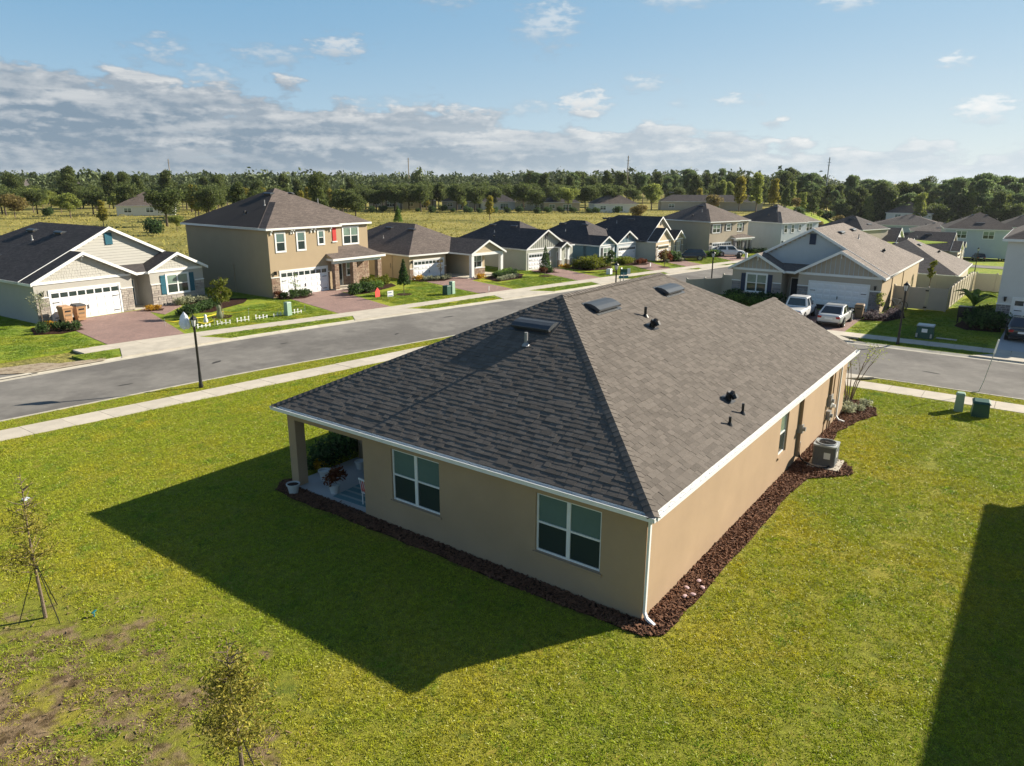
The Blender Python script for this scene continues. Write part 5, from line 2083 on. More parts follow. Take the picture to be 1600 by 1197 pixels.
def yard_sign(label, x, y, rot, m1, w_=.6, h=.45, z=.25, m2=None, cat='yard sign', banner=False):
    t = thing('yard_sign', label, cat, (x, y, 0), rot)
    b = MB()
    for s in (-.22, .22):
        b.tube((s, 0, -.05), (s, 0, z + .1), .008, .008, 5)
    b.build('stake', M['steel'], t)
    b = MB()
    b.box(-w_ / 2, -.012, z, w_ / 2, .012, z + h)
    o = b.build('board', M[m1], t)
    if m2:
        for k, (z0, z1) in enumerate(((.08, .2), (.62, .74))):
            q = MB()
            q.box(-w_ / 2 + .06, -.018, z + h * z0, w_ / 2 - .08 - .1 * k, -.0125, z + h * z1)
            q.build('printed_band', M[m2], o)
    return t


t = yard_sign('red house-shaped yard sign on the grass before the two-storey sand house', 29.7, 40.05, .1, 'sign_red', .6, .5, .2)
b = MB()
b.poly([(-.3, -.014, .702), (.3, -.014, .702), (0, -.014, 1.02)])
b.poly([(.3, .014, .702), (-.3, .014, .702), (0, .014, 1.02)])
b.build('board_top', M['sign_red'], t)
yard_sign('white and blue yard sign right of the red one', 30.55, 39.35, -.15, 'white', .62, .5, .2, 'sign_blue')
yard_sign('small white yard sign on the yellow grass before the blue house', 58.4, 31.6, .2, 'white', .7, .5, .2, 'sign_blue')
yard_sign('small grey sign beside the cream house drive', 38.6, 34.75, .5, 'lead', .4, .4, .2)
yard_sign('small white sign at the edge of the drive before the blue house', 65.3, 31.4, .3, 'white', .55, .45, .2, 'sign_blue')

# taped-off hallowe'en plot on the lawn of the white house
t = thing('tape_barrier', 'yellow tape strung round the decorated plot on the lawn before the white house', 'tape', (14.2, 42.2, 0))
tp = [(-2.0, .9), (-.9, -1.45), (.2, -1.7), (5.2, -2.2), (7.6, -2.3), (4.2, .1), (2.6, .9), (-.6, .55), (-2.0, .9)]
b = MB()
for (a, c_) in zip(tp[:2] + tp[4:-1], tp[1:3] + tp[5:]):
    a3, b3 = Vector((*a, .42)), Vector((*c_, .42))
    d = (b3 - a3)
    for k in range(6):
        p, q = a3 + d * (k / 6), a3 + d * ((k + 1) / 6)
        s0, s1 = -.16 * math.sin(math.pi * k / 6), -.16 * math.sin(math.pi * (k + 1) / 6)
        b.hexa([p + Vector((0, 0, s0 - .03)), q + Vector((0, 0, s1 - .03)), q + Vector((.004, .006, s1 - .03)), p + Vector((.004, .006, s0 - .03)), p + Vector((0, 0, s0 + .03)), q + Vector((0, 0, s1 + .03)), q + Vector((.004, .006, s1 + .03)), p + Vector((.004, .006, s0 + .03))])
b.build('tape', M['yellow'], t)
for p in tp[:-1]:
    b = MB()
    b.tube((p[0], p[1], -.1), (p[0], p[1], .55), .015, .015, 5)
    b.build('stake', M['steel'], t)
f0, f1 = Vector((13.6, 40.55, 0)), Vector((21.0, 39.95, 0))
for k in range(6):
    p = f0.lerp(f1, k / 5)
    t = thing('picket_section', 'little white bone-shaped picket section in the row along the pavement', 'picket fence', (p.x, p.y, 0), -.12 + random.uniform(-.15, .15), 'white picket sections along the pavement')
    for i in range(4):
        b = MB()
        x = -.45 + i * .3
        hh = .26 + random.uniform(-.08, .08)
        b.box(x - .03, -.015, -.05, x + .03, .015, hh)
        b.box(x - .06, -.016, hh - .03, x + .06, .016, hh + .03)
        b.build('picket', M['white'], t)
    b = MB()
    b.box(-.5, -.010, .10, .5, .010, .135)
    b.build('rail', M['white'], t)
t = thing('garden_ghost', 'pale green ghost figure on a stick inside the yellow tape', 'decoration', (15.35, 41.3, 0))
b = MB()
b.lathe([(.0, 1.3), (.12, 1.24), (.17, 1.05), (.14, .9), (.2, .75), (.26, .45), (.2, .3)], n=10)
for i, v in enumerate(b.v):
    a = math.atan2(v[1], v[0])
    b.v[i] = (v[0] * (1 + .2 * math.sin(4 * a)), v[1] * (1 + .2 * math.sin(4 * a)), v[2])
b.build('cloth', M['leaf_pale'], t, smooth=True)
b = MB()
b.tube((0, 0, -.05), (0, 0, .5), .02, .02, 6)
b.build('stick', M['white'], t)
t = thing('garden_ghost', 'small white ghost figure on a stick close to the tape corner', 'decoration', (14.2, 41.25, 0), scale=.6)
b = MB()
b.lathe([(.0, 1.3), (.12, 1.24), (.17, 1.05), (.14, .9), (.2, .75), (.26, .45), (.2, .3)], n=10)
b.build('cloth', M['white'], t, smooth=True)
b = MB()
b.tube((0, 0, -.05), (0, 0, .5), .02, .02, 6)
b.build('stick', M['white'], t)

# ------------------------------------------------------------------ air conditioner
t = thing('air_conditioner', 'grey air conditioning unit on a concrete pad beside the sunny house wall', 'air conditioner', (13.05, -.95, 0), .06)
b = MB()
b.box(-.62, -.58, -.05, .62, .5, .075)
b.build('pad', M['concrete'], t)


def rbox(mb, x, y, z0, z1, r, n=4):
    pts = []
    for (sx, sy, a0) in ((1, 1, 0), (-1, 1, 90), (-1, -1, 180), (1, -1, 270)):
        for k in range(n + 1):
            a = R(a0 + 90 * k / n)
            pts.append((sx * (x - r) + r * math.cos(a), sy * (y - r) + r * math.sin(a)))
    i = len(mb.v)
    N = len(pts)
    mb.v += [(p[0], p[1], z0) for p in pts] + [(p[0], p[1], z1) for p in pts]
    for k in range(N):
        k2 = (k + 1) % N
        mb.f.append((i + k, i + k2, i + N + k2, i + N + k))
        mb.uv.append(None)
        mb.mi.append(0)
    mb.f += [tuple(i + k for k in reversed(range(N))), tuple(i + N + k for k in range(N))]
    mb.uv += [None, None]
    mb.mi += [0, 0]


b = MB()
rbox(b, .385, .385, .08, .80, .07)
b.build('cabinet', M['ac_body'], t)
for k in range(14):
    b = MB()
    z = .14 + k * .046
    rbox(b, .398, .398, z, z + .022, .075)
    b.build('louvre', M['ac_body'], t)
b = MB()
rbox(b, .41, .41, .80, .86, .09)
b.lathe([(.36, .861), (.345, .90), (.315, .90), (.305, .862)], n=28)
b.build('top', M['ac_top'], t)
b = MB()
b.lathe([(.0, .864), (.305, .864)], n=24)
b.build('fan_well', M['black'], t)
b = MB()
for r_ in (.08, .14, .20, .26):
    b.lathe([(r_ - .006, .885), (r_ + .006, .885), (r_ + .006, .892), (r_ - .006, .892)], n=24)
for k in range(8):
    a = k * math.pi / 4
    b.tube((0, 0, .888), (.31 * math.cos(a), .31 * math.sin(a), .888), .006, .006, 4)
b.lathe([(0, .90), (.07, .898), (.075, .87)], n=14)
b.build('fan_grille', M['black'], t)
b = MB()
b.box(-.404, -.22, .36, -.40, .0, .6)
b.box(-.25, -.405, .42, -.05, -.40, .62)
b.build('rating_label', M['white_vinyl'], t)
t = thing('refrigerant_hose', 'black insulated hose looping from the wall to the air conditioner', 'hose', (12.62, 0, 0))
b = MB()
b.path([(0, -.1, .85), (0, -.1, .45), (.02, -.14, .25), (.0, -.3, .12), (-.12, -.55, .07), (-.2, -.9, .06), (-.1, -1.15, .08), (.1, -1.2, .13)], .035, 8)
b.build('hose', M['black'], t, smooth=True)

# ------------------------------------------------------------------ things on the porch
def pot(label, x, y, r, h, m='pot', z=.07, plant=None):
    t = thing('plant_pot', label, 'plant pot', (x, y, z))
    b = MB()
    b.lathe([(0, .0), (r * .68, 0), (r * .95, h * .86), (r * 1.08, h * .87), (r * 1.1, h), (r * .95, h), (r * .92, h * .88), (0, h * .86)], n=18)
    b.build('pot', M[m], t, smooth=False)
    return t


P1 = pot('white empty flower pot in the mulch at the foot of the porch column', -.32, 12.6, .21, .34, z=.03)
b = MB()
b.lathe([(0, .30), (.19, .30)], n=14)
b.build('soil', M['mulch'], P1)
pot('white pot with rust-coloured plant in the middle of the porch slab', .45, 11.45, .19, .32)
pot('white pot beside the porch column', 1.0, 12.6, .2, .34)
pot('small white pot at the back edge of the porch slab', 2.4, 12.35, .18, .3)
t = thing('porch_rug', 'teal rug with pale stripes on the porch slab', 'rug', (1.0, 10.55, .072), .05)
b = MB()
b.box(-.75, -.75, 0, .75, .75, .012)
b.build('rug', M['rug'], t)
for k in range(4):
    b = MB()
    b.box(-.55 + k * .34, -.73, .0125, -.45 + k * .34, .73, .016)
    b.build('stripe', M['rug_pale'], t)
t = thing('porch_chair', 'white metal chair with a red checked cushion at the corner of the porch', 'chair', (.55, 9.78, .072), 1.45)
lg = MB()
lg.box(-.014, -.014, 0, .014, .014, .43)
lme = lg.mesh('leg', M['white_metal'])
for x, y in ((-.2, -.2), (.2, -.2), (-.2, .2), (.2, .2)):
    link_mesh('leg', lme, t, (x, y, 0))
b = MB()
b.box(-.23, -.23, .43, .23, .23, .45)
b.build('seat', M['white_metal'], t)
b = MB()
for x in (-.21, -.1, 0, .1, .21):
    b.tube((x, .21, .45), (x * 1.05, .29, .92), .012, .012, 6)
b.box(-.24, .26, .9, .24, .31, .95)
b.build('backrest', M['white_metal'], t)
b = MB()
b.box(-.21, -.21, .451, .21, .19, .50)
b.box(-.2, .17, .52, .2, .235, .85)
b.build('cushion', M['red'], t)
t = thing('hanging_lantern', 'orange lantern hanging under the porch beam', 'lantern', (2.6, 11.6, 2.05))
b = MB()
b.lathe([(0, -.17), (.1, -.15), (.13, 0), (.1, .15), (0, .17)], n=10)
b.build('shade', M['orange'], t)
b = MB()
b.tube((0, 0, .16), (0, 0, .5), .006, .006, 4)
b.build('cord', M['black'], t)
t = thing('wind_spinner', 'pale blue spinner hanging beside the orange lantern', 'ornament', (2.6, 10.95, 2.0))
b = MB()
for k in range(6):
    b.obox((0, 0, -.15 + k * .06), Vector((.12 * math.cos(k * .5), .12 * math.sin(k * .5), 0)), Vector((-.01 * math.sin(k * .5), .01 * math.cos(k * .5), 0)), Vector((0, 0, .02)))
b.tube((0, 0, .2), (0, 0, .55), .005, .005, 4)
b.build('vane', M['white_metal'], t)
for k, (x, y) in enumerate(((1.55, -.42), (1.95, -.3), (1.75, -.55), (2.45, -.42), (2.2, -.62))):
    s_ = MB()
    s_.lathe([(0, .0), (.07, .0), (.085, .02), (.05, .04), (0, .045)], n=9)
    o = s_.build('stepping_stone', M['leaf_pale'] if False else M.setdefault('pink_stone', mat('pale_pink_stone', (.50, .36, .37), .8, (9, .1))), None, (x, y, .055), k)
    o.scale = (1, .75, 1)
    tag(o, 'small flat pale pink stone lying in the mulch by the sunny wall', 'stone', 'pink stones in the mulch')
t = thing('sprinkler', 'small blue-green sprinkler head on the bare grass near the staked sapling', 'sprinkler', (-7.65, 10.6, 0))
b = MB()
b.tube((0, 0, 0), (.02, .02, .12), .02, .015, 8)
b.obox((.02, .02, .13), Vector((.055, .02, .012)), Vector((-.01, .02, 0)), Vector((0, 0, .012)))
b.build('head', M['teal_sign'], t)
o = MB()
o.obox((0, 0, .03), Vector((.09, .02, .0)), Vector((-.02, .06, .01)), Vector((0, 0, .02)))
tag(o.build('litter', M['bag'], None, (-5.85, 19.1, .03)), 'scrap of white litter on the sunny grass above the staked sapling', 'litter')
# garden rock and bicycle by the tan house
o = MB()
o.lathe([(0, 0), (.36, .05), (.40, .2), (.28, .38), (.1, .46), (0, .47)], n=9)
o.v = [(v[0] * random.uniform(.85, 1.15), v[1] * random.uniform(.85, 1.15), v[2]) for v in o.v]
tag(o.build('boulder', M['sand'], None, (51.6, 2.75, 0), smooth=True), 'pale round boulder beside the cream fence', 'boulder')
t = thing('bicycle', 'pale bicycle leaning against the cream fence by the tan house', 'bicycle', (52.2, 3.05, 0), 1.5)


def ring(mb, c, r_, th, ax=Vector((0, 1, 0)), n=20):
    x = ax.orthogonal().normalized()
    y = ax.cross(x)
    pts = [Vector(c) + (x * math.cos(2 * math.pi * k / n) + y * math.sin(2 * math.pi * k / n)) * r_ for k in range(n + 1)]
    mb.path(pts, th, 5)


for x in (-.52, .52):
    b = MB()
    ring(b, (x, 0, .34), .32, .022)
    w_o = b.build('wheel', M['tyre'], t)
    b = MB()
    for k in range(8):
        a = k * math.pi / 4
        b.tube((x, 0, .34), (x + .31 * math.cos(a), 0, .34 + .31 * math.sin(a)), .003, .003, 3)
    b.build('spokes', M['steel'], w_o)
b = MB()
for p, q in (((-.52, 0, .34), (-.1, 0, .3)), ((-.1, 0, .3), (-.22, 0, .82)), ((-.22, 0, .82), (-.52, 0, .34)), ((-.1, 0, .3), (.36, 0, .78)), ((-.22, 0, .78), (.36, 0, .84)), ((.52, 0, .34), (.34, 0, .95))):
    b.tube(p, q, .018, .018, 6)
b.build('frame', M['white_vinyl'], t)
b = MB()
b.tube((.34, -.28, 1.0), (.34, .28, 1.0), .014, .014, 6)
b.tube((.34, 0, .95), (.34, 0, 1.0), .014, .014, 6)
b.build('handlebar', M['black'], t)
b = MB()
b.hexa([(-.34, -.07, .86), (-.1, -.03, .86), (-.1, .03, .86), (-.34, .07, .86), (-.34, -.08, .9), (-.08, -.02, .9), (-.08, .02, .9), (-.34, .08, .9)])
b.build('saddle', M['black'], t)


# ------------------------------------------------------------------ cars
def car(name, label, x, y, rot, paint, kind='sedan', L=4.6, W_=1.8, scale=1.0):
    """length along local +x (nose at +x)"""
    t = thing(name, label, 'car', (x, y, 0), rot, scale=scale)
    h = L / 2
    if kind == 'sedan':
        prof = [(-h, .42, .86, .80), (-h + .1, .28, .93, .90), (-h + .75, .22, .95, .98), (-.9, .19, .92, 1.0), (.3, .19, .90, 1.0), (h - 1.25, .19, .90, .99), (h - .5, .22, .80, .95), (h - .08, .30, .66, .82), (h, .40, .58, .66)]
        cab = dict(b0=-h + .38, b1=h - 1.15, r0=-h + 1.5, r1=.12, zb=.90, zr=1.43)
    elif kind == 'suv':
        prof = [(-h, .5, .95, .84), (-h + .1, .32, 1.02, .94), (-h + .7, .26, 1.05, 1.0), (-.9, .22, 1.04, 1.0), (.3, .22, 1.02, 1.0), (h - 1.2, .22, 1.0, .99), (h - .45, .26, .93, .95), (h - .06, .36, .78, .83), (h, .46, .7, .68)]
        cab = dict(b0=-h + .12, b1=h - 1.15, r0=-h + .62, r1=.45, zb=1.0, zr=1.66)
    else:
        prof = [(-h, .6, .98, .90), (-h + .1, .42, 1.02, .97), (-h + .8, .34, 1.03, 1.0), (-.9, .3, 1.03, 1.0), (.3, .3, 1.03, 1.0), (h - 1.2, .3, 1.05, .99), (h - .45, .34, 1.0, .96), (h - .06, .42, .9, .88), (h, .5, .8, .76)]
        cab = dict(b0=-.75, b1=h - 1.35, r0=-.55, r1=.65, zb=1.02, zr=1.78)
    hw = W_ / 2
    bm = bmesh.new()
    rings = []
    for (px, zb, zt, k) in prof:
        w_ = hw * k
        zm = zb + (zt - zb) * .45
        ys = [(-w_ * .82, zb), (-w_ * .98, zb + .10), (-w_, zm), (-w_ * .96, zt - .08), (-w_ * .84, zt), (-w_ * .4, zt + .025), (w_ * .4, zt + .025), (w_ * .84, zt), (w_ * .96, zt - .08), (w_, zm), (w_ * .98, zb + .10), (w_ * .82, zb)]
        rings.append([bm.verts.new((px, yy, zz)) for yy, zz in ys])
    for a, b_ in zip(rings[:-1], rings[1:]):
        n = len(a)
        for i in range(n):
            bm.faces.new((a[i], a[(i + 1) % n], b_[(i + 1) % n], b_[i]))
    bm.faces.new(rings[0])
    bm.faces.new(rings[-1][::-1])
    bmesh.ops.recalc_face_normals(bm, faces=bm.faces)
    bmesh.ops.subdivide_edges(bm, edges=[], cuts=1)
    me = bpy.data.meshes.new('body')
    bm.to_mesh(me)
    bm.free()
    me.materials.append(paint)
    me.polygons.foreach_set('use_smooth', [True] * len(me.polygons))
    body = link_mesh('body', me, t)
    md = body.modifiers.new('smooth', 'SUBSURF')
    md.levels = md.render_levels = 2
    # cabin: pillars and roof in paint, real panes set in
    c = cab
    bw, rw = hw * .93, hw * .74
    zb, zr = c['zb'], c['zr']
    B = [Vector((c['b0'], -bw, zb)), Vector((c['b1'], -bw, zb - .02)), Vector((c['b1'], bw, zb - .02)), Vector((c['b0'], bw, zb))]
    T = [Vector((c['r0'], -rw, zr - .02)), Vector((c['r1'], -rw, zr)), Vector((c['r1'], rw, zr)), Vector((c['r0'], rw, zr - .02))]
    q = MB()
    q.hexa([tuple(p) for p in B] + [tuple(p) for p in T])
    q.poly([(c['r0'] + .05, -rw * .9, zr + .005), (c['r1'] - .05, -rw * .9, zr + .025), (c['r1'] - .05, rw * .9, zr + .025), (c['r0'] + .05, rw * .9, zr + .005)])
    cb = q.build('cabin', paint, t)
    bv = cb.modifiers.new('round', 'BEVEL')
    bv.width, bv.segments = .06, 3

    def pane(nm, a, b_, c_, d, inset=(.07, .07), off=.012):
        a, b_, c_, d = map(Vector, (a, b_, c_, d))
        n = (b_ - a).cross(d - a).normalized()
        u0, u1 = inset[0], 1 - inset[0]
        v0, v1 = inset[1], 1 - inset[1]
        f = lambda s, r: (a * (1 - s) + b_ * s) * (1 - r) + (d * (1 - s) + c_ * s) * r
        p = [f(u0, v0), f(u1, v0), f(u1, v1), f(u0, v1)]
        k = MB()
        k.hexa([tuple(z - n * .01) for z in p] + [tuple(z + n * off) for z in p])
        return k.build(nm, M['glass_car'], t)
    pane('windshield', B[2], B[1], T[1], T[2], (.08, .1))
    pane('rear_window', B[0], B[3], T[3], T[0], (.09, .12))
    ms = .5
    for s, (b0, b1, t1, t0) in ((-1, (B[0], B[1], T[1], T[0])), (1, (B[2], B[3], T[3], T[2]))):
        mb_, mt = b0.lerp(b1, ms), t0.lerp(t1, ms)
        pane('side_window', b0, mb_, mt, t0, (.10, .12))
        pane('side_window', mb_, b1, t1, mt, (.10, .12))
    r_ = .33 if kind == 'sedan' else .37
    for px in (-h + .95, h - .9):
        for s in (-1, 1):
            a = MB()
            a.tube((px, s * (hw - .24), r_), (px, s * (hw + .004), r_), r_ + .07, r_ + .07, 24)
            a.build('wheel_arch', M['black'], t)
            wq = MB()
            wq.tube((px, s * (hw - .2), r_), (px, s * (hw + .018), r_), r_, r_ * .97, 24)
            wo = wq.build('wheel', M['tyre'], t)
            k = MB()
            yy = s * (hw + .02)
            k.tube((px, yy - s * .01, r_), (px, yy + s * .004, r_), r_ * .22, r_ * .2, 12)
            for j in range(5):
                an = j * 2 * math.pi / 5
                d = Vector((math.cos(an), 0, math.sin(an)))
                k.obox(Vector((px, yy, r_)) + d * r_ * .38, d * r_ * .3, Vector((0, .006, 0)), d.cross(Vector((0, 1, 0))) * .045)
            ring(k, (px, yy, r_), r_ * .68, .022, n=18)
            k.build('rim', M['rim'], wo)
    zt = {'sedan': .74, 'suv': .84, 'pickup': .8}[kind]
    for s in (-1, 1):
        k = MB()
        k.obox((-h + .06, s * hw * .62, zt + .02), Vector((.05, 0, 0)), Vector((-.02 * s, hw * .2, 0)), Vector((0, 0, .075)))
        k.build('tail_light', M['tail_light'], t)
        k = MB()
        k.obox((h - .13, s * hw * .62, zt - .08), Vector((.08, -.05 * s, 0)), Vector((0, hw * .17, 0)), Vector((0, 0, .06)))
        k.build('headlight', M['head_light'], t)
        k = MB()
        k.obox((c['b1'] - .35, s * (hw + .06), zb + .08), Vector((.05, 0, 0)), Vector((0, .09, 0)), Vector((0, 0, .06)))
        k.build('mirror', paint, t)
        for px in (-.45, .55):
            k = MB()
            k.obox((px, s * hw * .985, zb - .14), Vector((.09, 0, 0)), Vector((0, .02, 0)), Vector((0, 0, .014)))
            k.build('door_handle', paint, t)
    k = MB()
    k.box(-h - .012, -.26, zt - .12, -h + .03, .26, zt + .0)
    k.build('number_plate', M['white'], t)
    k = MB()
    k.box(-h + .0, -hw * .72, .30, -h + .1, hw * .72, .42)
    k.box(h - .1, -hw * .6, .30, h + .004, hw * .6, .48)
    k.build('lower_bumper', M['black'], t)
    return t


M['paint_white'] = mat('white_car_paint', (.68, .69, .70), .3, spec=.5, coat=.6)
M['paint_silver'] = mat('silver_car_paint', (.52, .54, .55), .3, metal=.25, spec=.5, coat=.6)
M['paint_black'] = mat('black_car_paint', (.010, .011, .014), .2, spec=.6, coat=.8)
M['paint_navy'] = mat('dark_blue_car_paint', (.018, .024, .038), .22, spec=.6, coat=.8)
car('parked_car', 'silver sedan parked tail outwards on the paver drive of the tan house', 42.55, 5.55, .02, M['paint_silver'], 'sedan', 4.5, 1.8)
car('parked_car', 'white double-cab pickup half hidden behind the near roof, beside the silver sedan', 43.1, 8.35, .02, M['paint_white'], 'pickup', 5.2, 1.9, .94)
car('parked_car', 'black sedan cut by the right edge, on the shaded concrete drive', 44.9, -5.8, 0.02, M['paint_black'], 'sedan', 4.7, 1.88)
car('parked_car', 'dark blue SUV on the drive between the two grey houses', 77.2, 31.5, 2.05, M['paint_navy'], 'suv', 4.7, 1.85, .86)
car('parked_car', 'white SUV on the drive of the greige two-storey house', 85.3, 29.2, -1.02, M['paint_white'], 'suv', 4.7, 1.85, .86)
car('parked_car', 'tiny dark car parked on the back street beyond the cream fence', 168, 5.5, .3, M['paint_black'], 'suv', 4.6, 1.8).location.z = terrain(168, 5.5)
car('parked_car', 'dark pickup at the far end of the back street near the right edge', 176, 1.2, .2, M['paint_black'], 'pickup', 5.2, 1.9).location.z = terrain(176, 1.2)
terrain_mesh('road', list(np.linspace(140, 149, 4)), list(np.linspace(-30, 9, 9)), .06, M['asphalt'], kind='structure')
c4_ = [(244.8, 70.3), (232.3, 36.2), (299.7, 45.6), (294.9, 84.4)]
gv, gf, gn = [], [], 9
for j in range(gn):
    for i in range(gn):
        u_, v_ = i / (gn - 1), j / (gn - 1)
        x = (1 - v_) * ((1 - u_) * c4_[0][0] + u_ * c4_[1][0]) + v_ * ((1 - u_) * c4_[3][0] + u_ * c4_[2][0])
        y = (1 - v_) * ((1 - u_) * c4_[0][1] + u_ * c4_[1][1]) + v_ * ((1 - u_) * c4_[3][1] + u_ * c4_[2][1])
        gv.append((x, y, terrain(x, y) + .12))
gf = [(j * gn + i, j * gn + i + 1, (j + 1) * gn + i + 1, (j + 1) * gn + i) for j in range(gn - 1) for i in range(gn - 1)]
link_mesh('field', np_mesh('field', gv, gf, [lawn_far], 4), kind='structure')


# ------------------------------------------------------------------ vegetation
def leaves_mesh(name, centres, sizes, m, aspect=1.0, up=0.3, folded=False):
    n = len(centres)
    nrm = RNG.normal(0, 1, (n, 3))
    nrm[:, 2] += up
    nrm /= np.linalg.norm(nrm, axis=1)[:, None]
    t = np.cross(nrm, RNG.normal(0, 1, (n, 3)))
    t /= np.linalg.norm(t, axis=1)[:, None]
    b = np.cross(nrm, t)
    s = sizes[:, None]
    C = centres
    V = np.stack([C - t * s * aspect, C - b * s * .55 + nrm * s * .12, C + t * s * aspect, C + b * s * .55 + nrm * s * .12], 1)
    F = np.arange(n * 4).reshape(n, 4)
    return np_mesh(name, V.reshape(-1, 3), F, [m], 4)


def blob(n, c, r, hollow=.45):
    """points in an ellipsoid, thicker towards its skin"""
    d = RNG.normal(0, 1, (n, 3))
    d /= np.linalg.norm(d, axis=1)[:, None]
    q = RNG.uniform(hollow ** 3, 1, n) ** (1 / 3)
    return np.array(c) + d * q[:, None] * np.array(r) + RNG.normal(0, .13, (n, 3)) * np.array(r)


def crown_points(kind, h, w_, n):
    P = []
    if kind == 'oak':
        L = 15
        for k in range(L):
            a = k * 2.4 + RNG.uniform(-.4, .4)
            rr = w_ * RNG.uniform(.15, .62) * (1 if k else 0)
            z = h * RNG.uniform(.38, .80)
            s = w_ * RNG.uniform(.26, .42)
            P.append(blob(n // L, (rr * math.cos(a), rr * math.sin(a), z), (s, s, s * .72)))
    elif kind == 'tall':
        L = 13
        for k in range(L):
            a = k * 2.4 + RNG.uniform(-.5, .5)
            z = h * (.30 + .62 * k / (L - 1))
            rr = w_ * RNG.uniform(.1, .5) * (1.15 - .6 * k / L)
            s = w_ * RNG.uniform(.26, .4)
            P.append(blob(n // L, (rr * math.cos(a), rr * math.sin(a), z), (s, s, s * .8)))
    elif kind == 'pine':
        L = 15
        for k in range(L):
            a = k * 2.4 + RNG.uniform(-.5, .5)
            z = h * RNG.uniform(.52, .95)
            rr = w_ * RNG.uniform(.05, .62) * (1.3 - z / h)* 1.8
            s = w_ * RNG.uniform(.28, .46)
            P.append(blob(n // L, (rr * math.cos(a), rr * math.sin(a), z), (s, s, s * .55), .2))
    elif kind == 'cone':
        z = RNG.beta(1.2, 1.8, n)
        a = RNG.uniform(0, 2 * np.pi, n)
        r = w_ * (1.02 - z) * RNG.uniform(.45, 1.0, n) ** .6
        P.append(np.stack([r * np.cos(a), r * np.sin(a), h * (.12 + .88 * z)], 1))
    else:   # shrub
        L = 7
        for k in range(L):
            a = k * 2.4
            rr = w_ * RNG.uniform(.1, .6) * (1 if k else 0)
            s = w_ * RNG.uniform(.35, .55)
            P.append(blob(n // L, (rr * math.cos(a), rr * math.sin(a), h * RNG.uniform(.4, .62)), (s, s, h * .38)))
    return np.vstack(P)


def tree_proto(kind, h, w_, n, leaf, m, bark='bark', trunk=.22):
    P = crown_points(kind, h, w_, n)
    P = P[P[:, 2] > .04 * h]
    s = RNG.uniform(.6, 1.35, len(P)) * leaf
    cm = leaves_mesh('crown', P, s, M[m])
    tm = None
    if trunk:
        b = MB()
        lean = RNG.uniform(-.04, .04, 2) * h
        top = {'pine': .93, 'tall': .8, 'cone': .95}.get(kind, .55)
        b.path([(0, 0, -.3), (lean[0] * .3, lean[1] * .3, h * top * .4), (lean[0], lean[1], h * top)], [trunk, trunk * .72, trunk * .2], 7)
        for k in range(7):
            a = k * 2.4
            z0 = h * top * RNG.uniform(.45, .9)
            q = P[RNG.integers(len(P))]
            b.path([(lean[0] * .6, lean[1] * .6, z0), tuple((np.array((lean[0] * .6, lean[1] * .6, z0)) + q) / 2 + np.array((0, 0, .05 * h))), tuple(q)], [trunk * .4, trunk * .25, trunk * .06], 5)
        tm = b.mesh('trunk', M[bark])
    return cm, tm


def plant(name, label, cat, proto, x, y, s=1.0, rot=None, group=None, z=None, sz=None):
    cm, tm = proto
    t = thing(name, label, cat, (x, y, terrain(x, y) if z is None else z), RNG.uniform(0, 6.28) if rot is None else rot, group)
    t.scale = (s, s, s * (sz or 1))
    link_mesh('crown', cm, t)
    if tm:
        link_mesh('trunk', tm, t)
    return t


PR = {
    'oak': [tree_proto('oak', 10, 5.2, 5200, .26, 'leaf_oak', 'bark_dark', .32) for _ in range(3)],
    'mid': [tree_proto('oak', 8, 3.8, 4000, .23, 'leaf_mid', 'bark', .2) for _ in range(2)],
    'tall': [tree_proto('tall', 14.5, 5.0, 6200, .31, 'leaf_oak', 'bark', .28) for _ in range(3)],
    'tallm': [tree_proto('tall', 13, 3.6, 4600, .26, 'leaf_mid', 'bark', .24) for _ in range(2)],
    'pine': [tree_proto('pine', 16, 4.6, 5200, .30, 'leaf_pine', 'bark', .24) for _ in range(3)],
    'yellow': [tree_proto('tall', 9, 2.6, 3600, .22, 'leaf_yellow', 'bark', .16) for _ in range(2)],
    'rust': [tree_proto('oak', 5, 3.2, 2600, .2, 'leaf_rust', 'bark', .12) for _ in range(1)],
    'cone': [tree_proto('cone', 4, 1.1, 2600, .11, 'leaf_shrub', 'bark', .06)],
    'bush': [tree_proto('shrub', 2.4, 2.0, 1800, .17, 'leaf_dark', 'bark', 0) for _ in range(2)],
}
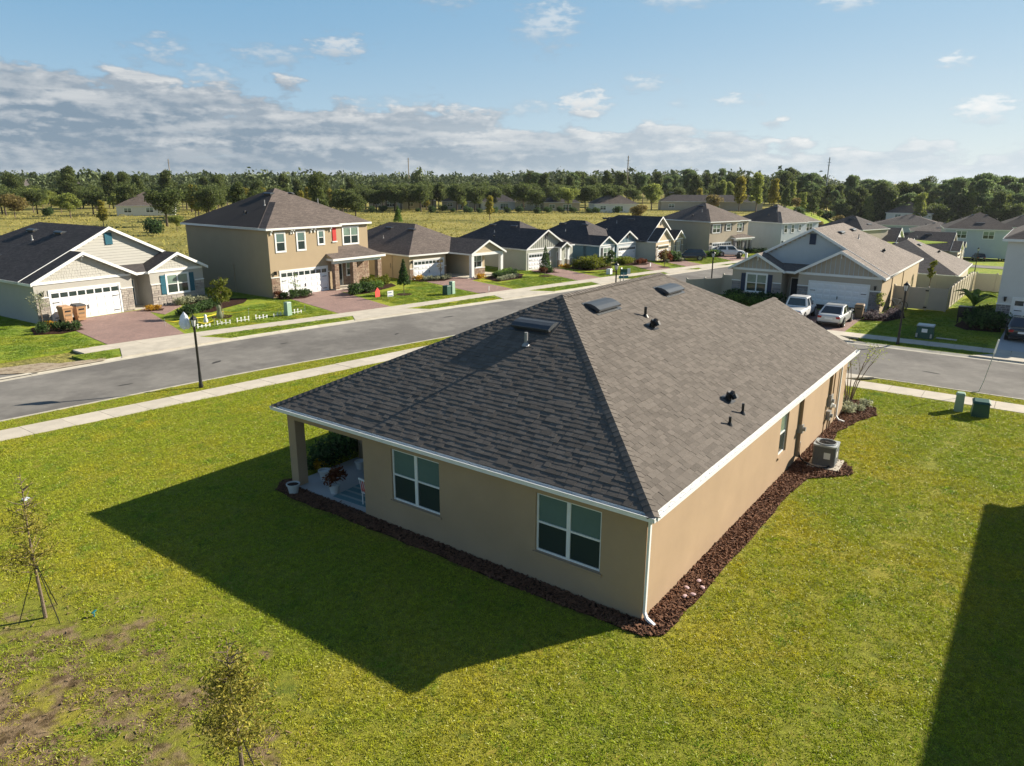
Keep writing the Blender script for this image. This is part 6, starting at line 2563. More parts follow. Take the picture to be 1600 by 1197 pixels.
# trees one can tell apart, from near to far: (kind, spot, scale, label)
for kind, (x, y), s, lab in [
        ('oak', (70.9, 147.8), .88, 'big dark oak standing alone behind the white house'),
        ('bush', (56.4, 126.0), 1.25, 'dark bush at the foot of the big oak behind the white house'),
        ('mid', (63.6, 131.2), .42, 'small grey-green tree before the big oak'),
        ('oak', (88.9, 160.4), .92, 'dark oak right of the big lone oak'),
        ('yellow', (90.8, 169.8), .95, 'yellow-green tree between the dark oaks on the left'),
        ('yellow', (61.0, 155.0), .62, 'small yellow-green tree in the meadow left of the grey-roofed white house'),
        ('mid', (73.1, 197.8), .85, 'lollipop-shaped tree casting a long shadow on the meadow'),
        ('oak', (83.6, 208.4), .74, 'dark oak with a bare trunk left of the white meadow house'),
        ('oak', (90.4, 200.8), .95, 'broad oak over the white meadow house'),
        ('rust', (63.4, 205.9), 1.25, 'broad rusty-brown bush at the left edge of the meadow'),
        ('mid', (80.2, 238.0), .95, 'round grey-green tree near the left edge'),
        ('bush', (72.3, 208.9), 1.0, 'single dark bush in the meadow on the left'),
        ('yellow', (140.8, 171.7), .78, 'bright yellow-green tree right of the sand-coloured two-storey roof'),
        ('cone', (107.7, 115.1), 1.05, 'young dark pine in the meadow behind the cream house'),
        ('yellow', (135.8, 110.4), .66, 'bright yellow-green tree in the meadow behind the sage house'),
        ('yellow', (169.5, 163.4), .60, 'slim yellow-green tree before the far grey-roofed houses'),
        ('mid', (177.4, 154.4), .62, 'round green tree before the far grey-roofed houses'),
        ('mid', (189.6, 120.6), 1.05, 'full pale green tree at the far edge of the meadow'),
        ('rust', (155.9, 78.6), .85, 'reddish bushes in the meadow behind the pale green-grey house'),
        ('mid', (222.2, 107.0), 1.2, 'rounded pale green tree before the long dark-roofed house'),
        ('yellow', (208.1, 108.3), .5, 'slim sapling near the green clearing'),
        ('yellow', (236.0, 95.5), .8, 'yellowing tree left of the pale gap in the woods'),
        ('rust', (230.4, 88.0), 1.1, 'rust-brown tree beside the pale gap in the woods'),
        ('yellow', (233.2, 80.3), 1.25, 'tall yellowing tree at the edge of the right-hand woods'),
        ('tallm', (223.6, 71.4), .95, 'tall olive tree behind the greige two-storey roof'),
        ('yellow', (242.3, 71.7), 1.2, 'second yellowing tree at the edge of the right-hand woods'),
        ('bush', (186.8, 70.4), 1.2, 'dark round bush right behind the greige two-storey roof'),
        ('bush', (164.6, 58.3), 1.0, 'small dark bush in the meadow beside the greige two-storey roof'),
        ('rust', (204.6, 46.9), .5, 'orange-leaved little tree on the bright green field'),
        ('rust', (205.1, 44.7), .55, 'orange-leaved bush right of the first on the bright green field'),
        ('bush', (217.5, 56.6), 1.5, 'dark bush before the tall woods, left of the bright green field')]:
    plant('tree' if kind not in ('bush',) else 'bush', lab, 'tree' if kind != 'bush' else 'bush', PR[kind][RNG.integers(len(PR[kind]))], x, y, s)


LAND = [(60, 'at the far left edge'), (130, 'over the dark left roof'), (210, 'behind the white meadow house'), (290, 'by the big lone oak'), (350, 'left of the two-storey roof'),
        (420, 'over the two-storey roof slope'), (500, 'over the two-storey roof peak'), (570, 'right of the two-storey roof'), (625, 'just left of the middle power pole'), (680, 'just right of the middle power pole'),
        (740, 'over the cream house ridge'), (800, 'over the sage house ridge'), (860, 'over the blue house'), (920, 'right of the blue house'), (970, 'left of the clearing pole'),
        (1020, 'right of the clearing pole'), (1080, 'over the three-gabled house'), (1130, 'over the greige roof peak'), (1180, 'over the greige roof right end'), (1230, 'over the pale blue house roof'), (1280, 'just left of the leaning pole'),
        (1330, 'behind the bright green field'), (1380, 'right of the green field'), (1430, 'over the white gabled house'), (1480, 'over the low brown roofs'), (1540, 'over the grey house'), (1610, 'near the right edge'), (9999, 'beyond the right edge')]
ADJ = {'oak': 'broad dark tree', 'mid': 'pale green tree', 'tall': 'tall dark tree', 'tallm': 'tall olive tree', 'pine': 'flat-topped pine', 'yellow': 'yellowing tree'}


def where(px):
    return next(w_ for lim, w_ in LAND if px < lim)


def belt(kinds, px0, px1, d0, d1, n, s0, s1, name, label, group):
    """a belt of trees seen between two bearings and two distances"""
    for i in range(n):
        px = px0 + (px1 - px0) * (i + RNG.uniform(0, 1)) / n
        d = RNG.uniform(d0, d1)
        a = YAW - math.atan((px - 800) / 1178.0)
        x, y = CAM.x + d * math.cos(a), CAM.y + d * math.sin(a)
        k = kinds[RNG.integers(len(kinds))]
        plant(name, ADJ[k] + ' ' + label + ', ' + where(px), 'tree', PR[k][RNG.integers(len(PR[k]))], x, y, RNG.uniform(s0, s1) * (.74 if 1200 < px < 1315 else 1.0), group=group, sz=RNG.uniform(.9, 1.12))


belt(['oak', 'oak', 'mid', 'tall'], -60, 330, 240, 335, 48, .62, .86, 'tree', 'at the back of the left meadow', 'oaks behind the left meadow')
belt(['oak', 'tall', 'oak', 'mid', 'yellow'], 290, 560, 190, 310, 50, .62, .84, 'tree', 'in the dense belt', 'oaks behind the two-storey house')
belt(['oak'], 545, 965, 236, 300, 46, .74, .98, 'oak_tree', 'above the far houses', 'oaks over the far houses')
belt(['pine', 'tall', 'tall', 'pine', 'oak'], 820, 1130, 300, 400, 48, .68, .92, 'tree', 'on the skyline', 'skyline trees in the middle')
belt(['tall', 'tallm', 'oak', 'tall'], 1120, 1290, 275, 360, 32, .62, .84, 'tree', 'at the wood edge', 'wood-edge trees left of the field')
belt(['tall', 'pine', 'tall', 'oak', 'tallm'], 1215, 1680, 318, 350, 50, .98, 1.26, 'tree', 'fronting the right-hand woods', 'front trees of the right-hand woods')
belt(['pine', 'tall', 'pine'], 1215, 1680, 350, 420, 40, 1.1, 1.36, 'tree', 'inside the right-hand woods', 'tall pines of the right-hand woods')
# undergrowth at the wood's foot
for i in range(26):
    px = 1230 + i * 17 + RNG.uniform(-6, 6)
    a = YAW - math.atan((px - 800) / 1178.0)
    d = RNG.uniform(296, 316)
    k = ['bush', 'rust', 'bush', 'mid'][i % 4]
    plant('bush', {'bush': 'dark', 'rust': 'rusty', 'mid': 'pale'}[k] + ' scrubby bush at the foot of the woods, ' + where(px), 'bush', PR[k][0], CAM.x + d * math.cos(a), CAM.y + d * math.sin(a), {'bush': 1.5, 'rust': .8, 'mid': .5}[k] * RNG.uniform(.8, 1.2), group='bushes at the foot of the woods')
for i in range(20):
    px = 560 + i * 21 + RNG.uniform(-8, 8)
    a = YAW - math.atan((px - 800) / 1178.0)
    d = RNG.uniform(222, 238)
    plant('bush', 'low dark bush at the far meadow edge, ' + where(px), 'bush', PR['bush'][i % 2], CAM.x + d * math.cos(a), CAM.y + d * math.sin(a), RNG.uniform(.5, .95), group='bushes at the meadow edge')

# the distant forest, one mass
nf = 8000
ang = RNG.uniform(R(-12), R(88), nf)
dd = np.sqrt(RNG.uniform(325 ** 2, 1500 ** 2, nf))
keep = (dd > 390) | (ang > YAW + .1)
# clearings on the left
px_ = 800 - 1178 * np.tan(ang - YAW)
for (c_, w_, d0, d1) in ((20, 26, 0, 560), (110, 16, 480, 640), (172, 12, 480, 580), (212, 16, 500, 640), (980, 30, 380, 420)):
    keep &= ~((np.abs(px_ - c_) < w_) & (dd > d0) & (dd < d1))
ang, dd = ang[keep], dd[keep]
PC, PS_ = [], []
for a, d in zip(ang, dd):
    x, y = CAM.x + d * math.cos(a), CAM.y + d * math.sin(a)
    h = RNG.uniform(7, 12.5) + (2.5 if RNG.random() < .2 else 0)
    if a < YAW + .02 and d < 800:
        h += RNG.uniform(0, 3)
    w_ = h * RNG.uniform(.26, .4)
    n = int(np.clip(60000 / d, 50, 170))
    z = terrain(x, y)
    q = blob(n, (x, y, z + h * .62), (w_, w_, h * .38), .35)
    PC.append(q)
    PS_.append(np.full(n, h * .062 * (1 + d / 1800)))
PC, PS_ = np.vstack(PC), np.concatenate(PS_)
link_mesh('forest', leaves_mesh('forest', PC, PS_ * RNG.uniform(.7, 1.3, len(PS_)), M.setdefault('leaf_far', (leaf_mat('leaf_far', (.065, .095, .036), (.115, .145, .058), .3, .2), M['leaf_far'])[1])), kind='stuff')

# meadow: tufts of tall yellow grass
M['tuft'] = mat('meadow_grass', (.42, .36, .11), .9, None, None, spec=.1, island=.2, col2=(.30, .28, .08), trans=.35)
nt_ = 30000
ang = RNG.uniform(R(3), R(78), nt_)
dd = 62 + 190 * RNG.random(nt_) ** .8
tx, ty = CAM.x + dd * np.cos(ang), CAM.y + dd * np.sin(ang)
ylim = np.interp(tx, [-60, 30, 60, 80, 100, 118, 140], [80, 75, 70, 64, 56, 46, 31])
k = (ty > ylim) & ((tx < 118) | (ty > 34 + (tx - 118) * .3))
tx, ty = tx[k], ty[k]
C = np.column_stack([tx, ty, RNG.uniform(.0, .5, len(tx)) - .1])
S = RNG.uniform(.08, .28, len(tx))
link_mesh('meadow_grass', leaves_mesh('meadow_grass', C, S, M['tuft'], aspect=1.3, up=0), kind='stuff')

# ------------------------------------------------------------------ planting round the houses
SH = {
    'green': [tree_proto('shrub', .7, .55, 420, .07, 'leaf_shrub', 'bark', 0) for _ in range(3)],
    'dark': [tree_proto('shrub', .7, .6, 420, .07, 'leaf_dark', 'bark', 0) for _ in range(3)],
    'croton': [tree_proto('shrub', .9, .7, 460, .09, 'leaf_croton', 'bark', 0) for _ in range(3)],
    'red': [tree_proto('shrub', .8, .6, 380, .08, 'leaf_red', 'bark', 0) for _ in range(2)],
    'flower': [tree_proto('shrub', .4, .4, 300, .05, 'leaf_orange', 'bark', 0) for _ in range(2)],
    'pale': [tree_proto('shrub', .5, .5, 340, .06, 'leaf_pale', 'bark', 0) for _ in range(2)],
    'purple': [tree_proto('shrub', .6, .6, 400, .06, 'leaf_purple', 'bark', 0) for _ in range(2)],
}


def bed(poly, plants, label, group, cat='shrub', name='shrub'):
    sheet('mulch_bed', wob(poly, .08, 3), .025, M['mulch'], kind='structure')
    for (k, x, y, s) in plants:
        plant(name, label[k] if isinstance(label, dict) else label, cat, SH[k][RNG.integers(len(SH[k]))], x, y, s * RNG.uniform(.85, 1.15), group=group)


def scat(k, pts, s=1.0):
    return [(k, x, y, s) for x, y in pts]


def line(a, b_, n):
    return [(a[0] + (b_[0] - a[0]) * (i + .5) / n + RNG.uniform(-.12, .12), a[1] + (b_[1] - a[1]) * (i + .5) / n + RNG.uniform(-.12, .12)) for i in range(n)]


bed([(15.9, 46.6), (17.6, 48.8), (18.4, 50.9), (21.4, 51.2), (23.0, 49.3), (21.5, 47.3), (19.0, 46.4), (17.3, 45.4)],
    scat('pale', line((17.4, 50.6), (21.2, 51.0), 7), 1.3) + scat('dark', line((14.6, 45.3), (18.2, 47.2), 8), 1.15) + scat('dark', line((17.0, 46.6), (18.8, 47.6), 4), 1.1),
    {'pale': 'pale low shrub in the row under the shuttered window of the white house', 'dark': 'dark low shrub in the bed beside the white house front walk'}, 'shrubs before the white house')
bed([(5.4, 47.0), (6.2, 49.6), (7.6, 50.4), (8.6, 49.0), (8.3, 46.4), (6.6, 46.0)], scat('dark', [(6.2, 48.2), (6.9, 47.4), (7.4, 47.2), (6.6, 48.8), (6.0, 47.2), (7.8, 46.6)], .85) + scat('flower', [(7.2, 49.0)], 1.2),
    {'dark': 'dark shrub in the bed left of the tan bins', 'flower': 'orange-flowered plant beside the tan bins'}, 'planting left of the tan bins')
bed([(14.3, 49.8), (15.3, 50.6), (16.0, 50.1), (15.4, 49.2)], scat('flower', [(14.8, 50.0), (15.4, 50.0)], 1.2), 'orange flowers beside the teal front door walk', 'flowers by the teal door')
bed([(24.3, 46.2), (24.6, 47.4), (27.6, 47.2), (28.0, 46.2), (26.0, 45.4)], scat('dark', [(24.9, 46.5), (25.5, 46.2), (26.1, 46.4), (26.7, 46.3), (27.3, 46.6)], 1.0) + scat('red', [(24.8, 47.0)], 1.0),
    {'dark': 'dark shrub in the bed at the left corner of the sand-coloured garage', 'red': 'reddish shrub at the left corner of the sand-coloured garage'}, 'shrubs left of the sand-coloured garage')
bed([(29.4, 43.4), (32.0, 43.2), (36.4, 44.6), (37.4, 46.2), (34.0, 46.4), (33.6, 45.0), (31.0, 44.4)],
    scat('croton', line((33.0, 45.2), (36.6, 45.9), 7), 1.15) + scat('dark', line((29.8, 43.6), (32.6, 43.9), 6), 1.3) + scat('green', line((31.2, 44.2), (34.6, 44.9), 5), 1.2),
    {'croton': 'yellow-green croton before the stone porch', 'dark': 'dark shrub in the bed by the red yard sign', 'green': 'green shrub in the middle of the bed before the stone porch'}, 'shrubs before the stone porch')
bed([(39.9, 44.6), (40.4, 46.2), (43.4, 45.0), (44.0, 43.6), (42.0, 43.2)], scat('pale', [(40.8, 44.9), (41.4, 44.6), (42.0, 44.2), (42.6, 43.9), (43.2, 43.8)], 1.1) + scat('flower', [(40.4, 45.4)], 1.5),
    {'pale': 'pale tufted plant in the row left of the cream house drive', 'flower': 'rust-coloured plant at the corner of the cream garage'}, 'row left of the cream house drive')
bed([(44.8, 38.6), (46.4, 41.6), (51.4, 42.4), (51.6, 40.0), (48.6, 38.2)], scat('green', line((47.2, 40.6), (51.0, 41.6), 7), 1.0) + scat('dark', line((46.4, 40.0), (51.0, 40.6), 6), 1.0) + scat('pale', line((45.4, 38.9), (48.8, 38.9), 6), 1.0) + scat('flower', [(45.4, 41.3), (46.0, 41.5)], 1.4),
    {'green': 'green shrub before the cream house porch', 'dark': 'dark shrub in the middle of the bed before the cream porch', 'pale': 'pale tuft along the front of the bed before the cream porch', 'flower': 'orange flowers at the foot of the cream porch column'}, 'planting before the cream porch')
bed([(53.6, 38.4), (54.0, 40.8), (56.0, 40.0), (55.2, 37.6)], scat('red', [(53.9, 39.0), (54.6, 39.6)], 1.0) + scat('dark', [(54.8, 38.6), (54.2, 38.2), (55.2, 39.2)], .8),
    {'red': 'reddish shrub at the corner of the sage house garage', 'dark': 'dark low shrub at the corner of the sage house garage'}, 'shrubs at the sage garage corner')
bed([(58.4, 36.0), (59.4, 39.6), (65.2, 40.0), (64.0, 35.6), (61.0, 34.8)], scat('croton', [(59.8 + .75 * i + RNG.uniform(-.2, .2), 36.2 + .95 * j + RNG.uniform(-.2, .2)) for i in range(6) for j in range(3)], 1.35) + scat('flower', [(58.6, 39.4), (59.0, 39.0)], 1.5),
    {'croton': 'bushy yellow-green shrub in the bed before the sage house', 'flower': 'orange flowers at the foot of the sage house porch'}, 'shrubs before the sage house')
bed([(65.6, 35.2), (66.0, 37.4), (69.4, 37.2), (70.4, 33.9), (68.0, 33.2)], scat('green', line((66.2, 36.6), (69.2, 36.4), 5), 1.2) + scat('red', line((67.6, 34.4), (70.0, 34.4), 4), .8) + scat('croton', line((66.2, 35.7), (69, 35.6), 4), 1.0),
    {'green': 'green shrub under the blue house window', 'red': 'red-brown low plant beside the blue house drive', 'croton': 'yellow-green shrub in the bed of the blue house'}, 'shrubs before the blue house')
bed([(71.8, 33.2), (72.4, 34.3), (75.0, 33.6), (76.2, 31.6), (74.0, 31.4)], scat('red', [(73.0, 33.0), (73.6, 33.2)], 1.8) + scat('dark', [(74.4, 32.8), (74.9, 32.4)], 1.7) + scat('pale', [(72.6, 32.6), (75.6, 31.8), (75.0, 31.9)], 1.0),
    {'red': 'large reddish shrub before the three-gabled house', 'dark': 'large dark shrub before the three-gabled house', 'pale': 'pale tuft before the three-gabled house'}, 'shrubs before the three-gabled house')
bed([(82.6, 30.0), (83.2, 31.2), (85.4, 30.2), (84.8, 29.0)], scat('green', [(82.2, 31.4), (83.0, 30.6), (84.0, 30.4)], 1.4) + scat('dark', [(90.8, 28.6), (91.4, 28.0), (92.2, 27.6), (93.0, 27.0)], 1.2),
    {'green': 'green shrub at the corner of the greige two-storey house', 'dark': 'dark shrub between the two far two-storey houses'}, 'shrubs by the greige house')
bed([(44.8, 4.2), (45.4, 2.6), (48.0, 1.7), (50.6, 2.2), (50.8, 3.2), (48.2, 3.4), (48.0, 4.3)], scat('purple', [(45.4, 3.6), (46.0, 3.2), (46.6, 2.9), (47.2, 2.6), (47.8, 2.4), (48.6, 2.6), (49.4, 2.7), (46.2, 3.9), (47.2, 3.9)], 1.0),
    'purplish low shrub in the bed at the corner of the tan house', 'purplish shrubs at the tan house corner')
bed([(47.0, 11.0), (47.4, 15.6), (48.2, 15.6), (48.2, 11.0)], scat('dark', line((47.4, 11.2), (47.6, 15.6), 9), 1.5) + scat('green', line((46.4, 11.8), (46.8, 15.0), 6), 1.2),
    {'dark': 'dark hedge shrub under the navy-shuttered window', 'green': 'green shrub before the hedge under the navy-shuttered window'}, 'hedge under the navy-shuttered window')
bed([(45.3, -2.6), (46.6, -1.7), (49.6, -1.9), (51.8, -3.0), (51.9, -4.2), (46.0, -4.5)], scat('dark', [(46.4, -3.4), (47.2, -2.8), (48.2, -2.6), (49.4, -2.8), (50.6, -3.2), (48.2, -3.6), (46.6, -4.1), (47.4, -4.2)], 1.7) + scat('red', [(46.6, -3.9)], .9),
    {'dark': 'dark leafy shrub in the round bed left of the black car', 'red': 'red-leaved plant in the round bed left of the black car'}, 'shrubs left of the black car')
for x, y in ((21.0, -.1), (21.6, -.6), (20.8, -.6), (20.4, .4), (21.8, .3), (21.2, .5), (20.1, -.2)):
    plant('shrub', 'sparse pale low shrub in the mulch at the far corner of the near house', 'shrub', SH['pale'][0], x, y, RNG.uniform(.6, .9), group='pale shrubs at the far corner of the near house')
for x, y, s in ((3.4, 13.5, 1.5), (2.6, 13.7, 1.4), (1.8, 13.6, 1.1), (4.2, 13.8, 1.5), (3.0, 14.3, 1.2), (1.2, 13.7, .8), (2.2, 14.2, 1.0)):
    plant('shrub', 'shaded dark shrub on the far side of the porch', 'shrub', SH['dark'][1], x, y, s, group='shrubs beyond the porch')
plant('potted_plant', 'rust-coloured spiky plant growing in the middle porch pot', 'plant', SH['red'][0], .45, 11.45, .75, z=.36)
plant('potted_plant', 'orange flowers beside the porch column', 'plant', SH['flower'][0], 1.4, 13.45, 1.0, z=.1)

# banana-like clump and dark meter cabinet in the bed left of the black car
t = thing('banana_plant', 'tall broad-leaved banana plant behind the dark cabinet by the white house', 'plant', (51.0, -2.4, 0))
b = MB()
b.path([(0, 0, 0), (.05, .02, 1.3)], [.12, .08], 8)
b.build('stem', M['leaf_shrub'], t)
for k in range(9):
    a = k * 2.4
    lf = MB()
    pts = []
    for i in range(6):
        r_ = i / 5 * 1.5
        pts.append((r_ * math.cos(a), r_ * math.sin(a), 1.25 + .9 * math.sin(i / 5 * 2.2) - .15 * (k % 3)))
    for i in range(5):
        p, q = Vector(pts[i]), Vector(pts[i + 1])
        s = Vector((-math.sin(a), math.cos(a), 0))
        wa, wb = .24 * math.sin(math.pi * (i + .25) / 5.6), .24 * math.sin(math.pi * (i + 1.25) / 5.6)
        lf.poly([p - s * wa - Vector((0, 0, wa * .4)), q - s * wb - Vector((0, 0, wb * .4)), q, p])
        lf.poly([p, q, q + s * wb - Vector((0, 0, wb * .4)), p + s * wa - Vector((0, 0, wa * .4))])
    lf.build('leaf', M['leaf_shrub'], t)
t = thing('dark_cabinet', 'black cabinet on legs standing among the shrubs left of the black car', 'cabinet', (48.4, -2.15, 0))
b = MB()
b.box(-.35, -.5, .45, .35, .5, 1.25)
b.build('body', M['black'], t)
for x, y in ((-.3, -.45), (.3, -.45), (-.3, .45), (.3, .45)):
    b = MB()
    b.box(x - .03, y - .03, -.05, x + .03, y + .03, .45)
    b.build('leg', M['black'], t)


# small street trees
def young_tree(label, x, y, h, w_, leaf, m, n=900, bare=False, stakes=0, trunk=.035, mulch=True, kind='oak', name='young_tree'):
    P = crown_points(kind, h, w_, n)
    P = P[P[:, 2] > .3 * h]
    t = thing(name, label, 'tree', (x, y, 0), RNG.uniform(0, 6))
    link_mesh('crown', leaves_mesh('crown', P, RNG.uniform(.6, 1.3, len(P)) * leaf, M[m], 1.2), t)
    b = MB()
    b.path([(0, 0, -.1), (.02, 0, h * .4), (0, .02, h * .9)], [trunk, trunk * .8, trunk * .25], 7)
    for k in range(10):
        q = P[RNG.integers(len(P))]
        b.path([(0, 0, max(.25 * h, q[2] - .25 * h)), tuple(q)], [trunk * .35, trunk * .1], 4)
    b.build('trunk', M['bark'], t)
    if mulch:
        sheet('mulch_ring', [(x + .75 * math.cos(a) * RNG.uniform(.85, 1.15), y + .75 * math.sin(a) * RNG.uniform(.85, 1.15)) for a in np.linspace(0, 6.28, 13)[:-1]], .03, M['mulch'], kind='structure')
    return t


young_tree('young yellow-green tree inside the yellow tape on the lawn', 16.7, 43.1, 3.4, .95, .10, 'leaf_croton', 700)
young_tree('dense cone-shaped young magnolia before the two-storey sand house', 33.0, 40.1, 3.2, .75, .10, 'leaf_dark', 1500, kind='cone')
young_tree('young narrow tree on the lawn before the sage house garage', 51.6, 37.2, 3.3, .8, .09, 'leaf_dark', 900, kind='cone')
young_tree('slim red-tipped young tree before the white cream-house garage door', 43.0, 44.6, 2.6, .6, .06, 'leaf_rust', 120)
young_tree('sparse young tree before the sand-coloured garage', 26.0, 46.4, 2.6, .6, .07, 'leaf_shrub', 110)
young_tree('sparse young tree before the sage house garage door', 55.6, 39.4, 2.4, .6, .06, 'leaf_rust', 140)
young_tree('round young tree on the yellow grass before the blue house', 59.6, 33.6, 2.9, .65, .09, 'leaf_dark', 800)
young_tree('slim brownish young tree before the blue house drive', 67.4, 30.6, 2.6, .55, .08, 'leaf_rust', 420)
young_tree('tall slim tree between the two far two-storey houses', 97.6, 27.6, 3.2, .6, .10, 'leaf_mid', 700)
young_tree('slim yellow-green tree in the yard behind the cream gate', 66.0, 2.4, 3.4, .55, .10, 'leaf_croton', 420, mulch=False)
young_tree('sparse flowering tree at the left corner of the white house', 6.9, 49.5, 2.9, .9, .07, 'leaf_pale', 260, mulch=False)
young_tree('vine-like slim tree at the stone pier of the tan house', 48.0, 3.6, 2.1, .45, .07, 'leaf_mid', 320, mulch=False)

# crape myrtle at the far right corner of the near house
t = thing('crape_myrtle', 'nearly bare multi-stemmed crape myrtle at the far corner of the near house', 'tree', (21.7, .1, 0))
b = MB()
tips = []
for k in range(7):
    a = k * .9 + .2
    p0 = Vector((.08 * math.cos(a), .08 * math.sin(a), 0))
    p1 = p0 + Vector((.25 * math.cos(a), .25 * math.sin(a), 1.1))
    p2 = p1 + Vector((.35 * math.cos(a + .3), .35 * math.sin(a + .3), .8))
    b.path([p0, p1, p2], [.028, .02, .012], 6)
    for j in range(5):
        aa = a + random.uniform(-1.2, 1.2)
        q = p2 + Vector((random.uniform(.2, .6) * math.cos(aa), random.uniform(.2, .6) * math.sin(aa), random.uniform(.2, .8)))
        b.path([p1.lerp(p2, random.uniform(.5, 1)), q], [.01, .004], 4)
        tips.append(q)
b.build('stems', M['bark'], t)
TP = np.array([tuple(q) for q in tips])
C = np.repeat(TP, 11, 0) + RNG.normal(0, .13, (len(TP) * 11, 3))
link_mesh('leaves', leaves_mesh('leaves', C, RNG.uniform(.025, .05, len(C)), M['leaf_mid'], 1.3), t)


# the two staked saplings in front
def sapling(label, x, y, h, seed, fol, bare_top):
    rg = np.random.default_rng(seed)
    t = thing('staked_sapling', label, 'sapling', (x, y, 0))
    b = MB()
    pts, rad = [], []
    for i in range(9):
        k = i / 8
        pts.append((.05 * math.sin(k * 5 + seed) * k, .05 * math.cos(k * 4 + seed) * k, h * k - .05))
        rad.append(.04 * (1 - k) + .006)
    b.path(pts, rad, 8)
    L = []
    for k in range(58):
        f = rg.uniform(.33, .97)
        p = Vector(pts[min(8, int(f * 8))]).lerp(Vector(pts[min(8, int(f * 8) + 1)]), f * 8 % 1)
        a = rg.uniform(0, 6.28)
        ln = (.8 * (1 - f) + .16) * rg.uniform(.6, 1.15)
        m1 = p + Vector((math.cos(a) * ln * .55, math.sin(a) * ln * .55, ln * .28))
        m2 = p + Vector((math.cos(a) * ln, math.sin(a) * ln, ln * rg.uniform(.3, .7)))
        b.path([p, m1, m2], [.011, .008, .003], 5)
        nl = int(fol * ln * (0.12 if f > bare_top else 1))
        for _ in range(nl):
            q = m1.lerp(m2, rg.uniform(-.5, 1.05)) + Vector(rg.normal(0, .09, 3))
            L.append(tuple(q))
    b.build('trunk', M['bark'], t)
    L = np.array(L)
    link_mesh('leaves', leaves_mesh('leaves', L, RNG.uniform(.016, .034, len(L)), M['leaf_sapling'], 1.5), t)
    for k in range(3):
        a = k * 2.1 + .7
        q = MB()
        q.tube((.55 * math.cos(a), .55 * math.sin(a), -.05), (.05 * math.cos(a), .05 * math.sin(a), h * .36), .011, .010, 6)
        q.build('stake', M['black'], t)
    q = MB()
    q.lathe([(.05, h * .35), (.055, h * .35 + .04), (.05, h * .35 + .05)], n=10)
    q.build('tie', M['black'], t)
    return t


sapling('staked sapling at the left edge, thin yellow-green leaves below a bare tip', -8.35, 11.51, 3.75, 3, 140, .74)
sapling('staked sapling cut by the bottom edge, leafy with a bare crooked top', -8.49, 3.38, 2.95, 8, 210, .82)


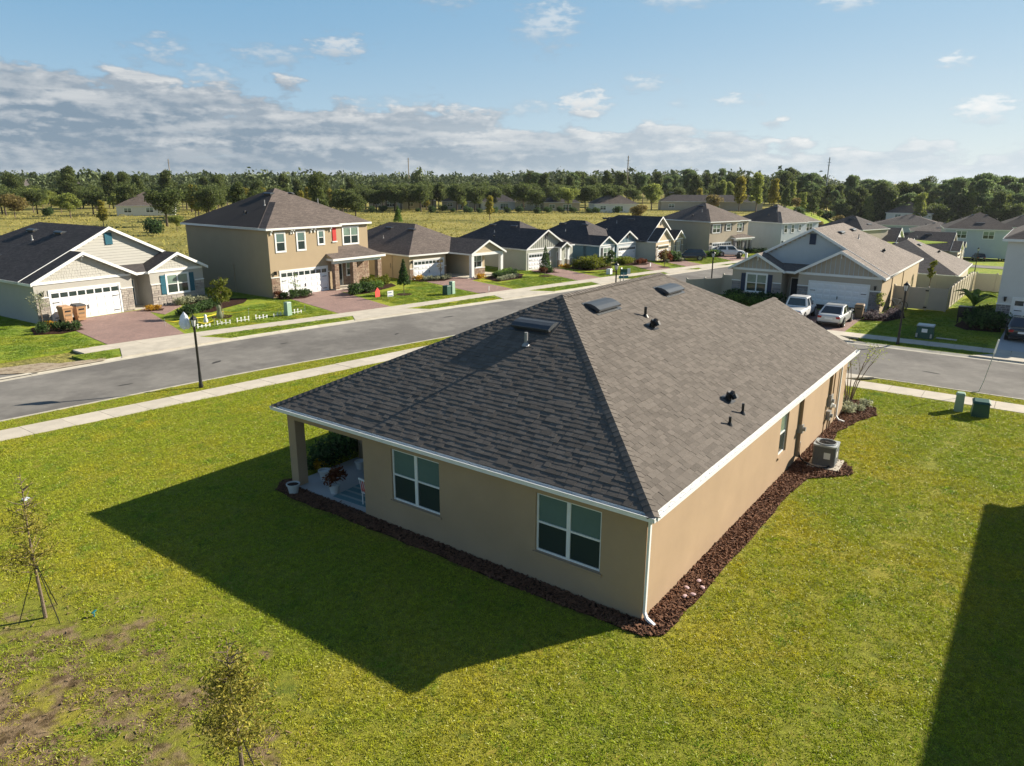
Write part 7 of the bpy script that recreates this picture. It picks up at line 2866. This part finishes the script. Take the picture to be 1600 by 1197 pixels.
# ------------------------------------------------------------------ grass
def blade_grass(name, pts, sc, mats, dens=520, size=.5, hgt=.052, wid=.0075, seed=1):
    """grass as one object: small mats of blades repeated over the given points"""
    me = bpy.data.meshes.new(name)
    n = len(pts)
    me.vertices.add(n)
    me.vertices.foreach_set('co', np.asarray(pts, np.float32).ravel())
    a = me.attributes.new('sc', 'FLOAT', 'POINT')
    a.data.foreach_set('value', np.asarray(sc, np.float32))
    r = me.attributes.new('ro', 'FLOAT_VECTOR', 'POINT')
    rv = np.zeros((n, 3), np.float32)
    rv[:, 2] = RNG.uniform(0, 6.28, n)
    r.data.foreach_set('vector', rv.ravel())
    me.materials.append(mats)
    o = link_mesh(name, me, kind='stuff')
    ng = bpy.data.node_groups.new(name, 'GeometryNodeTree')
    ng.interface.new_socket('Geometry', in_out='INPUT', socket_type='NodeSocketGeometry')
    ng.interface.new_socket('Geometry', in_out='OUTPUT', socket_type='NodeSocketGeometry')
    N, Lk = ng.nodes, ng.links
    gi, go = N.new('NodeGroupInput'), N.new('NodeGroupOutput')
    vars_ = N.new('GeometryNodeJoinGeometry')
    for v in range(4):
        gr = N.new('GeometryNodeMeshGrid')
        gr.inputs[0].default_value = gr.inputs[1].default_value = size
        gr.inputs[2].default_value = gr.inputs[3].default_value = 2
        dp = N.new('GeometryNodeDistributePointsOnFaces')
        dp.inputs['Density'].default_value = dens / (size * size) * .25
        dp.inputs['Seed'].default_value = seed * 10 + v
        Lk.new(gr.outputs[0], dp.inputs[0])
        cn = N.new('GeometryNodeMeshCone')
        cn.fill_type = 'NONE'
        cn.inputs['Vertices'].default_value = 3
        cn.inputs['Side Segments'].default_value = 1
        cn.inputs['Radius Top'].default_value = wid * .12
        cn.inputs['Radius Bottom'].default_value = wid
        cn.inputs['Depth'].default_value = hgt
        tr = N.new('GeometryNodeTransform')
        tr.inputs['Translation'].default_value = (0, 0, hgt * -.05)
        Lk.new(cn.outputs[0], tr.inputs[0])
        ip = N.new('GeometryNodeInstanceOnPoints')
        Lk.new(dp.outputs[0], ip.inputs['Points'])
        Lk.new(tr.outputs[0], ip.inputs['Instance'])
        rr = N.new('FunctionNodeRandomValue')
        rr.data_type = 'FLOAT_VECTOR'
        rr.inputs[0].default_value = (-1.35, -1.35, 0)
        rr.inputs[1].default_value = (1.35, 1.35, 6.28)
        rr.inputs['Seed'].default_value = v
        Lk.new(rr.outputs[0], ip.inputs['Rotation'])
        rs = N.new('FunctionNodeRandomValue')
        rs.data_type = 'FLOAT'
        rs.inputs[2].default_value = .5
        rs.inputs[3].default_value = 1.35
        rs.inputs['Seed'].default_value = v + 50
        Lk.new(rs.outputs[1], ip.inputs['Scale'])
        rz = N.new('GeometryNodeRealizeInstances')
        Lk.new(ip.outputs[0], rz.inputs[0])
        sm = N.new('GeometryNodeSetMaterial')
        sm.inputs['Material'].default_value = mats
        Lk.new(rz.outputs[0], sm.inputs[0])
        g2 = N.new('GeometryNodeGeometryToInstance')
        Lk.new(sm.outputs[0], g2.inputs[0])
        Lk.new(g2.outputs[0], vars_.inputs[0])
    ip = N.new('GeometryNodeInstanceOnPoints')
    ip.inputs['Pick Instance'].default_value = True
    Lk.new(gi.outputs[0], ip.inputs['Points'])
    Lk.new(vars_.outputs[0], ip.inputs['Instance'])
    at = N.new('GeometryNodeInputNamedAttribute')
    at.data_type = 'FLOAT'
    at.inputs[0].default_value = 'sc'
    Lk.new(at.outputs[0], ip.inputs['Scale'])
    ar = N.new('GeometryNodeInputNamedAttribute')
    ar.data_type = 'FLOAT_VECTOR'
    ar.inputs[0].default_value = 'ro'
    Lk.new(ar.outputs[0], ip.inputs['Rotation'])
    Lk.new(ip.outputs[0], go.inputs[0])
    md = o.modifiers.new('grass', 'NODES')
    md.node_group = ng
    return o


def grass_mat(name, cols, scales, fine, soil=None):
    m = ground_mat(name, cols, scales, fine=fine, bump=(40, .0, .01), mid=(6.5, .42))
    t = m.node_tree
    b = next(n for n in t.nodes if n.type == 'BSDF_PRINCIPLED')
    for l in list(b.inputs['Normal'].links):
        t.links.remove(l)
    b.inputs['Roughness'].default_value = .42
    b.inputs['Specular IOR Level'].default_value = .5
    tr = t.nodes.new('ShaderNodeBsdfTranslucent')
    src = b.inputs['Base Color'].links[0].from_socket
    t.links.new(src, tr.inputs[0])
    mx = t.nodes.new('ShaderNodeMixShader')
    mx.inputs[0].default_value = .6
    o = next(n for n in t.nodes if n.type == 'OUTPUT_MATERIAL')
    t.links.new(b.outputs[0], mx.inputs[1])
    t.links.new(tr.outputs[0], mx.inputs[2])
    t.links.new(mx.outputs[0], o.inputs[0])
    return m


def in_view(P, margin=1.12):
    d = np.column_stack([P - np.array(CAM)[:2], np.full(len(P), -CAM.z)])
    z = d @ np.array(_fw)
    u = d @ np.array(_r2) / np.maximum(z, .1)
    v = d @ np.array(_u2) / np.maximum(z, .1)
    return (z > 1) & (np.abs(u) < .705 * margin) & (np.abs(v) < .53 * margin)


def scatter(poly, step, holes=(), inset=0.0):
    poly = np.array(poly)
    lo, hi = poly.min(0), poly.max(0)
    lo, hi = np.maximum(lo, [-24, -24]), np.minimum(hi, [95, 60])
    gx_, gy_ = np.meshgrid(np.arange(lo[0], hi[0], step), np.arange(lo[1], hi[1], step))
    P = np.column_stack([gx_.ravel(), gy_.ravel()]) + RNG.uniform(-.45, .45, (gx_.size, 2)) * step
    k = inside(P, poly) & in_view(P)
    for h in holes:
        k &= ~inside(P, h)
    if inset:
        for dx, dy in ((inset, 0), (-inset, 0), (0, inset), (0, -inset)):
            q = P + np.array([dx, dy])
            kk = inside(q, poly)
            for h in holes:
                kk &= ~inside(q, h)
            k &= kk
    return P[k]


GCOL = [(.50, .56, .06), (.62, .59, .075), (.33, .47, .05), (.70, .61, .09)]
GSC = [(.20, .42, .68), (.9, .50, .72), (.33, .60, .78)]
gmat = grass_mat('lawn_grass', GCOL, GSC, (55, .45))
gmat2 = grass_mat('far_lawn_grass', [(.28, .40, .045), (.42, .46, .05), (.20, .31, .04), (.58, .56, .055)], [(.25, .4, .65), (.9, .5, .7), (.16, .56, .72)], (20, .35))
HOUSE = [(-.02, -.02), (20.1, -.02), (20.1, 13.3), (3.1, 13.3), (-.02, 13.3)]
PORCHBED = [(1.0, 13.2), (5.0, 13.2), (5.0, 14.3), (1.0, 14.3)]
DRIVE = [(20.3, .9), (25, 1.2), (25, 6.9), (20.3, 6.9)]
P = scatter(LAWN_NEAR, .30, [HOUSE, BED_REAR, BED_SIDE, DRIVE], .10)
d = np.linalg.norm(P - np.array([CAM.x, CAM.y]), axis=1)
# thin, patchy turf on the bare ground at the left
nx_ = ((P[:, 0] + 10.8) / 4.6) ** 2 + ((P[:, 1] - 7.6) / 6.6) ** 2
from mathutils import noise as mnoise
nz_ = np.array([mnoise.fractal(Vector((a * 1.1, b_ * 1.1, 0)), .6, 2.0, 4) for a, b_ in P])
bare = (nx_ < 1.25) & (nz_ > -.12 + .45 * np.maximum(0, nx_ - .5)) & (RNG.random(len(P)) < .93)
wear = np.abs(P[:, 1] + 4.3 + .25 * np.sin(P[:, 0] * .7)) < .3
bare |= wear & (P[:, 0] > -6) & (RNG.random(len(P)) < .55)
ringd = np.hypot(P[:, 0] - -8.35, P[:, 1] - 11.51) < .7
P, d = P[~bare & ~ringd], d[~bare & ~ringd]
blade_grass('grass', np.column_stack([P, np.zeros(len(P))]), RNG.uniform(.8, 1.15, len(P)), gmat)
chips('thatch', [[(-10.8 + 4.9 * math.cos(a), 7.6 + 6.9 * math.sin(a)) for a in np.linspace(0, 6.28, 30)[:-1]]], 3200, -.004, (.034, .006, .003), 'thatch')
P = np.vstack([scatter(VERGE_NEAR, .32, (), .14), scatter(VERGE_X, .3, (), .12)])
blade_grass('grass', np.column_stack([P, np.full(len(P), -.004)]), RNG.uniform(.7, .95, len(P)), gmat, seed=2)
FAR_HOLES = [[(6.6, 39.5), (12.2, 39.3), (15.2, 50.6), (8.0, 50.8)], [(22.7, 37), (28.3, 36), (31.4, 47.5), (25.3, 47.5)], [(37.3, 34.8), (42.2, 33.8), (45.6, 45.4), (40.8, 46)],
             [(50.5, 32), (54.8, 31.4), (59.2, 40.7), (54.6, 41.3)], [(62.7, 29), (67, 28), (74.2, 37.1), (69, 37.5)], [(69.3, 28), (73.3, 27), (77.6, 33.9), (73.6, 34.2)], [(79, 26), (83.4, 25), (88.8, 29.7), (83.8, 31.1)],
             [(7, 50.4), (21, 51.2), (21, 72), (7, 72)], [(24.2, 46.6), (37, 46.4), (37, 62), (24.2, 62)], [(40, 45.5), (44.6, 45), (44.6, 41.5), (51, 42), (52, 60), (40, 60)], [(54, 41), (64, 39.6), (68, 56), (54, 56)], [(64.3, 37.8), (75, 36.5), (78, 52), (64.3, 52)], [(73, 34), (83, 34), (83, 48), (73, 48)],
             [(14.4, 44.5), (23.2, 46), (23.2, 51.4), (14.4, 51)], [(5.2, 45.8), (8.6, 45.8), (8.6, 50.6), (5.2, 50.6)], [(29.0, 43.0), (37.6, 43.0), (37.6, 46.6), (29, 46.6)], [(44.6, 38), (51.8, 38), (51.8, 42.6), (44.6, 42.6)], [(58.2, 34.6), (65.4, 34.6), (65.4, 40.2), (58.2, 40.2)], [(-14, 42.2), (2, 42.2), (2, 43.5), (-14, 43.5)]]
P = scatter(LAWN_FAR, .5, FAR_HOLES, .15)
blade_grass('grass', np.column_stack([P, np.zeros(len(P))]), RNG.uniform(1.0, 1.4, len(P)), gmat2, dens=420, wid=.011, hgt=.05, seed=3)
VF = [(x, float(far_k(x)) + .5) for x in np.linspace(4.2, 90, 40)] + [(x, float(far_si(x)) - .04) for x in np.linspace(90, 4.2, 40)]
sheet('verge', VF, -.004, lawn_far, depth=.1, kind='structure')
APR = [[(a0 - 1.3, float(far_k(a0 - 1.3)) - 1), (a1 + 1.3, float(far_k(a1 + 1.3)) - 1), (a1 + .1, float(far_so(a1)) + 1), (a0 - .1, float(far_so(a0)) + 1)] for a0, a1 in ((6.9, 11.6), (23.0, 27.7), (37.6, 41.8), (50.8, 54.4), (63.0, 66.6), (69.6, 73.0), (79.2, 83.0))]
P = scatter(VF, .4, APR, .15)
blade_grass('grass', np.column_stack([P, np.zeros(len(P))]), RNG.uniform(.8, 1.1, len(P)), gmat2, dens=420, wid=.011, hgt=.05, seed=4)
R1LAWN = [(39.75, -4.4), (52.0, -4.0), (52.6, -.4), (52.6, 2.2), (68, -.5), (68, -2.4), (52.3, -3.4), (52.4, -.6), (51.5, 3.2), (44.8, 4.1), (39.75, 4.0)]
P = np.vstack([scatter([(39.75, -4.4), (51.8, -4.0), (68.5, -3.6), (68.5, -1.0), (53.2, -.6), (52.6, 3.3), (48.2, 3.2), (44.6, 4.1), (39.75, 4.0)], .42, [[(45.2, -4.6), (52, -4.4), (51.8, -1.8), (46.4, -1.6)], [(44.7, 4.3), (45.4, 2.5), (48, 1.6), (50.8, 2.1), (50.8, 3.4)]], .14), scatter(VERGE_F, .34, (), .12)])
blade_grass('grass', np.column_stack([P, np.zeros(len(P))]), RNG.uniform(.85, 1.2, len(P)), gmat2, dens=420, wid=.011, hgt=.05, seed=5)


# ------------------------------------------------------------------ air
hz = bpy.data.materials.new('haze')
hz.use_nodes = True
n_ = NT(hz.node_tree)
o_ = n_.new('ShaderNodeOutputMaterial')
v_ = n_.new('ShaderNodeVolumePrincipled')
v_.inputs['Color'].default_value = (.86, .92, 1.0, 1)
v_.inputs['Density'].default_value = HAZE
v_.inputs['Anisotropy'].default_value = .2
n_.link(v_.outputs[0], o_.inputs['Volume'])
b = MB()
b.box(-3600, -3600, -14, 5100, 5100, 44)
b.build('haze', hz, kind='stuff')
